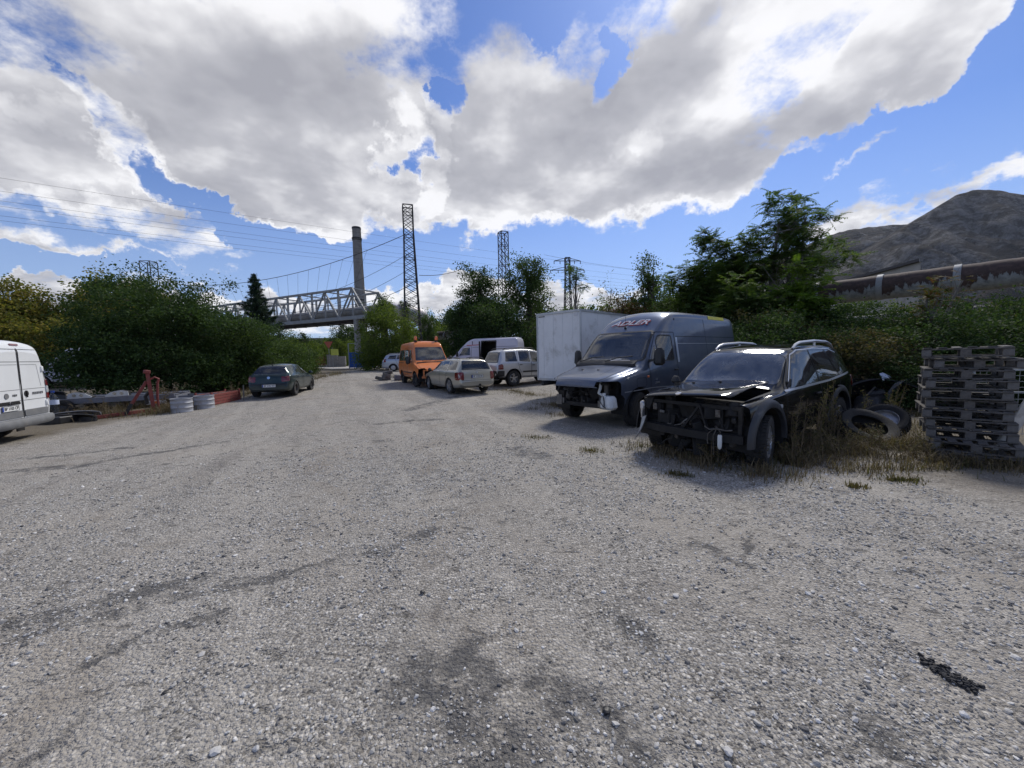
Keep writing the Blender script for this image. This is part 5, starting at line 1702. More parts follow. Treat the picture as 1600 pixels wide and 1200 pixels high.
def rear_van():
    sp = dict(L=5.41, xf=2.675, track=.86, step=.055,
              top=[(0, .8), (.06, 1.0), (.9, 1.28), (1.0, 1.34), (1.6, 1.96), (2.0, 2.34), (2.4, 2.46), (5.15, 2.46), (5.30, 2.42), (5.37, 2.33), (5.39, 2.26), (5.41, 2.18)],
              belt=[(0, .72), (.2, .95), (1.0, 1.18), (2.5, 1.3), (5.41, 1.3)],
              bot=[(0, .36), (.5, .34), (5.1, .40), (5.41, .42)],
              wid=[(0, .74), (.15, .84), (.5, .93), (1.2, 1.02), (5.2, 1.02), (5.37, 1.0), (5.41, .975)],
              rw=[(0, .62), (.3, .76), (1.0, .85), (1.75, .76), (2.4, .80), (5.2, .80), (5.41, .76)],
              drop=[(0, .03), (1.0, .07), (1.75, .08), (2.5, .13), (5.2, .13), (5.41, .12)])
    V = Vehicle('white_van', 'white panel van showing scuffed rear doors, plate BP 1103 CP', 'van', sp, LV_POS, LV_HEAD, LV_S)
    R = V.root
    V.wheel_arch(.95, .38, .44); V.wheel_arch(4.40, .38, .44)
    V.cut('windscreen', rounded([(-.82, 1.37), (.82, 1.37), (.715, 1.92), (-.715, 1.92)], .07), 'front', .3)
    V.cut('door_window', rounded([(1.42, 1.30), (1.70, 1.82), (2.22, 1.84), (2.24, 1.31)], .06), 'side', .25)
    for sd, nm in ((1, 'rear_door:l'), (-1, 'rear_door:r')):
        V.cut(nm, [(.008 * sd, .56), (.93 * sd, .56), (.90 * sd, 1.32), (.77 * sd, 2.16), (.70 * sd, 2.24), (.008 * sd, 2.24)], 'rear', .3)
    ob = V.finish({'body': 'paint_white_van', 'windscreen': 'windscreen_glass', 'door_window': 'car_glass', 'rear_door:l': 'paint_white_van', 'rear_door:r': 'paint_white_van'}, ('door_window',))
    L, Rr = ob[('rear_door:l', 0)], ob[('rear_door:r', 0)]
    V.ribbon('door_gap', [(0, .54), (0, 1.05), (-.012, 1.20), (-.012, 1.36), (0, 1.5), (0, 2.26)], 'rear', 'seam', .032, 1, False)
    for sd, d in ((1, L), (-1, Rr)):
        V.ribbon('door_seam', [(.03 * sd, .58), (.93 * sd, .58), (.90 * sd, 1.32), (.77 * sd, 2.16), (.70 * sd, 2.235), (.03 * sd, 2.235)], 'rear', 'seam', .014, 1, parent=d)
        V.ribbon('door_crease', [(.05 * sd, 1.93), (.78 * sd, 1.93)], 'rear', 'seam', .012, 1, False, parent=d)
        V.ribbon('door_crease', [(.05 * sd, 1.86), (.62 * sd, 1.86), (.72 * sd, 1.30)], 'rear', 'bumper_grey', .010, 1, False, parent=d)
        V.ribbon('door_crease', [(.05 * sd, 1.25), (.86 * sd, 1.25)], 'rear', 'bumper_grey', .012, 1, False, parent=d)
        V.ribbon('door_crease', [(.05 * sd, .98), (.90 * sd, .98)], 'rear', 'bumper_grey', .014, 1, False, parent=d)
        V.patch('kick_panel', [(.04 * sd, .58), (.88 * sd, .58), (.88 * sd, .74), (.04 * sd, .74)], 'rear', 'bumper_grey', 1, .014, parent=d)
        for z in (.85, 1.74):
            p, n = V.hit('rear', .86 * sd if z < 1 else .80 * sd, z, 1, .01)
            MB().box(p, (.05, .07, .14), bev=.015).build('hinge', 'paint_white_van', d, True)
        for k, (z0, z1, mt) in enumerate(((1.30, 1.46, 'lamp_red'), (1.12, 1.295, 'lamp_clear'), (.96, 1.115, 'lamp_red'), (.87, .955, 'lamp_clear'))):
            V.patch('tail_light', [(.885 * sd, z0), (.878 * sd, z1), (.945 * sd, z1), (.952 * sd, z0)], 'rear', mt, 1, .025)
    V.patch('brake_light', [(-.14, 2.325), (.14, 2.325), (.14, 2.365), (-.14, 2.365)], 'rear', 'lamp_red', 1, .02)
    # handle cup, lock, badges
    p, n = V.hit('rear', -.16, 1.14, 1, .006)
    MB().cyl(p - n * .02, p + n * .004, .075, n=18).box(p + n * .012 + Vector((0, .0, -.02)), (.02, .04, .15), bev=.008).build('door_handle', 'seam', Rr, True)
    p, n = V.hit('rear', .50, 1.12, 1, .006)
    MB().cyl(p - n * .02, p + n * .008, .065, n=18).build('lock_cap', 'bumper_grey', L, True)
    for txt, y, z, sz in (('BLUEHDI', -.56, 1.13, .085), ('HDI', .24, 1.12, .07)):
        p, n = V.hit('rear', y, z, 1, .008)
        M = Matrix(((0, 0, -1), (-1, 0, 0), (0, 1, 0))).to_4x4(); M.translation = p
        text_mesh(txt, sz, 'bumper_grey', 'model_badge', Rr if y < 0 else L, M, 0.1, .004, sx=1.15)
    V.patch('plate_recess', [(.06, .90), (.80, .90), (.76, .98), (.10, .98)], 'rear', 'seam', 1, .008, parent=L)
    for dz in (0, .03):
        p, n = V.hit('rear', .40, .93 + dz, 1, .02)
        MB().beam(p + Vector((0, -.06, -.03)), p + Vector((0, 0, .02)), .012, .02).beam(p + Vector((0, .06, -.03)), p + Vector((0, 0, .02)), .012, .02).build('maker_badge', 'chrome', L)
    V.plate('rear', .44, .82, 'BP 1103 CP', .52, .115)
    # bumper
    m = MB(); vs = []; prof = [(-.02, .36), (.10, .34), (.15, .40), (.15, .50), (.12, .55), (-.02, .56)]
    ys = np.linspace(-1.03, 1.03, 15)
    for y in ys:
        c = .10 * (abs(y) / 1.03) ** 4
        for dx, z in prof:
            vs.append((V.xf - 5.41 - dx + c, y, z))
    k = len(prof)
    fs = [(i * k + j, (i + 1) * k + j, (i + 1) * k + (j + 1) % k, i * k + (j + 1) % k) for i in range(len(ys) - 1) for j in range(k)]
    fs += [tuple(range(k)), tuple(range((len(ys) - 1) * k, len(ys) * k))]
    m.add(vs, fs).build('rear_bumper', 'bumper_grey', R, True)
    MB().box((V.xf - 4.9, 0, .42), (.8, 1.6, .14)).build('underbody', 'engine_black', R)
    for sd in (1, -1):
        V.mirror(1.36, 1.40, .93, sd, 'black_plastic', True)
        MB().box((V.xf - 4.88, .86 * sd, .30), (.02, .28, .34), bev=.005).build('mud_flap', 'black_plastic', R)
        V.ribbon('side_strip', [(1.4, .62), (3.9, .62)], 'side', 'bumper_grey', .16, sd, False, .012)
    V.wheel_wells((.95, 4.40), .44, .38)
    V.wheels([(.95, 1), (.95, -1), (4.40, 1), (4.40, -1)], .345, .235, 'rim_steel', 'steel')
    V.floor(.95, 5.3, .55, 1.8)


LV_POS, LV_HEAD, LV_S = (-13.33, 7.58), 205.0, .915
rear_van()
# ------------------------------------------------------------------ structures beyond the cars
pmat('box_white', (.72, .73, .74), .5, var=.06, vscale=2, dirt=(.36, .35, .32), dirt_amt=.38, dscale=1.6)
pmat('aluminium', (.45, .46, .47), .45, .6, var=.1)
pmat('galvanised', (.30, .32, .34), .5, .55, var=.2, dirt=(.2, .17, .14), dirt_amt=.25)
pmat('steel_dark', (.035, .036, .04), .7, .3, var=.25, dirt=(.10, .055, .03), dirt_amt=.3)
pmat('concrete', (.30, .29, .275), .9, var=.2, dirt=(.16, .15, .13), dirt_amt=.4, bump=.4, bscale=20)
pmat('truss_paint', (.30, .31, .31), .7, .1, var=.15, vscale=1, dirt=(.20, .14, .10), dirt_amt=.3, dscale=1.2)
pmat('lagging', (.30, .29, .27), .85, var=.2, vscale=1.2, dirt=(.17, .14, .11), dirt_amt=.5, dscale=.9, bump=.5, bscale=5)
pmat('duct_silver', (.42, .41, .43), .55, .3, var=.15, vscale=.8, dirt=(.30, .24, .22), dirt_amt=.4, dscale=.7)
pmat('chimney_brick', (.22, .205, .195), .9, var=.2, vscale=.4, dirt=(.12, .11, .105), dirt_amt=.4, dscale=.15, bump=.4, bscale=2)
pmat('gate_blue', (.012, .085, .36), .5, var=.12, dirt=(.12, .12, .14), dirt_amt=.2)
pmat('red_iron', (.20, .042, .036), .75, var=.25, vscale=8, dirt=(.16, .08, .06), dirt_amt=.45, dscale=7)
pmat('rail_grey', (.16, .17, .20), .65, .2, var=.2, dirt=(.16, .10, .07), dirt_amt=.3)
pmat('sign_red', (.50, .12, .08), .6, var=.1)
pmat('sign_yellow', (.55, .58, .10), .6, var=.1)
pmat('roof_edge', (.05, .05, .055), .8, var=.2)
pmat('hall_wall', (.33, .325, .31), .9, var=.15, vscale=.5, dirt=(.2, .19, .18), dirt_amt=.4, dscale=.4)
pmat('pale_band', (.27, .285, .29), .6, var=.2, dirt=(.2, .14, .1), dirt_amt=.3)
pmat('wire_black', (.02, .02, .022), .6, var=0)
pmat('road_pale', (.36, .35, .33), .9, var=.15, vscale=1.0, dirt=(.25, .23, .2), dirt_amt=.3, bump=.3, bscale=30)


def rust_pipe_mat():
    """grey sheet jacket torn open over rust, streaked downwards"""
    m, g, out = new_mat('rusty_pipe')
    tc = g.n('ShaderNodeTexCoord').outputs['Object']
    s = g.n('ShaderNodeSeparateXYZ', {0: tc})
    st = g.n('ShaderNodeCombineXYZ', {0: s.outputs[0], 1: g.m('MULTIPLY', s.outputs[1], .25), 2: g.m('MULTIPLY', s.outputs[2], .3)}).outputs[0]
    n1 = g.noise(st, 2.6, 6, .65, .3)
    n2 = g.noise(tc, 7, 6, .65)
    z = g.n('ShaderNodeMapRange', {0: s.outputs[2], 1: -.5, 2: .35, 3: 0.0, 4: 1.0}).outputs[0]
    f = g.n('ShaderNodeMapRange', {0: g.m('ADD', z, g.m('MULTIPLY', g.m('SUBTRACT', n1, .5), 2.4)), 1: .42, 2: .5, 3: 0, 4: 1}).outputs[0]
    rust = g.ramp(n2, [(.25, (.03, .020, .017)), (.55, (.068, .043, .036)), (.8, (.12, .08, .066))])
    grey = g.ramp(n2, [(.3, (.16, .17, .17)), (.7, (.34, .355, .35))])
    col = g.mix(f, grey, rust)
    bp = g.n('ShaderNodeBump', {'Strength': .5, 'Distance': .03, 'Height': g.m('ADD', n2, g.m('MULTIPLY', f, -.6))})
    b = g.n('ShaderNodeBsdfPrincipled', {'Base Color': col, 'Roughness': .8, 'Normal': bp.outputs[0]})
    g.t.links.new(b.outputs[0], out.inputs[0])


rust_pipe_mat()


# ---- white truck box
def truck_box():
    A = Vector((0.967, 14.1)); ang = math.atan2(12.8 - 14.1, 2.305 - .967)
    t = thing('box_trailer', 'white box body on a trailer chassis between the silver SUV and the slate van', 'trailer', (A.x, A.y, gz(A.x, A.y)), ang)
    w, L, z0, z1 = 1.87, 4.2, .70, 3.03
    # walls built of panels
    x = 0.0
    for wd in (.30, .44, .40, .42, .31):
        MB().box((x + wd / 2, .018, (z0 + z1) / 2), (wd - .006, .03, z1 - z0 - .06)).build('wall_panel', 'box_white', t)
        x += wd
    y = .03
    while y < L - .1:
        wd = 1.04
        for xx in (w - .016, .016):
            MB().box((xx, y + wd / 2, (z0 + z1) / 2), (.03, wd - .006, z1 - z0 - .06)).build('wall_panel', 'box_white', t)
        y += wd
    MB().box((w / 2, L, (z0 + z1) / 2), (w, .03, z1 - z0 - .06)).build('front_wall', 'box_white', t)
    MB().box((w / 2, L / 2, z1 - .01), (w - .02, L - .02, .04)).build('roof', 'box_white', t)
    for (px, py) in ((0, 0), (w, 0), (0, L), (w, L)):
        MB().box((px, py, (z0 + z1) / 2), (.06, .06, z1 - z0), bev=.02).build('corner_post', 'aluminium', t)
    for z in (z0, z1):
        for a, b in (((0, 0), (w, 0)), ((w, 0), (w, L)), ((0, 0), (0, L)), ((0, L), (w, L))):
            MB().beam((*a, z), (*b, z), .055, .075).build('edge_rail', 'aluminium', t)
    MB().box((w - .18, -.004, z1 - .12), (.16, .012, .09)).build('label_plate', 'lettering_white', t)
    MB().box((.22, -.004, z1 - .09), (.28, .012, .035)).build('maker_strip', 'bumper_grey', t)
    for xx in (.45, w - .45):
        MB().beam((xx, -.3, z0 - .12), (xx, L + .9, z0 - .12), .10, .16).build('chassis_rail', 'steel_dark', t)
    for yy in (1.6, 2.5):
        MB().beam((0.1, yy, .33), (w - .1, yy, .33), .08).build('axle', 'steel_dark', t)
        for xx, sd in ((.13, -1), (w - .13, 1)):
            e = part_empty('wheel', t, (xx, yy, .32), (0, 0, -math.pi / 2))
            make_wheel(e, .32, .2, sd, 'rim_steel', 'steel')
    MB().beam((w / 2 - .5, L + .9, .55), (w / 2, L + 2.0, .5), .08).beam((w / 2 + .5, L + .9, .55), (w / 2, L + 2.0, .5), .08).build('drawbar', 'steel_dark', t)
    return t


truck_box()


# ---- pipeline on posts behind the trees
def pipeline():
    a = Vector((27.0, 5.1, 4.30)); b = Vector((-12.6, 56.5, 4.55))
    d = (b - a); L = d.length; d.normalize()
    rz = math.atan2(d.y, d.x)
    t = thing('pipeline', 'raised rusty heating pipe in torn grey lagging running behind the trees', 'pipe', (a.x, a.y, 0), rz)
    n = int(L / 2.3); seg = L / n
    r = .55
    sec = None
    for i in range(n):
        z = a.z + (b.z - a.z) * i / n
        if sec is None:
            prof = [(r * (1 + .012 * math.sin(k * 1.7)), k * seg / 8) for k in range(9)]
            sec = MB().lathe(prof, 'x', (0, 0, 0), 28).build('pipe_section', 'rusty_pipe', t, True, 60)
            o = sec
            ring = MB().lathe([(r + .004, -.11), (r + .028, -.10), (r + .028, .10), (r + .004, .11)], 'x', (0, 0, 0), 28).build('pipe_band', 'pale_band', t, True)
        else:
            o = sec.copy(); COL.objects.link(o)
            ring = ring.copy(); COL.objects.link(ring)
        o.location = (i * seg, 0, z); ring.location = (i * seg, 0, z)
    for i in range(0, n, 4):
        x = i * seg + 1.2
        p = a + d * x
        MB().box((x, 0, 1.75), (.35, .5, 3.7), bev=.02).box((x, 0, 3.66), (.4, 1.2, .2)).build('support_post', 'concrete', t)
    MB().tube([(x, -.95, 3.05 + .05 * math.sin(x)) for x in np.linspace(2, L * .55, 40)], .17, 12).build('lower_pipe', 'lagging', t, True)
    return t


pipeline()


# ---- trussed pipe bridge
def pipe_bridge():
    N = Vector((-19.4, 48.0)); ax = Vector((-.90, .435)).normalized(); pp = Vector((.435, .90)).normalized()
    ang = math.atan2(ax.y, ax.x)
    t = thing('pipe_bridge', 'grey steel truss bridge carrying lagged pipes over the gateway', 'bridge', (N.x, N.y, 0), ang)
    # local x along the bridge (to the left in view), local y = towards the camera side is negative of pp
    s = -1 if (Vector((-ax.y, ax.x)).dot(pp) < 0) else 1
    W = 4.4 * s
    zt, zb, pl, n = 10.35, 6.75, 2.45, 15
    for k, y in enumerate((0.0, W)):
        MB().beam((0, y, zt), (pl * n, y, zt), .26, .26).build('top_chord', 'truss_paint', t)
        MB().beam((-pl, y, zb), (pl * n, y, zb), .30, .42).build('bottom_chord', 'truss_paint', t)
        MB().beam((-pl, y, zb), (0, y, zt), .22).build('end_post', 'truss_paint', t)
        for i in range(n + 1):
            MB().beam((i * pl, y, zb), (i * pl, y, zt), .20 if i % 2 else .15).build('vertical', 'truss_paint', t)
        for i in range(n):
            a, b = ((i * pl, zb), ((i + 1) * pl, zt)) if i % 4 in (1, 2) and i % 2 == 1 else (((i + 1) * pl, zb), (i * pl, zt))
            if i % 2 == 0:
                a, b = ((i + 1) * pl, zb), (i * pl, zt)
            else:
                a, b = (i * pl, zb), ((i + 1) * pl, zt)
            MB().beam((a[0], y, a[1]), (b[0], y, b[1]), .16).build('diagonal', 'truss_paint', t)
        for z in (zb + .95, zb + 1.4):
            MB().beam((-pl, y + .15 * s, z), (pl * n, y + .15 * s, z), .04).build('handrail', 'steel_dark', t)
    for i in range(-1, n + 1):
        MB().beam((i * pl, 0, zb - .1), (i * pl, W, zb - .1), .22, .34).build('cross_beam', 'steel_dark', t)
        if i >= 0 and i % 2 == 0:
            MB().beam((i * pl, 0, zt), (i * pl, W, zt), .14).build('top_brace', 'truss_paint', t)
    for y in (W * .27, W * .73):
        MB().cyl((-pl - 1.5, y, zb + .85), (pl * n + 3, y, zb + .85), .62, n=20).build('lagged_pipe', 'lagging', t, True)
    for i in range(-1, n):
        MB().beam((i * pl + .2, .35 * s, zb + .20), ((i + 1) * pl - .2, .35 * s, zb + .20), .9, .05).build('walkway_plate', 'lagging', t)
    for x in (-.5, pl * n - 1):
        for y in (0.0, W):
            MB().beam((x, y, 0), (x, y, zb - .2), .5).build('pier', 'concrete', t)
    # duct bending from the bridge end down to the ground pipeline
    e = t
    M = Matrix.Translation((N.x, N.y, 0)) @ Matrix.Rotation(ang, 4, 'Z')
    Mi = M.inverted()
    P = [Mi @ Vector(q) for q in ((-16.9, 50.6, 7.6), (-15.4, 51.0, 7.75), (-13.6, 52.6, 7.7), (-12.6, 54.2, 7.4), (-12.2, 55.4, 6.6), (-12.3, 56.2, 5.4), (-12.6, 56.6, 4.4))]
    Q = []
    for i in range(len(P) - 1):
        for k in range(4):
            Q.append(P[i].lerp(P[i + 1], k / 4))
    Q.append(P[-1])
    MB().tube(Q, 1.02, 20).build('duct', 'duct_silver', t, True, 60)
    return t


pipe_bridge()


# ---- chimney
def chimney():
    p = at(566.5, 540, 200)
    t = thing('factory_chimney', 'tall grey brick factory chimney with a ringed top beyond the pipe bridge', 'chimney', (p.x, p.y, .5))
    top = at(562.5, 355, 200).z - .5
    r0, r1 = 3.0, 2.05
    prof = [(r0 + (r1 - r0) * k / 40, top * k / 40) for k in range(41)]
    prof += [(r1 - .4, top), (r1 - .45, top - 3)]
    MB().lathe(prof, 'z', n=32).build('shaft', 'chimney_brick', t, True, 60)
    for z, r, h in ((top - .6, .14, .7), (top - 5.6, .32, .5), (top - 6.4, .2, .4), (top * .46, .30, .5)):
        rr = r0 + (r1 - r0) * z / top
        MB().lathe([(rr - .05, z - h / 2), (rr + r, z - h / 2), (rr + r, z + h / 2), (rr - .05, z + h / 2)], 'z', n=32).build('ring', 'steel_dark', t)
    lad = MB()
    for dx in (-.25, .25):
        lad.beam((r0 + .25, -1.2 + dx, 1), (r1 + .22, -.6 + dx, top - 1), .10)
    for k in range(60):
        f = k / 60
        x = (r0 + .25) + (r1 - r0 - .03) * f; y = -1.2 + .6 * f
        lad.beam((x, y - .25, 1 + (top - 2) * f), (x, y + .25, 1 + (top - 2) * f), .07)
    kind(lad.build('ladder', 'steel_dark', t), 'stuff')
    return t


chimney()


# ---- lattice masts
def mast(pos, h, wb, wt, nseg, label, arms=(), rz=.3, bw=.07):
    t = thing('lattice_mast', label, 'pylon', pos, rz, None)

    def corner(k, f):
        w = (wb + (wt - wb) * min(1, f / .8)) / 2
        sx, sy = ((-1, -1), (1, -1), (1, 1), (-1, 1))[k]
        return Vector((sx * w, sy * w, h * f))
    fs = [(1 - (1 - i / nseg) ** 1.0) for i in range(nseg + 1)]
    for k in range(4):
        m = MB()
        for i in range(nseg):
            m.beam(corner(k, fs[i]), corner(k, fs[i + 1]), bw * 1.5)
        m.build('leg', 'steel_dark', t)
        m = MB()
        for i in range(nseg):
            a, b = (k, (k + 1) % 4) if i % 2 else ((k + 1) % 4, k)
            m.beam(corner(a, fs[i]), corner(b, fs[i + 1]), bw * .85)
            m.beam(corner(b, fs[i]), corner(a, fs[i + 1]), bw * .6) if nseg > 14 and i % 1 == 0 else None
            if i % 3 == 0:
                m.beam(corner(k, fs[i]), corner((k + 1) % 4, fs[i]), bw * .8)
        kind(m.build('bracing', 'steel_dark', t), 'stuff')
    m = MB()
    for k in range(4):
        m.beam(corner(k, 1), corner((k + 1) % 4, 1), bw * 1.3)
    m.build('top_frame', 'steel_dark', t)
    for (f, l) in arms:
        z = h * f
        m = MB()
        m.beam((-l, 0, z), (l, 0, z), bw * 1.4).beam((-l, 0, z), (0, 0, z + .9), bw).beam((l, 0, z), (0, 0, z + .9), bw)
        m.build('cross_arm', 'steel_dark', t)
        for x in (-l, -l * .55, l * .55, l):
            MB().cyl((x, 0, z), (x, 0, z - .8), .09, n=6).build('insulator', 'steel_dark', t)
    return t


p = at(645.5, 530, 44)
mast((p.x, p.y, .5), at(638.7, 322, 44).z - .5, 2.0, 1.05, 22, 'tall dark lattice mast rising behind the orange van')
p = at(790, 530, 60)
mast((p.x, p.y, .5), at(788, 363, 60).z - .5, 2.0, 1.15, 20, 'lattice mast rising out of the ivy covered trees', rz=.5)
p = at(243, 530, 70)
mast((p.x, p.y, .5), at(241, 409, 70).z - .5, 2.2, 1.7, 14, 'lattice mast top above the big hedge shrub', rz=.1)
p = at(888, 530, 105)
mast((p.x, p.y, .5), at(885, 403, 105).z - .5, 2.6, 1.2, 16, 'distant power pylon with two cross arms behind the thin sapling', arms=((.97, 3.6), (.88, 4.6)), rz=.1, bw=.12)


# ---- overhead wires
def wire(p, q, sag, r, label, group):
    n = 24
    pts = []
    for i in range(n + 1):
        f = i / n
        v = Vector(p).lerp(Vector(q), f)
        v.z -= sag * 4 * f * (1 - f)
        pts.append(v)
    o = MB().tube(pts, r, 5).build('overhead_wire', 'wire_black', None)
    tag(o, label, 'wire', group)
    return pts


for (y0, y1) in ((275, 432), (297, 440), (313, 447), (322, 452), (338, 456), (346, 460)):
    wire(at(-120, y0 - 16, 48), at(1080, y1, 120), .8, .015, 'thin power line crossing the sky past the chimney', 'power lines across the left sky')
T1 = at(634, 366, 44)
festoon = wire(T1, at(250, 442, 58), 2.2, .035, 'heavy cable sagging from the tall mast towards the spruce', None)
low = wire(at(640, 395, 44), at(300, 462, 56), 3.2, .022, 'lower cable of the sagging net beside the tall mast', None)
lower = wire(at(640, 420, 44), at(330, 472, 54), 3.0, .020, 'lowest cable of the sagging net beside the tall mast', None)
wire(at(655, 430, 44), at(735, 414, 58), .5, .035, 'cable running from the tall mast to the ivy covered trees', None)
wire(at(640, 446, 44), at(470, 472, 46), 1.2, .03, 'cable running from the tall mast down to the truss bridge', None)
for i in range(3, 20):
    a = festoon[i]; b = low[min(24, i + 2)]; c = lower[min(24, i + 4)]
    o = MB().tube([a, b, c], .012, 4).build('net_tie', 'wire_black', None)
    tag(o, 'fine tie wire hanging in the sagging cable net', 'wire', 'tie wires of the cable net')
wire(at(1270, 378, 60), at(1700, 300, 60), .3, .02, 'power line above the mountain slope', 'wires over the mountain')
wire(at(1270, 381, 60), at(1700, 306, 60), .3, .02, 'power line above the mountain slope', 'wires over the mountain')
wire(at(850, 398, 70), at(1080, 428, 90), .6, .02, 'power line strung towards the far pylon', None)


# ---- gateway, wall, signs, road
def gateway():
    G = at(546, 575, 46); z = .5
    t = thing('metal_gate', 'blue sheet metal gate leaf standing open beside the leafy bush', 'gate', (G.x, G.y, z), rad(12))
    for i in range(6):
        MB().box((.28 + i * .5, 0, 1.02), (.49, .03 if i % 2 else .045, 1.75)).build('sheet_panel', 'gate_blue', t)
    for zz in (.15, 1.9):
        MB().beam((0, 0, zz), (3.05, 0, zz), .07).build('gate_rail', 'gate_blue', t)
    MB().beam((0, 0, 0), (0, 0, 3.0), .10).beam((.75, 0, 1.9), (.75, 0, 3.0), .06).beam((0, 0, 3.0), (.75, 0, 3.0), .06).build('gate_post', 'galvanised', t)
    w = at(511, 568, 58)
    o = thing('concrete_wall', 'grey concrete gate pillar and wall end beyond the gateway', 'wall', (w.x, w.y, .4), rad(-8))
    MB().box((.85, .15, .95), (1.7, .3, 1.9), bev=.03).build('pillar', 'concrete', o)
    MB().box((2.3, .2, .85), (1.3, .22, 1.7), bev=.02).build('wall_panel', 'concrete', o)
    MB().box((.85, .15, 1.94), (1.8, .4, .09)).build('coping', 'concrete', o)
    f = at(486, 566, 60)
    o = thing('iron_fence', 'rusty brown iron bar fence on a low wall outside the gateway', 'fence', (f.x, f.y, .4), rad(-8))
    MB().box((1.1, 0, .12), (3.0, .35, .42)).build('plinth', 'concrete', o)
    for zz in (.55, 1.65):
        MB().beam((-.3, 0, zz), (2.4, 0, zz), .06).build('fence_rail', 'red_iron', o)
    for i in range(14):
        MB().beam((-.25 + i * .2, 0, .35), (-.25 + i * .2, 0, 1.75), .05).build('fence_bar', 'red_iron', o)
    s = at(514.5, 557, 54)
    o = thing('road_sign', 'triangular road sign seen from the road side of the gateway', 'sign', (s.x, s.y, .4), 0)
    MB().cyl((0, 0, 0), (0, 0, 3.6), .035, n=8).build('post', 'galvanised', o)
    MB().prism([(-.62, 3.75), (.62, 3.75), (0, 2.75)], 'y', -.05, -.03).build('sign_plate', 'sign_red', o)
    s = at(520, 560, 53)
    o = thing('yellow_board', 'yellow notice board on a post beside the road sign', 'sign', (s.x, s.y, .4), rad(10))
    MB().cyl((0, 0, 0), (0, 0, 2.9), .03, n=8).build('post', 'galvanised', o)
    MB().box((.30, -.04, 2.25), (.95, .03, .85)).build('board', 'sign_yellow', o)
    # road through the gate
    m = MB(); pts = []
    for (y, xl, xr) in ((46, -21.5, -15.0), (52, -25.5, -17.5), (60, -31, -20.5), (75, -45, -24), (110, -80, -30)):
        pts.append(((xl, y, .52), (xr, y, .52)))
    vs = [q for p_ in pts for q in p_]
    m.add(vs, [(2 * i, 2 * i + 1, 2 * i + 3, 2 * i + 2) for i in range(len(pts) - 1)])
    kind(m.build('road', 'road_pale'), 'structure')


gateway()


# ---- hall behind the pipe on the right
def hall():
    Rr = Vector((40.0, 38.0)); Lc = Vector((43.0, 53.5))
    d = (Lc - Rr); L = d.length; ang = math.atan2(d.y, d.x)
    t = thing('concrete_hall', 'pale concrete hall with a dark flat roof edge behind the raised pipe', 'building', (Rr.x, Rr.y, .3), ang)
    h = at(1430, 409, 38).z - .3
    k = 0
    y0 = 0
    n = 6
    Mi = Matrix.Rotation(-ang, 3, 'Z')
    wr = Mi @ Vector((Rr.x, Rr.y, 0)).normalized() * 9; wl = Mi @ Vector((Lc.x, Lc.y, 0)).normalized() * 9

    def foot(f, e=0.0, k=1.0):
        w = wr.lerp(wl, f) * k
        return (L * f + e, -.0), (L * f + e + w.x, w.y)
    for i in range(n):
        a, b = foot(i / n, .015), foot((i + 1) / n, -.015)
        MB().prism([a[0], b[0], b[1], a[1]], 'z', 0, h).build('wall_panel', 'hall_wall', t)
    for i in range(n):
        MB().box((L * (i + .5) / n, .02, h * .45), (L / n * .6, .08, 1.6)).build('window', 'car_glass', t)
    a, b = foot(0, -.25, 1.02), foot(1, .3, 1.02)
    MB().prism([(a[0][0], .35), (b[0][0], .35), b[1], a[1]], 'z', h + .01, h + .28).build('roof', 'roof_edge', t)


hall()


# ---- welded mesh fence at the right edge
def mesh_fence():
    a = gpx(1588, 690); a = Vector((7.9, 6.55, 0))
    t = thing('mesh_fence_panel', 'galvanised wire mesh fence panel behind the pallet stack', 'fence', a, rad(-6))
    for x in (0, 2.4):
        MB().cyl((x, 0, 0), (x, 0, 1.25), .022, n=8).build('post', 'galvanised', t)
    m = MB()
    for i in range(25):
        m.cyl((i * .1, 0, .08), (i * .1, 0, 1.2), .0035, n=4, cap=False)
    for i in range(12):
        m.cyl((0, 0, .1 + i * .1), (2.4, 0, .1 + i * .1), .0035, n=4, cap=False)
    kind(m.build('mesh_wires', 'galvanised', t), 'stuff')
    MB().beam((0, 0, 1.2), (2.4, 0, 1.2), .03).build('top_rail', 'galvanised', t)
    MB().beam((0, 0, .82), (2.4, 0, .82), .02).build('middle_rail', 'galvanised', t)


mesh_fence()
# ------------------------------------------------------------------ vegetation
leafmat('leaf_dark', [(.016, .034, .014), (.031, .058, .022), (.052, .086, .031), (.085, .12, .045)], .28)
leafmat('leaf_mid', [(.024, .045, .018), (.045, .078, .027), (.074, .112, .038), (.115, .15, .055)], .3)
leafmat('leaf_bright', [(.045, .078, .020), (.08, .12, .028), (.125, .165, .042), (.185, .215, .065)], .38)
leafmat('leaf_autumn', [(.05, .075, .022), (.11, .125, .034), (.19, .165, .048), (.29, .215, .075)], .4)  # autumn leaf colours, brightened to imitate sun on these trees
leafmat('leaf_rusty', [(.03, .05, .018), (.05, .075, .02), (.11, .06, .03), (.16, .07, .04)], .3)
leafmat('leaf_needle', [(.016, .034, .022), (.030, .055, .034), (.045, .07, .042)], .15)
leafmat('leaf_frond', [(.026, .054, .018), (.052, .096, .028), (.09, .138, .039), (.155, .195, .058)], .38)
leafmat('leaf_frond_bright', [(.05, .10, .018), (.085, .15, .025), (.13, .20, .035), (.20, .26, .06)], .42)
leafmat('leaf_dry', [(.06, .045, .03), (.11, .085, .055), (.18, .145, .095), (.27, .225, .15)], .2)
leafmat('leaf_weed', [(.04, .05, .025), (.075, .08, .04), (.12, .10, .05), (.15, .09, .05)], .3)
pmat('bark', (.085, .07, .055), .95, var=.35, vscale=9, bump=.6, bscale=30)
pmat('bark_grey', (.16, .15, .135), .95, var=.3, vscale=9, bump=.5, bscale=30)
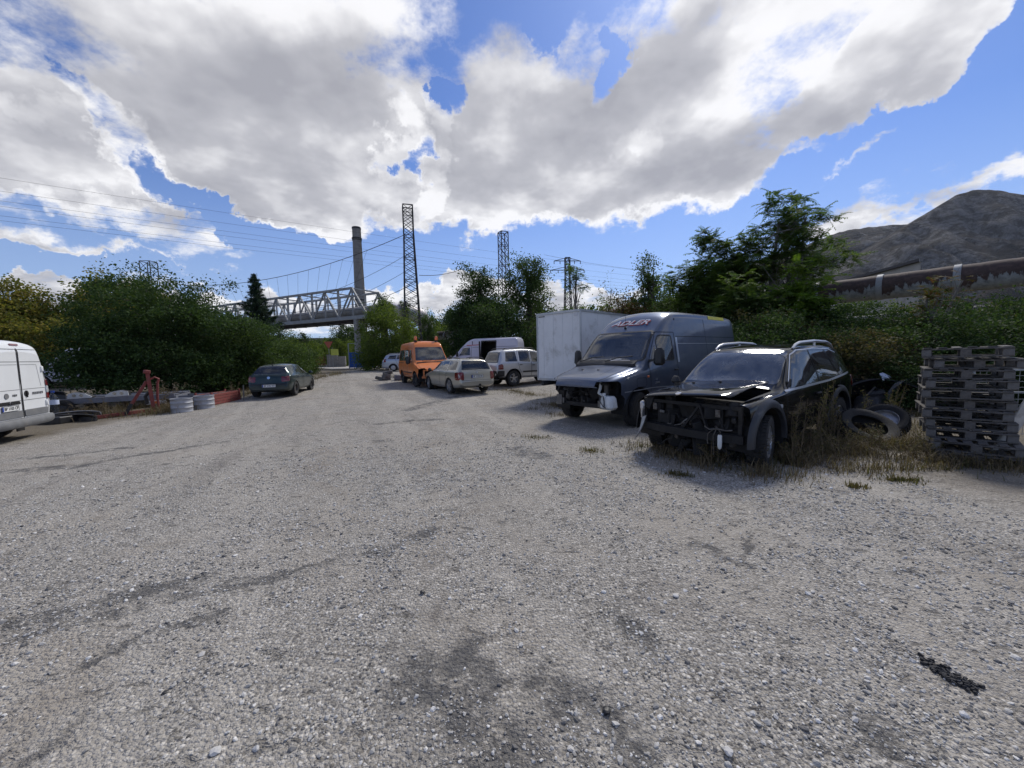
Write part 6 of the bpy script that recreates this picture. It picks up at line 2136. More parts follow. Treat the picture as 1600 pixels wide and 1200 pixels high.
pmat('dry_stem', (.16, .12, .075), .95, var=.3, vscale=12)


def quads_mesh(name, V, mat, parent=None):
    """V: (n,4,3) array of leaf corners"""
    n = len(V)
    me = bpy.data.meshes.new(name)
    me.vertices.add(n * 4)
    me.vertices.foreach_set('co', V.astype(np.float32).ravel())
    me.loops.add(n * 4)
    me.loops.foreach_set('vertex_index', np.arange(n * 4, dtype=np.int32))
    me.polygons.add(n)
    me.polygons.foreach_set('loop_start', np.arange(0, n * 4, 4, dtype=np.int32))
    me.polygons.foreach_set('loop_total', np.full(n, 4, dtype=np.int32))
    me.update(calc_edges=True)
    me.materials.append(MATS[mat])
    return link(name, me, parent)


def unit(v):
    return v / np.maximum(np.linalg.norm(v, axis=-1, keepdims=True), 1e-9)


def leaf_quads(C, size, rng, elong=1.5, droop=.25, flat=.5):
    """rhombic leaves at C with random directions; flat>0 makes blades face upwards"""
    n = len(C)
    a = unit(rng.normal(size=(n, 3)) * np.array([1, 1, .6]) + np.array([0, 0, -droop]))
    up = unit(rng.normal(size=(n, 3)) + np.array([0, 0, flat * 2]))
    s = unit(np.cross(a, up))
    l = size[:, None] * (0.75 + .5 * rng.random((n, 1)))
    w = l / elong
    b = C - a * l * .5
    m = C + np.cross(s, a) * l * .06
    return np.stack([b, m + s * w * .5, C + a * l * .5, m - s * w * .5], 1)


def lump(D, seed, k=2.3, amp=.32):
    """lumpy radius for unit directions"""
    return 1 + amp * (2 * vnoise(D[:, 0] * k + D[:, 2] * 1.7 * k + 9, D[:, 1] * k + D[:, 2] * k + 17, seed) - 1) + .16 * (2 * vnoise(D[:, 0] * k * 2.7 + 31 + D[:, 2] * 3, D[:, 1] * k * 2.7 + 5 - D[:, 2] * 4, seed + 1) - 1)


def crown_clusters(rng, n, c, r, seed, shell=.45, low=-.75, amp=.32):
    D = unit(rng.normal(size=(n * 2, 3)))
    D = D[D[:, 2] > low][:n]
    rad_ = (1 - (1 - shell) * rng.random(len(D)) ** 1.6) * lump(D, seed, 2.3, amp)
    if low <= -.95:      # shrubs keep their width down to the ground
        lo = D[:, 2] < 0
        hz = np.maximum(np.hypot(D[:, 0], D[:, 1]), 1e-6)
        k = np.where(lo, (.86 + .14 * hz) / hz, 1.0)
        D = D * np.stack([k, k, np.where(lo, .98, 1.0)], 1)
    P = np.array(c) + D * rad_[:, None] * np.array(r)
    if low <= -.95:      # skirt of foliage down to the ground
        k = n // 3
        a = rng.random(k) * 6.283; q = .45 + .5 * rng.random(k)
        S = np.stack([np.cos(a) * q * r[0], np.sin(a) * q * r[1], (.03 + .27 * rng.random(k)) * r[2] * 2 + (c[2] - r[2])], 1)
        P = np.concatenate([P, S])
    return P, D


def limbs(m, base, tips, rng, r0, trunk_top, bend=.25, n_main=9):
    """trunk and limbs reaching for the tips"""
    base = Vector(base); tt = Vector(trunk_top)
    mid = base.lerp(tt, .5) + Vector((rng.normal() * bend, rng.normal() * bend, 0))
    path = [base - Vector((0, 0, .1)), base.lerp(mid, .5), mid, mid.lerp(tt, .5), tt]
    m.tube(path, [r0 * 1.25, r0, r0 * .85, r0 * .65, r0 * .4], 9)
    k = 0
    for tip in tips:
        f = .35 + .62 * rng.random()
        st = mid.lerp(tt, (f - .5) * 2) if f > .5 else base.lerp(mid, f * 2)
        tip = Vector(tip)
        e1 = st.lerp(tip, .45) + Vector((0, 0, .10 * (tip - st).length)) + Vector((rng.normal(), rng.normal(), 0)) * .06 * (tip - st).length
        rr = r0 * (.32 if k < n_main else .12)
        m.tube([st, st.lerp(e1, .6), e1, e1.lerp(tip, .6), tip], [rr, rr * .8, rr * .6, rr * .4, rr * .15], 6, False)
        k += 1


def leafy(name, label, cat, loc, h, rx, ry=None, mat='leaf_mid', bark='bark', n_cl=170, per=110, leaf=.11, spread=.42, seed=1, low=-.75, base_frac=.18, group=None, trunk=True, shell=.45, amp=.32, shoots=0, elong=1.5, flat=.5, trunk_r=None):
    """broad-leaved tree or shrub of height h: limbs plus leaf clumps spread through the crown"""
    rng = np.random.default_rng(seed)
    ry = ry or rx
    t = thing(name, label, cat, loc, 0, group)
    cz0 = h * base_frac
    c = (0, 0, cz0 + (h - cz0) * .5)
    r = np.array([rx, ry, (h - cz0) * .5])
    P, D = crown_clusters(rng, n_cl, c, r / 1.12, seed, shell, low, amp)
    if shoots:
        k = shoots
        ang = rng.random(k) * 6.28; q = rng.random(k) ** .7 * .75
        S = np.stack([np.cos(ang) * q * rx, np.sin(ang) * q * ry, c[2] + r[2] * (.80 + .3 * rng.random(k))], 1)
        P = np.concatenate([P, S])
    m = MB()
    if trunk:
        tips = P[rng.permutation(len(P))[:46]]
        limbs(m, (0, 0, 0), tips, rng, trunk_r or max(.05, .028 * h), (rng.normal() * .15, rng.normal() * .15, c[2] + r[2] * .55))
        m.build('trunk', bark, t, True, 60)
    n = len(P) * per
    ci = np.repeat(np.arange(len(P)), per)
    sc = (spread * (.55 + .9 * rng.random(len(P))))[ci]
    G = rng.normal(size=(n, 3)) * sc[:, None] * np.array([1, 1, .72]) * .62
    C = P[ci] + G
    C = C[C[:, 2] > .04]
    quads_mesh('crown', leaf_quads(C, np.full(len(C), leaf), rng, elong, .25, flat), mat, t)
    return t


def fronds(B, Dr, L, rng, pairs=9, leaflet=.13):
    """pinnate leaves: bases B, directions Dr, lengths L -> quads"""
    n = len(B)
    s = np.linspace(.12, 1, pairs)
    side = unit(np.cross(Dr, np.tile([0, 0, 1.0], (n, 1))))
    out = []
    droop = (.10 + .30 * rng.random(n))
    for q in s:
        P = B + Dr * (L * q)[:, None] + np.array([0, 0, -1]) * (droop * L * q * q)[:, None]
        T = unit(Dr + np.array([0, 0, -1]) * (2 * droop * q)[:, None])
        for sg in (-1, 1):
            a = unit(side * sg + T * .45 + np.array([0, 0, -.28]) + rng.normal(size=(n, 3)) * .12)
            l = leaflet * (1.15 - .45 * abs(q - .45)) * (.85 + .3 * rng.random(n))
            up = unit(np.cross(a, T) * sg + np.array([0, 0, .3]))
            w = unit(np.cross(a, up)) * (l * .19)[:, None]
            tip = P + a * l[:, None]
            mid = P + a * (l * .4)[:, None]
            out.append(np.stack([P, mid + w, tip, mid - w], 1))
    # rachis as a thin strip
    e = B + Dr * L[:, None] + np.array([0, 0, -1]) * (droop * L)[:, None]
    mid = B + Dr * (L * .5)[:, None] + np.array([0, 0, -1]) * (droop * L * .25)[:, None]
    w = side * .006
    out.append(np.stack([B - w, mid - w, mid + w, B + w], 1)); out.append(np.stack([mid - w, e - w * .3, e + w * .3, mid + w], 1))
    return np.concatenate(out)


def ailanthus(name, label, cat, loc, h, rx, mat='leaf_frond', seed=3, n_tip=70, per=13, flen=.62, low=.28, stems=2, group=None, shell=.25, amp=.42, bark='bark_grey', extra=()):
    """tree of heaven: thin stems, rosettes of long feathered leaves at the twig ends"""
    rng = np.random.default_rng(seed)
    t = thing(name, label, cat, loc, 0, group)
    cz = h * low
    c = np.array([0, 0, cz + (h - cz) * .5]); r = np.array([rx, rx, (h - cz) * .5])
    P, D = crown_clusters(rng, n_tip, c, r / 1.15, seed, shell, -.9, amp)
    if len(extra):
        P = np.concatenate([P, np.array(extra)])
    m = MB()
    ang0 = rng.random() * 6
    for k in range(stems):
        off = .25 * k
        tp = P[k::stems]
        top = (math.cos(ang0 + 2.4 * k) * rx * .3, math.sin(ang0 + 2.4 * k) * rx * .3, c[2] + r[2] * .35)
        limbs(m, (math.cos(ang0 + 2 * k) * off, math.sin(ang0 + 2 * k) * off, 0), tp, rng, max(.035, .013 * h), top, .2)
    m.build('trunk', bark, t, True, 60)
    n = len(P) * per
    ci = np.repeat(np.arange(len(P)), per)
    ang = rng.random(n) * 6.283
    elv = rng.normal(size=n) * .40 + .22
    Dr = np.stack([np.cos(ang) * np.cos(elv), np.sin(ang) * np.cos(elv), np.sin(elv)], 1)
    B = P[ci] + rng.normal(size=(n, 3)) * .10
    quads_mesh('crown', fronds(B, Dr, flen * (.6 + .6 * rng.random(n)), rng, 9, flen * .24), mat, t)
    return t


def spruce(loc, h, r, label, seed=5):
    rng = np.random.default_rng(seed)
    t = thing('spruce_tree', label, 'tree', loc)
    m = MB().tube([(0, 0, -.1), (0, 0, h * .5), (.05, 0, h)], [.16, .09, .012], 8)
    Q = []
    z = h * .12
    while z < h * .985:
        f = 1 - z / h
        rr = r * (f ** .85) * (.8 + .35 * rng.random()) + .06
        nb = 9 if f > .2 else 6
        for k in range(nb):
            a = rng.random() * 6.283
            d = np.array([math.cos(a), math.sin(a), 0])
            L = rr * (.7 + .45 * rng.random())
            m.tube([(0, 0, z), tuple(d * L * .6 + np.array([0, 0, z - .05 * L])), tuple(d * L + np.array([0, 0, z + .10 * L]))], [.02, .012, .004], 4, False)
            k2 = int(40 + 190 * L)
            s = rng.random(k2) ** .75
            base = d * (s * L)[:, None] + np.stack([np.zeros(k2), np.zeros(k2), z - .18 * L * s * (1 - s) * 2 + .10 * L * s * s], 1)
            base += rng.normal(size=(k2, 3)) * (.05 + .09 * L * (1 - s))[:, None]
            Q.append(base)
        z += .20 + .16 * f
    m.build('trunk', 'bark', t, True, 60)
    C = np.concatenate(Q)
    quads_mesh('crown', leaf_quads(C, np.full(len(C), .13), rng, 3.6, .1, .1), 'leaf_needle', t)
    return t


def spot(px, Y, ytop):
    X = at(px, 560, Y).x
    z = gz(X, Y)
    return (X, Y, z - .03), at(px, ytop, Y).z - z


def lf(name, label, px, Y, ytop, rpx, **k):
    loc, h = spot(px, Y, ytop)
    return leafy(name, label, k.pop('cat', 'tree'), loc, h, rpx * Y / 600, **k)


def al(name, label, px, Y, ytop, rpx, **k):
    loc, h = spot(px, Y, ytop)
    return ailanthus(name, label, 'tree', loc, h, rpx * Y / 600, **k)


# left side
lf('large_shrub', 'huge dark green shrub with arching shoots behind the drums and red planter', 262, 18.6, 446, 128, cat='shrub', mat='leaf_dark', n_cl=760, per=95, leaf=.105, spread=.42, seed=21, low=-.95, base_frac=.0, shell=.45, amp=.36, shoots=40)
lf('shrub', 'mid green shrub spilling over the hedge end behind the red planter', 372, 21.0, 515, 60, cat='shrub', mat='leaf_mid', n_cl=300, per=95, leaf=.095, spread=.38, seed=22, low=-.95, base_frac=0, shell=.5)
lf('shrub', 'leafy mid green shrub overhanging the hatchback roof', 428, 24.5, 528, 52, cat='shrub', mat='leaf_mid', n_cl=260, per=90, leaf=.10, spread=.4, seed=23, low=-.95, base_frac=0, shell=.5)
lf('shrub', 'mid green shrub at the left side of the road by the gateway', 466, 31, 541, 34, cat='shrub', mat='leaf_mid', n_cl=100, per=80, leaf=.11, spread=.4, seed=24, low=-.95, base_frac=0)
lf('chestnut_tree', 'tall yellowing tree with a rounded top behind the huge shrub', 182, 31, 424, 70, mat='leaf_autumn', n_cl=190, per=100, leaf=.20, spread=.62, seed=31, low=-.9, base_frac=.15)
lf('chestnut_tree', 'golden leaved tree rising behind the white van roof', 36, 28, 438, 52, mat='leaf_autumn', n_cl=150, per=100, leaf=.19, spread=.6, seed=32, low=-.9, base_frac=.12)
lf('chestnut_tree', 'low golden brown bushy tree beside the parked white van behind the hedge', 92, 26, 492, 46, mat='leaf_autumn', n_cl=130, per=100, leaf=.15, spread=.5, seed=33, low=-.95, base_frac=.06)
lf('chestnut_tree', 'olive tree with thin golden leaves at the hedge behind the white van', -40, 25, 470, 70, mat='leaf_autumn', n_cl=150, per=100, leaf=.16, spread=.55, seed=34, low=-.95, base_frac=.05)
lf('slim_tree', 'slim twiggy tree poking above the huge shrub near the mast top', 236, 25, 414, 15, mat='leaf_mid', n_cl=34, per=46, leaf=.12, spread=.4, seed=35, low=-.9, base_frac=.45)
lf('slim_tree', 'slim twiggy tree above the right end of the huge shrub', 312, 22, 444, 34, mat='leaf_dark', n_cl=60, per=42, leaf=.10, spread=.38, seed=36, low=-.9, base_frac=.4)
lf('backdrop_tree', 'dark broad tree filling the gap behind the golden trees', 120, 40, 470, 90, mat='leaf_mid', n_cl=150, per=90, leaf=.26, spread=.8, seed=37, low=-.95, base_frac=.05)
loc, h = spot(406, 35, 426)
spruce(loc, h, 3.0, 'dark spruce tree standing in front of the truss bridge')

# gateway and middle
lf('leafy_bush', 'tall yellow green bush covering the blue gate and the far estate car', 610, 38, 468, 48, cat='bush', mat='leaf_bright', n_cl=210, per=95, leaf=.15, spread=.5, seed=41, low=-.95, base_frac=0, shell=.45, amp=.3)
lf('leafy_bush', 'dark low bush spilling round the blue gate leaf', 584, 40, 540, 20, cat='bush', mat='leaf_mid', n_cl=80, per=70, leaf=.14, spread=.45, seed=42, low=-.95, base_frac=0)
lf('ivy_clump', 'round ivy clump growing over the end of the truss bridge', 606, 46.5, 462, 17, cat='ivy', mat='leaf_dark', n_cl=60, per=80, leaf=.14, spread=.35, seed=43, low=-.95, base_frac=.55)
lf('ivy_clump', 'small ivy clump on top of the silver duct beside the tall mast', 636, 51, 468, 9, cat='ivy', mat='leaf_mid', n_cl=26, per=60, leaf=.12, spread=.3, seed=44, low=-.95, base_frac=.8)
lf('dark_tree', 'dark leafy tree with drooping crown left of the ivy covered mast', 752, 33, 408, 38, mat='leaf_dark', n_cl=230, per=85, leaf=.15, spread=.5, seed=51, low=-.9, base_frac=.12, amp=.45)
lf('dark_tree', 'airy tree with a loose open crown right of the ivy covered mast', 826, 34, 393, 34, mat='leaf_mid', n_cl=170, per=80, leaf=.16, spread=.5, seed=52, low=-.9, base_frac=.25, amp=.5)
lf('ivy_thicket', 'dense dark ivy thicket behind the white high roof van', 772, 30, 468, 58, cat='thicket', mat='leaf_dark', n_cl=330, per=90, leaf=.14, spread=.5, seed=53, low=-.95, base_frac=0, amp=.25)
lf('ivy_thicket', 'dark ivy thicket at the end of the pipe left of the dark tree', 722, 32, 462, 26, cat='thicket', mat='leaf_dark', n_cl=110, per=80, leaf=.13, spread=.45, seed=54, low=-.95, base_frac=0)
lf('ivy_thicket', 'dark leafy thicket behind the white truck box', 868, 29, 478, 44, cat='thicket', mat='leaf_mid', n_cl=130, per=70, leaf=.13, spread=.5, seed=55, low=-.95, base_frac=0, amp=.4)
al('sapling', 'thin sapling with a tuft of feathered leaves above the truck box', 900, 27, 391, 20, seed=61, n_tip=15, per=8, flen=.55, low=.5, stems=1, shell=.2)
lf('twiggy_sapling', 'nearly bare twiggy sapling above the slate van roof', 952, 25, 425, 26, mat='leaf_rusty', n_cl=40, per=7, leaf=.11, spread=.4, seed=62, low=-.9, base_frac=.3, trunk_r=.05)
lf('slender_tree', 'slender leafy tree standing behind the slate van', 1013, 24, 390, 19, mat='leaf_mid', n_cl=80, per=70, leaf=.12, spread=.36, seed=63, low=-.95, base_frac=.2, amp=.45)
lf('shrub', 'dark tangled shrub with a few rusty leaves behind the slate van front', 978, 23, 446, 34, cat='shrub', mat='leaf_rusty', n_cl=120, per=70, leaf=.11, spread=.42, seed=64, low=-.95, base_frac=0)
lf('shrub', 'mid green shrub joining the slender tree and the feathered trees', 1048, 21, 440, 30, cat='shrub', mat='leaf_mid', n_cl=110, per=80, leaf=.11, spread=.42, seed=65, low=-.95, base_frac=0)

# right group of trees of heaven
al('feathered_tree', 'mid green feathered tree of heaven left of the tall dark one', 1098, 18.5, 372, 54, seed=71, n_tip=190, per=13, flen=.62, low=.10, stems=3, shell=.3)
al('feathered_tree', 'tallest dark feathered tree of heaven with spreading open crown', 1226, 17.5, 280, 80, seed=72, n_tip=120, per=12, flen=.55, low=.36, stems=3, shell=.45, amp=.6)
al('feathered_tree', 'bright yellow green young tree of heaven in front of the rusty pipe', 1248, 14.6, 408, 52, mat='leaf_frond_bright', seed=73, n_tip=150, per=13, flen=.55, low=.05, stems=3, shell=.35)
al('feathered_tree', 'dense young tree of heaven leaning over the slate van tail', 1165, 15.5, 435, 60, seed=74, n_tip=200, per=13, flen=.55, low=.0, stems=3, shell=.3)
al('feathered_tree', 'feathered tree of heaven with yellowing tips joining the two tallest ones', 1152, 18.2, 348, 40, seed=76, n_tip=110, per=13, flen=.58, low=.2, stems=2, shell=.3)
lf('shrub', 'dark undergrowth shrub between the slate van and the black SUV', 1200, 13.2, 500, 76, cat='shrub', mat='leaf_dark', n_cl=200, per=85, leaf=.085, spread=.36, seed=75, low=-.95, base_frac=0)


# overgrown bank on the right: low earth solid added to block light behind its brambles
def bank():
    foot = [(4.8, 15.5), (7.2, 12.6), (9.5, 10.9), (12.5, 9.6), (17, 8.2), (24, 6.2), (32, 3.5)]
    m = MB(); vs = []
    k = 7
    for i, (x, y) in enumerate(foot):
        for j in range(k):
            f = j / (k - 1)
            z = 2.1 * (f * f * (3 - 2 * f)) * (.9 + .1 * math.sin(i * 1.3))
            vs.append((x + 1.6 * f + .2 * math.sin(i * 2 + j), y + 4.2 * f, z - .05 + gz(x, y)))
    fs = [(i * k + j, (i + 1) * k + j, (i + 1) * k + j + 1, i * k + j + 1) for i in range(len(foot) - 1) for j in range(k - 1)]
    m.add(vs, fs)
    pmat('bank_dark_solid', (.06, .05, .035), .95, var=.35, vscale=2, bump=.6, bscale=8)
    kind(m.build('bank', 'bank_dark_solid', None, True), 'structure')


bank()
proto = {}
rb = random.Random(5)
bank_spots = [(7.0, 13.6, 2.6, 1.7), (8.6, 12.4, 2.9, 1.8), (10.2, 11.4, 2.3, 1.6), (11.8, 11.0, 2.7, 1.9), (13.6, 10.6, 2.5, 1.8), (15.6, 10.2, 2.75, 2.0), (17.8, 9.6, 2.7, 2.0), (20.2, 8.8, 2.8, 2.1), (9.4, 14.2, 3.1, 1.9), (12.0, 13.2, 3.15, 2.0), (14.8, 12.6, 3.3, 2.0), (17.6, 12.0, 3.35, 2.1), (20.4, 11.2, 3.3, 2.1), (16.2, 12.4, 3.2, 1.8), (8.2, 11.2, 1.5, 1.1), (10.6, 10.0, 1.4, 1.2), (13.0, 9.3, 1.6, 1.2)]
for i, (x, y, h, r) in enumerate(bank_spots):
    k = i % 3
    lab = ('dense dark bramble shrub in the overgrown bank below the rusty pipe', 'dense dark bramble shrub in the overgrown bank below the rusty pipe', 'brownish thinning bramble shrub in the overgrown bank below the rusty pipe')[k]
    if k not in proto:
        proto[k] = leafy('bramble_shrub', lab, 'shrub', (0, 0, 0), 3.0, 1.9, mat=('leaf_dark', 'leaf_dark', 'leaf_weed')[k], n_cl=230, per=80, leaf=.075, spread=.30, seed=81 + k, low=-.95, base_frac=0, group='brambles on the bank', amp=.3, shell=.55)
        o = proto[k]
    else:
        o = copy_tree(proto[k])
    o.location = (x, y, gz(x, y) - .05); o.rotation_euler = (0, 0, rb.random() * 6.28); s = r / 1.9; o.scale = (s, s, h / 3.0)
al('dead_sapling', 'half dead sapling with brown leaf tufts in front of the rusty pipe', 1448, 11.5, 420, 30, mat='leaf_rusty', seed=91, n_tip=22, per=4, flen=.4, low=.35, stems=2)
al('dead_sapling', 'thin leafless twigs rising past the rusty pipe', 1490, 11.8, 400, 14, mat='leaf_rusty', seed=92, n_tip=12, per=1, flen=.3, low=.5, stems=1)

# far trees closing the view
proto = {}
far = [(-260, 60, 470, 60), (-120, 55, 480, 70), (-10, 60, 490, 60), (330, 60, 500, 45), (300, 75, 505, 50), (360, 90, 510, 50), (430, 80, 508, 26), (455, 95, 522, 22), (478, 85, 520, 20), (500, 110, 530, 20), (520, 100, 524, 16), (537, 80, 505, 20), (556, 84, 508, 22), (585, 100, 510, 24), (640, 75, 500, 34), (670, 51, 492, 18), (672, 70, 490, 22), (700, 72, 482, 26), (716, 90, 486, 24), (690, 60, 505, 24), (850, 60, 470, 36), (900, 62, 480, 36), (940, 55, 470, 36), (1000, 50, 465, 36), (1060, 50, 450, 36), (1120, 45, 450, 40), (1180, 42, 450, 40), (1330, 36, 470, 40), (1400, 34, 478, 36)]
for i, (px, Y, yt, rp) in enumerate(far):
    k = i % 3
    lab = ('far rounded green tree beyond the yard', 'far olive green tree beyond the yard', 'far dark green tree beyond the yard')[k]
    loc, h = spot(px, Y, yt)
    if k not in proto:
        proto[k] = leafy('far_tree', lab, 'tree', (0, 0, 0), 10.0, 4.5, mat=('leaf_mid', 'leaf_bright', 'leaf_dark')[k], n_cl=120, per=70, leaf=.36, spread=.95, seed=101 + k, low=-.95, base_frac=.04, group='trees beyond the yard', shell=.4)
        o = proto[k]
    else:
        o = copy_tree(proto[k])
    r = rp * Y / 600
    o.location = loc; o.rotation_euler = (0, 0, rb.random() * 6.28); o.scale = (r / 4.5, r / 4.5, h / 10.0)
# bright low scrub beyond the gateway
proto = None
for i, (px, Y, yt, rp) in enumerate([(440, 56, 530, 22), (466, 62, 536, 18), (484, 70, 532, 18), (505, 75, 538, 16), (534, 62, 528, 14), (552, 66, 530, 16), (420, 50, 532, 26)]):
    loc, h = spot(px, Y, yt)
    if proto is None:
        proto = leafy('roadside_scrub', 'bright yellow green scrub along the road outside the gateway', 'scrub', (0, 0, 0), 3.0, 2.0, mat='leaf_bright', n_cl=90, per=70, leaf=.2, spread=.5, seed=111, low=-.95, base_frac=0, group='scrub along the outer road')
        o = proto
    else:
        o = copy_tree(proto)
    r = rp * Y / 600
    o.location = loc; o.rotation_euler = (0, 0, rb.random() * 6.28); o.scale = (r / 2, r / 2, h / 3)
# ------------------------------------------------------------------ things standing and lying about
pmat('old_wood', (.105, .098, .092), .95, var=.35, vscale=5, dirt=(.05, .045, .04), dirt_amt=.35, dscale=6, bump=.4, bscale=40)
pmat('old_wood_pale', (.13, .125, .12), .95, var=.3, vscale=5, dirt=(.12, .11, .10), dirt_amt=.35, dscale=6, bump=.4, bscale=40)
pmat('drum_grey', (.34, .35, .38), .55, .2, var=.12, dirt=(.20, .15, .11), dirt_amt=.3, dscale=4)
pmat('soil', (.07, .055, .04), .95, var=.4, vscale=12, bump=.8, bscale=25)
pmat('board_white', (.50, .49, .47), .85, var=.2, vscale=4, dirt=(.26, .24, .21), dirt_amt=.5, dscale=5)
pmat('scrap_black', (.012, .012, .014), .5, var=.3, dirt=(.06, .055, .05), dirt_amt=.3)
pmat('scrap_grey', (.14, .15, .18), .6, .2, var=.25, dirt=(.12, .10, .08), dirt_amt=.4)
pmat('sheet_blue_white', (.55, .62, .78), .4, var=.15)
glass('bottle_plastic', (.75, .80, .85), .03, 1.5)
glass('lamp_cover', (.55, .6, .68), .12, 1.6)


# ---- pallets
def pallet(name, label):
    t = thing(name, label, 'pallet', group='pallets of the tall stack')
    L, D = .86, 1.15
    shared = {}

    def piece(nm, key, size, loc, mat='old_wood'):
        if key not in shared:
            shared[key] = MB().box((0, 0, 0), size, bev=.004).build(nm, mat, t)
            o = shared[key]
        else:
            o = shared[key].copy(); COL.objects.link(o)
        o.location = loc
        o.rotation_euler = (RNG.normal() * .006, RNG.normal() * .006, RNG.normal() * .02)
    for y, w in ((.05, .10), (D / 2, .12), (D - .05, .10)):
        piece('bottom_board', ('b', w), (L, w, .018), (L / 2, y, .009))
        piece('stringer_board', ('s', w), (L, w, .018), (L / 2, y, .119))
        for x, k in ((.05, .10), (L / 2, .105), (L - .05, .10)):
            piece('block', ('k', w, k), (k, w, .092), (x, y, .064), 'old_wood_pale' if RNG.random() < .15 else 'old_wood')
    for i in range(6):
        piece('deck_board', 'd', (.09, D, .018), (.045 + (L - .09) * i / 5, D / 2, .137))
    return t


ords = ['bottom pallet of the tall weathered stack, half buried in dry grass', 'weathered pallet second from the bottom of the tall stack, pushed out to one side', 'weathered pallet third from the bottom of the tall stack', 'weathered pallet fourth from the bottom of the tall stack', 'weathered pallet fifth from the bottom of the tall stack', 'weathered pallet sixth from the bottom of the tall stack',
        'weathered pallet fifth from the top of the tall stack', 'weathered pallet fourth from the top of the tall stack', 'weathered pallet third from the top of the tall stack', 'weathered pallet second from the top of the tall stack, sliding over its edge', 'topmost weathered pallet of the tall stack, lying slightly askew']
proto = None
offs = [(.12, -.30, 2), (.08, -.24, -2), (.04, -.04, 1), (.03, .02, -1.5), (-.01, -.02, 1.2), (.02, .03, 2.0), (-.03, .0, -1.0), (.01, -.03, 1.4), (-.03, .02, -1.8), (.09, .05, 2.5), (-.05, .03, -4)]
zz = gz(6.7, 6.05) - .01
for i, (dx, dy, rr) in enumerate(offs):
    if proto is None:
        proto = pallet('pallet', ords[0]); o = proto
    else:
        o = copy_tree(proto); o['label'] = ords[i]
    o.location = (6.20 + dx * .7 + dy * .7, 5.74 - dx * .7 + dy * .7, zz + i * .1455)
    o.rotation_euler = (0, rad(-.8 if i == 10 else (.3 if i < 2 else 0)), rad(rr - 44))
    if i == 10:
        o.location.z += .016

o = MB().box((0, 0, .45), (.20, .035, .92), (.35, .06, .05), bev=.008).build('leaning_board', 'board_white')
o.location = (6.98, 5.30, 0); tag(o, 'pale weathered plank leaning against the side of the pallet stack', 'plank')


# ---- tyres
def tyre_thing(label, loc, rot, r, w, rim=None):
    t = thing('old_tyre', label, 'tyre', loc)
    t.rotation_euler = rot
    e = part_empty('wheel', t)
    rr = r * .60
    prof = [(rr, -w / 2 * .75), (r * .80, -w / 2), (r * .94, -w / 2 * .96), (r, -w / 2 * .5), (r, w / 2 * .5), (r * .94, w / 2 * .96), (r * .80, w / 2), (rr, w / 2 * .75), (rr * 1.05, w / 2 * .5), (r * .9, w / 2 * .3), (r * .9, -w / 2 * .3), (rr * 1.05, -w / 2 * .5)]
    m = MB().lathe(prof, 'z', n=40, closed=True)
    for i in range(40):
        a = 2 * math.pi * i / 40
        m.box((math.cos(a) * (r + .002), math.sin(a) * (r + .002), 0), (.014, 2 * math.pi * r / 40 * .6, w * .8), (0, 0, a))
    m.build('tread', 'rubber', t, True, 35)
    bpy.data.objects.remove(e)
    if rim:
        k = MB().lathe([(rr * 1.02, w * .36), (rr * .96, w * .38), (rr * .9, w * .1), (rr * .35, w * .16), (.05, w * .2)], 'z', n=28)
        k.build('rim', rim, t, True)
    return t


tyre_thing('large black tyre leaning in the weeds beside the black SUV', (6.18, 6.62, .22), (rad(33), rad(8), rad(-18)), .42, .25)
tyre_thing('tyre with a pale rim leaning on the larger tyre by the pallets', (6.85, 7.0, .27), (rad(46), rad(-10), rad(-40)), .34, .21, 'rim_silver')
tyre_thing('flat lying tyre half hidden by weeds behind the pallet stack', (6.95, 7.75, .11), (rad(6), 0, 0), .33, .20)


# ---- scrap heap by the bramble bank
def curved_panel(name, label, loc, rz, L, h, mat, bend=.35, tilt=0.0, cat='car part'):
    m = MB(); vs = []
    n = 12
    for i in range(n + 1):
        f = i / n - .5
        x = L * f; y = -bend * (2 * f) ** 2
        for (dy, z) in ((0, 0), (.10, h * .3), (.08, h * .75), (-.02, h), (-.05, h * .98), (.04, h * .5), (-.04, .01)):
            vs.append((x, y + dy, z))
    k = 7
    fs = [(i * k + j, (i + 1) * k + j, (i + 1) * k + (j + 1) % k, i * k + (j + 1) % k) for i in range(n) for j in range(k)]
    fs += [tuple(range(k)), tuple(range(n * k, n * k + k))]
    m.add(vs, fs)
    o = m.build(name, mat, None, True, 50)
    o.location = loc; o.rotation_euler = (tilt, 0, rz)
    return tag(o, label, cat)


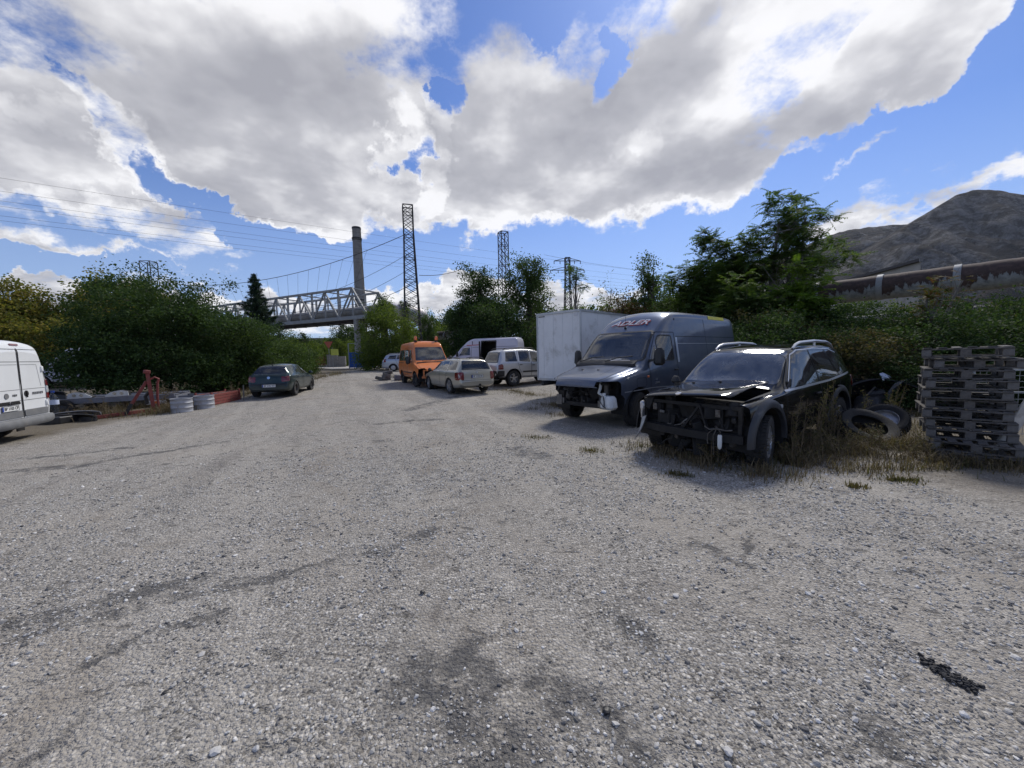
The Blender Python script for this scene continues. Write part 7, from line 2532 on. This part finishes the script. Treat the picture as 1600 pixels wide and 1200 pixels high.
curved_panel('bumper_cover', 'black plastic bumper cover on the scrap heap below the brambles', (9.0, 10.35, .35), .3, 1.7, .45, 'scrap_black')
curved_panel('bumper_cover', 'second black bumper cover thrown on its side on the scrap heap', (9.7, 10.2, .55), -.5, 1.5, .4, 'scrap_black', tilt=.8)
curved_panel('fender_panel', 'dull grey body panel lying across the scrap heap', (10.2, 10.0, .40), .1, 1.2, .5, 'scrap_grey', .2, .5)
curved_panel('plastic_sheet', 'crumpled bluish white plastic sheet on the scrap heap', (9.6, 9.95, .85), .6, .24, .13, 'sheet_blue_white', .08, .9, 'litter')
for i, (x, y) in enumerate(((8.5, 10.2), (9.3, 9.9), (10.6, 9.7), (11.2, 9.6))):
    r = random.Random(40 + i); m = MB()
    m.box((0, 0, .2), (.7, .6, .4), (r.uniform(-.3, .3), r.uniform(-.3, .3), r.random() * 3), .8, bev=.06).box((.2, .1, .42), (.4, .3, .16), (.2, .3, r.random() * 3), bev=.04)
    m.tube([(-.3, -.2, .4), (0, -.1, .6), (.3, .1, .52), (.45, .25, .3)], .025, 6)
    o = m.build('scrap_part', 'scrap_black', None, True); o.location = (x, y, 0)
    tag(o, ('black engine cover dumped near the SUV tail', 'black plastic casing in the middle of the scrap heap', 'black battery box at the scrap heap edge', 'black seat base dumped under the brambles')[i], 'scrap')


# ---- left side clutter
def drum(label, loc, s=1.0):
    t = thing('steel_drum', label, 'drum', loc, 0, None, s)
    R = .29
    prof = [(R, 0), (R + .008, .012), (R, .03), (R, .14), (R + .014, .155), (R, .17), (R, .30), (R + .014, .315), (R, .33), (R, .43), (R + .016, .445), (R + .010, .46), (R - .012, .455), (R - .012, .40)]
    MB().lathe(prof, 'z', n=32).lathe([(R, 0), (.01, 0)], 'z', n=32).build('barrel', 'drum_grey', t, True, 50)
    m = MB(); vs = [(0, 0, .45)]
    n = 16
    for k in range(1, 4):
        for i in range(n):
            a = 2 * math.pi * i / n
            vs.append((math.cos(a) * R * .95 * k / 3, math.sin(a) * R * .95 * k / 3, .45 - .03 * k + RNG.normal() * .008))
    fs = [(0, 1 + i, 1 + (i + 1) % n) for i in range(n)]
    for k in range(2):
        fs += [(1 + k * n + i, 1 + (k + 1) * n + i, 1 + (k + 1) * n + (i + 1) % n, 1 + k * n + (i + 1) % n) for i in range(n)]
    m.add(vs, fs).build('soil_fill', 'soil', t, True)
    return t


p = gpx(285, 643); drum('cut down grey steel drum nearer the red stand', (p.x, p.y, p.z - .01))
p = gpx(311, 639); drum('cut down grey steel drum nearer the red planter box', (p.x, p.y + .25, p.z - .01))


def planter():
    a = gpx(331, 634); b = gpx(379, 623)
    d = b - a; L = 1.75
    t = thing('planter_box', 'rusty red slatted planter box beside the grey drums', 'planter', (a.x, a.y, a.z), math.atan2(d.y, d.x))
    for y in (0, .5):
        for k in range(4):
            MB().box((L / 2, y, .06 + k * .105), (L, .035, .092), bev=.006).build('slat', 'red_iron', t)
    for x in (0, L):
        for k in range(4):
            MB().box((x, .25, .06 + k * .105), (.035, .46, .092), bev=.006).build('end_slat', 'red_iron', t)
    for x in (0, L):
        for y in (-.02, .52):
            MB().box((x, y, .24), (.07, .05, .5), bev=.006).build('corner_post', 'red_iron', t)
    MB().box((L / 2, .25, .36), (L - .05, .46, .05)).build('soil_fill', 'soil', t)
    o = MB().beam((0, 0, -.05), (.01, .02, .62), .035).build('wooden_stake', 'old_wood_pale')
    e = gpx(381, 626); o.location = (e.x, e.y, e.z)
    tag(o, 'short wooden stake at the end of the red planter box', 'stake')


planter()


def red_stand():
    p = gpx(240, 645)
    t = thing('red_stand', 'rusty red steel A frame stand with a black foot beside the grey drums', 'stand', (p.x, p.y, p.z), rad(44))
    MB().beam((.02, 0, 0), (-.06, 0, 1.32), .10, .10).build('main_leg', 'red_iron', t)
    MB().beam((-.50, 0, .34), (-.10, .05, 1.05), .08, .08).build('strut', 'red_iron', t)
    MB().beam((-.66, 0, .02), (-.50, 0, .36), .09, .09).build('black_foot', 'scrap_black', t)
    MB().tube([(.14, .06, .02), (.13, .06, .5), (.16, .06, .95), (.20, .05, 1.12), (.10, .03, 1.18), (-.02, .02, 1.10)], .033, 8).build('curved_bar', 'red_iron', t, True)
    MB().box((-.07, 0, 1.36), (.16, .14, .12), (0, .2, .3), bev=.02).build('head_bracket', 'red_iron', t)
    MB().box((.06, .02, .04), (.36, .3, .08), (0, 0, .2), bev=.01).build('base_plate', 'red_iron', t)
    MB().tube([(-.12, .1, .3), (-.16, .12, .55), (-.06, .1, .7)], .05, 8).build('hydraulic_jack', 'scrap_black', t, True)


red_stand()
a = gpx(145, 656); b = gpx(226, 645)
o = MB().beam((a.x, a.y, .06 + a.z), (b.x, b.y, .06 + b.z), .10, .10).build('red_beam', 'red_iron')
tag(o, 'long rusty red beam lying on the ground in front of the car trailer', 'beam')


def car_trailer():
    a = gpx(60, 655); b = gpx(225, 640)
    A = Vector((-16.9, 11.2, 0)); B = Vector((-12.0, 13.6, 0))
    d = B - A; L = d.length
    t = thing('car_trailer', 'low grey car trailer loaded with bumpers and headlamps behind the white van', 'trailer', (A.x, A.y, gz(A.x, A.y)), math.atan2(d.y, d.x))
    for y in (0, 1.7):
        MB().beam((0, y, .48), (L, y, .48), .07, .17).build('side_rail', 'rail_grey', t)
    for i in range(6):
        MB().beam((L * i / 5, 0, .45), (L * i / 5, 1.7, .45), .06, .10).build('cross_member', 'rail_grey', t)
    for y in (.35, 1.35):
        MB().box((L / 2, y, .53), (L, .42, .02)).build('ramp_plate', 'rail_grey', t)
    MB().beam((L, .3, .42), (L + 1.1, .85, .42), .06, .08).beam((L, 1.4, .42), (L + 1.1, .85, .42), .06, .08).build('drawbar', 'rail_grey', t)
    for x in (L * .36, L * .36 + .72):
        for y, sd in ((-.14, -1), (1.84, 1)):
            e = part_empty('wheel', t, (x, y, .27)); make_wheel(e, .27, .16, sd, 'rim_steel', 'steel')
        MB().beam((x, -.1, .27), (x, 1.8, .27), .06).build('axle', 'steel_dark', t)
    lb = MB().box((L - .5, -.04, .30), (.55, .05, .13), bev=.01).build('lamp_board', 'board_white', t)
    MB().box((L - .5, -.075, .30), (.16, .03, .09), bev=.01).build('lamp', 'lamp_orange', lb)
    return t, d.normalized(), A


tr, td, tA = car_trailer()


def headlamp(label, loc, rz, flip=1):
    t = thing('loose_headlamp', label, 'headlamp', loc, rz)
    pts = [(-.30, 0), (-.28, .15), (-.1, .20), (.15, .15), (.32, .03), (.3, -.01)]
    pts = [(x * flip, z) for x, z in pts]
    MB().prism(pts, 'y', .0, .16).build('housing', 'scrap_black', t)
    MB().prism([(x * .97, z * .95 + .004) for x, z in pts], 'y', -.05, -.002).build('lens', 'lamp_clear', t)
    for x in (-.12, .06):
        MB().cyl((x * flip, -.052, .09), (x * flip, -.056, .09), .05, n=14).build('reflector', 'chrome', t)
    return t


p = tA + td * 3.05; headlamp('loose glass headlamp on the car trailer next to the black bumpers', (p.x, p.y, .56 + gz(p.x, p.y)), math.atan2(td.y, td.x) - .1)
p = tA + td * 3.95; headlamp('loose glass headlamp on the car trailer nearest the red stand', (p.x, p.y + .02, .56 + gz(p.x, p.y)), math.atan2(td.y, td.x), -1)
for i, (f, w) in enumerate(((.6, 1.6), (1.7, 1.7))):
    p = tA + td * f + Vector((-td.y, td.x, 0)) * .5
    curved_panel('bumper_cover', ('black bumper cover lying on the car trailer beside the white van', 'upturned black bumper cover on the car trailer beside the headlamps')[i], (p.x, p.y, .58 + gz(p.x, p.y)), math.atan2(td.y, td.x) + .1 * i, w, .30, 'scrap_black', .25, .3 * i)
p = gpx(124, 655); curved_panel('bumper_cover', 'grey bumper cover on the ground before the car trailer', (p.x, p.y, p.z), .5, 1.1, .28, 'scrap_grey', .2, .2)
p = gpx(95, 662); curved_panel('bumper_cover', 'black bumper lying on the ground beside the plastic bottle', (p.x, p.y + .3, p.z), .3, 1.3, .25, 'scrap_black', .2, .2)


def bottle():
    p = gpx(87, 657)
    t = thing('plastic_bottle', 'large clear plastic water bottle standing by the white van bumper', 'bottle', (p.x, p.y, p.z + .02))
    s = 2.3
    MB().lathe([(q[0] * s, q[1] * s) for q in ((.0, .0), (.045, 0), (.048, .02), (.044, .08), (.048, .12), (.048, .19), (.035, .235), (.014, .265), (.014, .285))], 'z', n=20).build('bottle_body', 'bottle_plastic', t, True)
    MB().cyl((0, 0, .28 * s), (0, 0, .305 * s), .018 * s, n=12).build('cap', 'plate_blue', t)
    MB().lathe([(.0492 * s, .125 * s), (.0492 * s, .185 * s)], 'z', n=20).build('paper_label', 'sheet_blue_white', t, True)
    q = MB().box((0, 0, .1), (.6, .5, .2), bev=.02).build('upturned_crate', 'scrap_black')
    return t


bottle()

# another white van behind the hedge, seen through the leaves
for r_ in [o for o in bpy.data.objects if o.name == 'upturned_crate']:
    p = gpx(87, 662); r_.location = (p.x, p.y + .1, p.z)
    tag(r_, 'black plastic crate on the ground by the white van bumper', 'crate')
for o in [o for o in bpy.data.objects if o.name == 'plastic_bottle']:
    o.location.z += .18
src = [o for o in bpy.data.objects if o.name == 'white_high_van'][0]
o = copy_tree(src); o['label'] = 'white van parked behind the hedge, glimpsed through the leaves'
o.location = (-26.4, 24.2, .33); o.rotation_euler = (0, 0, rad(188))

# scrap engine and litter by the orange van
p = gpx(604, 594)
m = MB().box((0, 0, .22), (.55, .5, .4), (.1, .2, .4), .8, bev=.05).cyl((-.2, 0, .4), (.35, .1, .5), .12, n=12).box((-.45, .1, .12), (.5, .35, .2), (0, .3, .2), bev=.04).tube([(.2, .2, .5), (.1, .3, .7), (-.2, .2, .62)], .03, 6)
o = m.build('scrap_engine', 'engine_metal', None, True); o.location = p
tag(o, 'rusty scrap engine block on the gravel beside the orange van', 'engine')
p = gpx(623, 594)
o = MB().box((0, 0, .16), (.5, .4, .32), (0, .1, .3), bev=.03).build('scrap_box', 'scrap_grey'); o.location = p
tag(o, 'grey metal box on the gravel next to the scrap engine', 'scrap')


# ---- dry grass and weeds
def blades(name, label, regions, n, hmin, hmax, mat, seed, cat='grass', lean=.5):
    """regions: (x0, y0, x1, y1, radius, weight) capsules the blades grow in"""
    rng = np.random.default_rng(seed)
    w = np.array([r[5] for r in regions], float); w /= w.sum()
    k = rng.choice(len(regions), n, p=w)
    Rg = np.array([r[:5] for r in regions])[k]
    f = rng.random(n)
    rr = np.abs(rng.normal(size=n)) * .55
    an = rng.random(n) * 6.283
    X = Rg[:, 0] + (Rg[:, 2] - Rg[:, 0]) * f + np.cos(an) * rr * Rg[:, 4]
    Y = Rg[:, 1] + (Rg[:, 3] - Rg[:, 1]) * f + np.sin(an) * rr * Rg[:, 4]
    keep = vnoise(X * 1.9, Y * 1.9, seed) + .5 * vnoise(X * 6, Y * 6, seed + 2) > .62
    X, Y = X[keep], Y[keep]; n = len(X)
    t = np.clip((Y - 9) / 25, 0, 1)
    Z = .5 * t * t * (3 - 2 * t) + ground_relief(X, Y) - .01
    h = hmin + (hmax - hmin) * rng.random(n) ** 2
    a = rng.random(n) * 6.283
    d = np.stack([np.cos(a), np.sin(a), np.zeros(n)], 1)
    s = np.stack([-np.sin(a), np.cos(a), np.zeros(n)], 1) * (.0025 + .004 * rng.random((n, 1)))
    B = np.stack([X, Y, Z], 1)
    le = (lean * rng.random(n) * h)[:, None]
    M = B + d * le * .35 + np.array([0, 0, 1]) * (h * .55)[:, None]
    T = B + d * le + np.array([0, 0, 1]) * (h * (1 - .35 * rng.random(n) * lean))[:, None]
    q1 = np.stack([B - s, B + s, M + s * .8, M - s * .8], 1)
    q2 = np.stack([M - s * .8, M + s * .8, T + s * .15, T - s * .15], 1)
    o = quads_mesh(name, np.concatenate([q1, q2]), mat)
    kind(o, 'stuff'); tag(o, label, cat)
    return o


R1 = [(2.7, 5.6, 3.3, 4.95, .45, .6), (3.3, 5.0, 5.2, 6.3, .55, 3.0), (5.0, 6.0, 6.7, 6.2, .8, 3.5), (5.9, 5.3, 7.6, 4.6, .5, 1.6), (6.3, 6.6, 8.0, 8.6, 1.2, 2.5), (4.2, 5.0, 7.5, 5.0, .45, .8), (8.0, 9.0, 14, 8.2, 1.2, 3.0), (2.2, 6.6, 2.9, 5.5, .5, .9), (5.2, 8.6, 7.4, 10.8, 1.0, 1.5)]
blades('dry_grass', 'matted straw coloured dry grass along the cars and pallets', R1, 30000, .03, .26, 'leaf_dry', 3, lean=1.3)
blades('green_weeds', 'thin green grass mixed into the straw by the black SUV', R1, 5000, .04, .2, 'leaf_weed', 4)
R2 = [(-16.5, 9.8, -11.6, 12.6, .7, 2.5), (-11.6, 12.6, -11.6, 15.5, .7, 1.6), (-11.8, 16, -13.2, 22, .8, 1.6), (-13, 22, -14, 32, 1.0, 1.5), (-15.5, 12.5, -12.5, 15, 1.2, 2)]
blades('hedge_grass', 'dry grass and leaf litter along the foot of the left hedge', R2, 20000, .06, .42, 'leaf_dry', 5, lean=1.1)
R3 = [(-6.8, 24.2, -5.2, 21.8, .7, 1.5), (1.0, 13.2, 1.6, 11.2, .7, 1.5), (1.2, 14.2, -.4, 17.2, .8, 1.2), (-9.0, 28, -7.6, 25.0, .7, .8), (-12, 20.5, -11.5, 22.5, .5, .6), (0.5, 11.5, 1.5, 10.0, .5, .4)]
blades('verge_grass', 'sparse dry grass round the wheels of the parked cars', R3, 9000, .03, .22, 'leaf_dry', 6, lean=1.3)
R4 = [(4.6, 4.6, 4.9, 4.6, .18, 1), (3.9, 4.4, 4.1, 4.4, .12, .6), (5.4, 4.9, 5.7, 4.9, .2, .8), (6.0, 4.4, 6.2, 4.4, .15, .6), (2.1, 5.1, 2.3, 5.0, .2, .6), (1.2, 6.4, 1.4, 6.3, .3, .5), (.3, 7.6, .7, 7.5, .35, .4)]
blades('grass_tufts', 'low green tufts growing through the gravel near the black SUV', R4, 2600, .02, .09, 'leaf_weed', 7)


def weed(label, seed, h, dry=.6):
    rng = np.random.default_rng(seed)
    t = thing('tall_weed', label, 'weed', (0, 0, 0), 0, 'tall weeds along the black SUV')
    m = MB(); Q = []
    for k in range(6):
        a = rng.random() * 6.28; ln = .25 * rng.random() * h
        base = Vector((rng.normal() * .05, rng.normal() * .05, 0)); hh = h * (.55 + .45 * rng.random())
        tip = base + Vector((math.cos(a) * ln, math.sin(a) * ln, hh))
        mid = base.lerp(tip, .5) + Vector((rng.normal() * .03, rng.normal() * .03, .03))
        m.tube([base, mid, tip], [.006, .0045, .002], 5, False)
        for j in range(9):
            f = .2 + .8 * rng.random()
            p = base.lerp(mid, f * 2) if f < .5 else mid.lerp(tip, f * 2 - 1)
            b = rng.random() * 6.28
            e = p + Vector((math.cos(b), math.sin(b), .9)) * (.05 + .12 * rng.random()) * (1.3 - f)
            m.tube([p, e], [.003, .0015], 4, False)
            nn = 6
            C = np.array(p)[None] + (np.array(e) - np.array(p))[None] * rng.random((nn, 1)) + rng.normal(size=(nn, 3)) * .015
            Q.append(C)
    m.build('stem', 'dry_stem', t, True)
    C = np.concatenate(Q)
    quads_mesh('leaves', leaf_quads(C, np.full(len(C), .032), rng, 2.0, .1, .2), 'leaf_weed' if dry < .85 else 'leaf_dry', t)
    return t


wp = [weed('tall dry brown weed standing against the doors of the black SUV', 1, 1.0, .8), weed('tall grey green weed standing against the doors of the black SUV', 2, .9, .2)]
wspots = [(4.15, 5.55, .95), (4.40, 5.75, .7), (4.65, 5.9, 1.1), (4.9, 6.05, 1.0), (5.25, 6.3, 1.15), (5.1, 5.85, .7), (5.5, 6.45, .9), (3.95, 5.35, .6), (4.45, 5.45, .5), (5.35, 5.95, .5), (5.65, 5.95, .5), (5.9, 5.55, .45), (4.75, 5.45, .45), (5.75, 6.15, .55), (6.05, 5.4, .45), (5.6, 5.6, .4), (3.3, 5.25, .5), (2.85, 5.45, .55), (3.1, 5.55, .4), (5.9, 6.9, .8), (7.0, 7.4, .8), (7.9, 7.9, .9), (8.6, 8.6, .9)]
rw_ = random.Random(9)
for i, (x, y, h) in enumerate(wspots):
    k = i % 2
    o = wp[k] if i < 2 else copy_tree(wp[k])
    if i >= 13:
        o['label'] = ('tall dry brown weed in the straw beyond the black SUV', 'tall grey green weed in the straw beyond the black SUV')[k]
    o.location = (x, y, 0); o.rotation_euler = (0, 0, rw_.random() * 6.28); o.scale = (.9, .9, h)
wq = [weed('dry brown weed at the foot of the left hedge', 3, 1.0, .9)]
for i, (px, py, h) in enumerate([(262, 638, 1.0), (270, 636, .9), (256, 641, .8), (278, 633, .9), (365, 620, .7), (440, 604, .7), (200, 642, .6), (160, 648, .6), (250, 637, 1.1), (130, 652, .5)]):
    p = gpx(px, py)
    o = wq[0] if i == 0 else copy_tree(wq[0])
    o['group'] = 'dry weeds at the hedge foot'
    o.location = p; o.rotation_euler = (0, 0, rw_.random() * 6.28); o.scale = (1.3, 1.3, h)

# bits of litter and bigger stones on the gravel
for i, (px, py, s, mt, lb) in enumerate([(1587, 1029, .022, 'board_white', 'small white chip of plastic on the gravel at the yard edge'), (660, 926, .018, 'scrap_black', 'black lump of tar on the open gravel'), (1056, 932, .02, 'board_white', 'white pebble among grey gravel'),
                                     (1138, 1176, .02, 'board_white', 'angular pale stone bigger than the gravel around it'), (948, 1112, .02, 'scrap_black', 'dark stone in the brown oily patch'), (258, 1084, .016, 'scrap_black', 'dark pebble on the gravel left of the cracked asphalt'), (337, 1176, .022, 'board_white', 'pale stone at the edge of the cracked asphalt')]):
    p = gpx(px, py)
    bm = bmesh.new(); bmesh.ops.create_icosphere(bm, subdivisions=2, radius=s)
    for v in bm.verts:
        v.co *= 1 + .35 * (random.random() - .5); v.co.z *= .5
    me = bpy.data.meshes.new('stone'); bm.to_mesh(me); bm.free(); me.materials.append(MATS[mt])
    o = link('loose_stone', me); o.location = (p.x, p.y, p.z + s * .3); tag(o, lb, 'stone')
# broken tar patch on the right
rt = random.Random(3)
a = gpx(1448, 1036); b = gpx(1520, 1076)
m = MB()
for i in range(70):
    f = rt.random(); p = a.lerp(b, f) + Vector((rt.gauss(0, .028), rt.gauss(0, .028), 0))
    m.box((p.x, p.y, .003), (rt.uniform(.008, .026), rt.uniform(.008, .022), .012), (rt.random() * .5, rt.random() * .5, rt.random() * 3))
pmat('tar', (.03, .03, .032), .9, var=.4, vscale=30)
o = kind(m.build('tar_crumbs', 'tar'), 'stuff'); tag(o, 'patch of broken black tar crumbs on the gravel', 'tar')
# ------------------------------------------------------------------ the air between here and the mountains
def haze():
    m = bpy.data.materials.new('haze_air'); m.use_nodes = True
    g = Graph(m.node_tree)
    out = g.n('ShaderNodeOutputMaterial')
    v = g.n('ShaderNodeVolumePrincipled', {'Color': (.72, .82, 1.0, 1), 'Density': 0.00003, 'Anisotropy': 0.3})
    g.t.links.new(v.outputs[0], out.inputs['Volume'])
    MATS['haze_air'] = m
    xs = [o for o in bpy.data.objects if o.type == 'MESH']
    o = MB().box((0, 0, 408), (6400, 6400, 824)).build('haze', 'haze_air')
    kind(o, 'stuff'); tag(o, 'thin blue haze in the air before the mountains', 'haze')


haze()
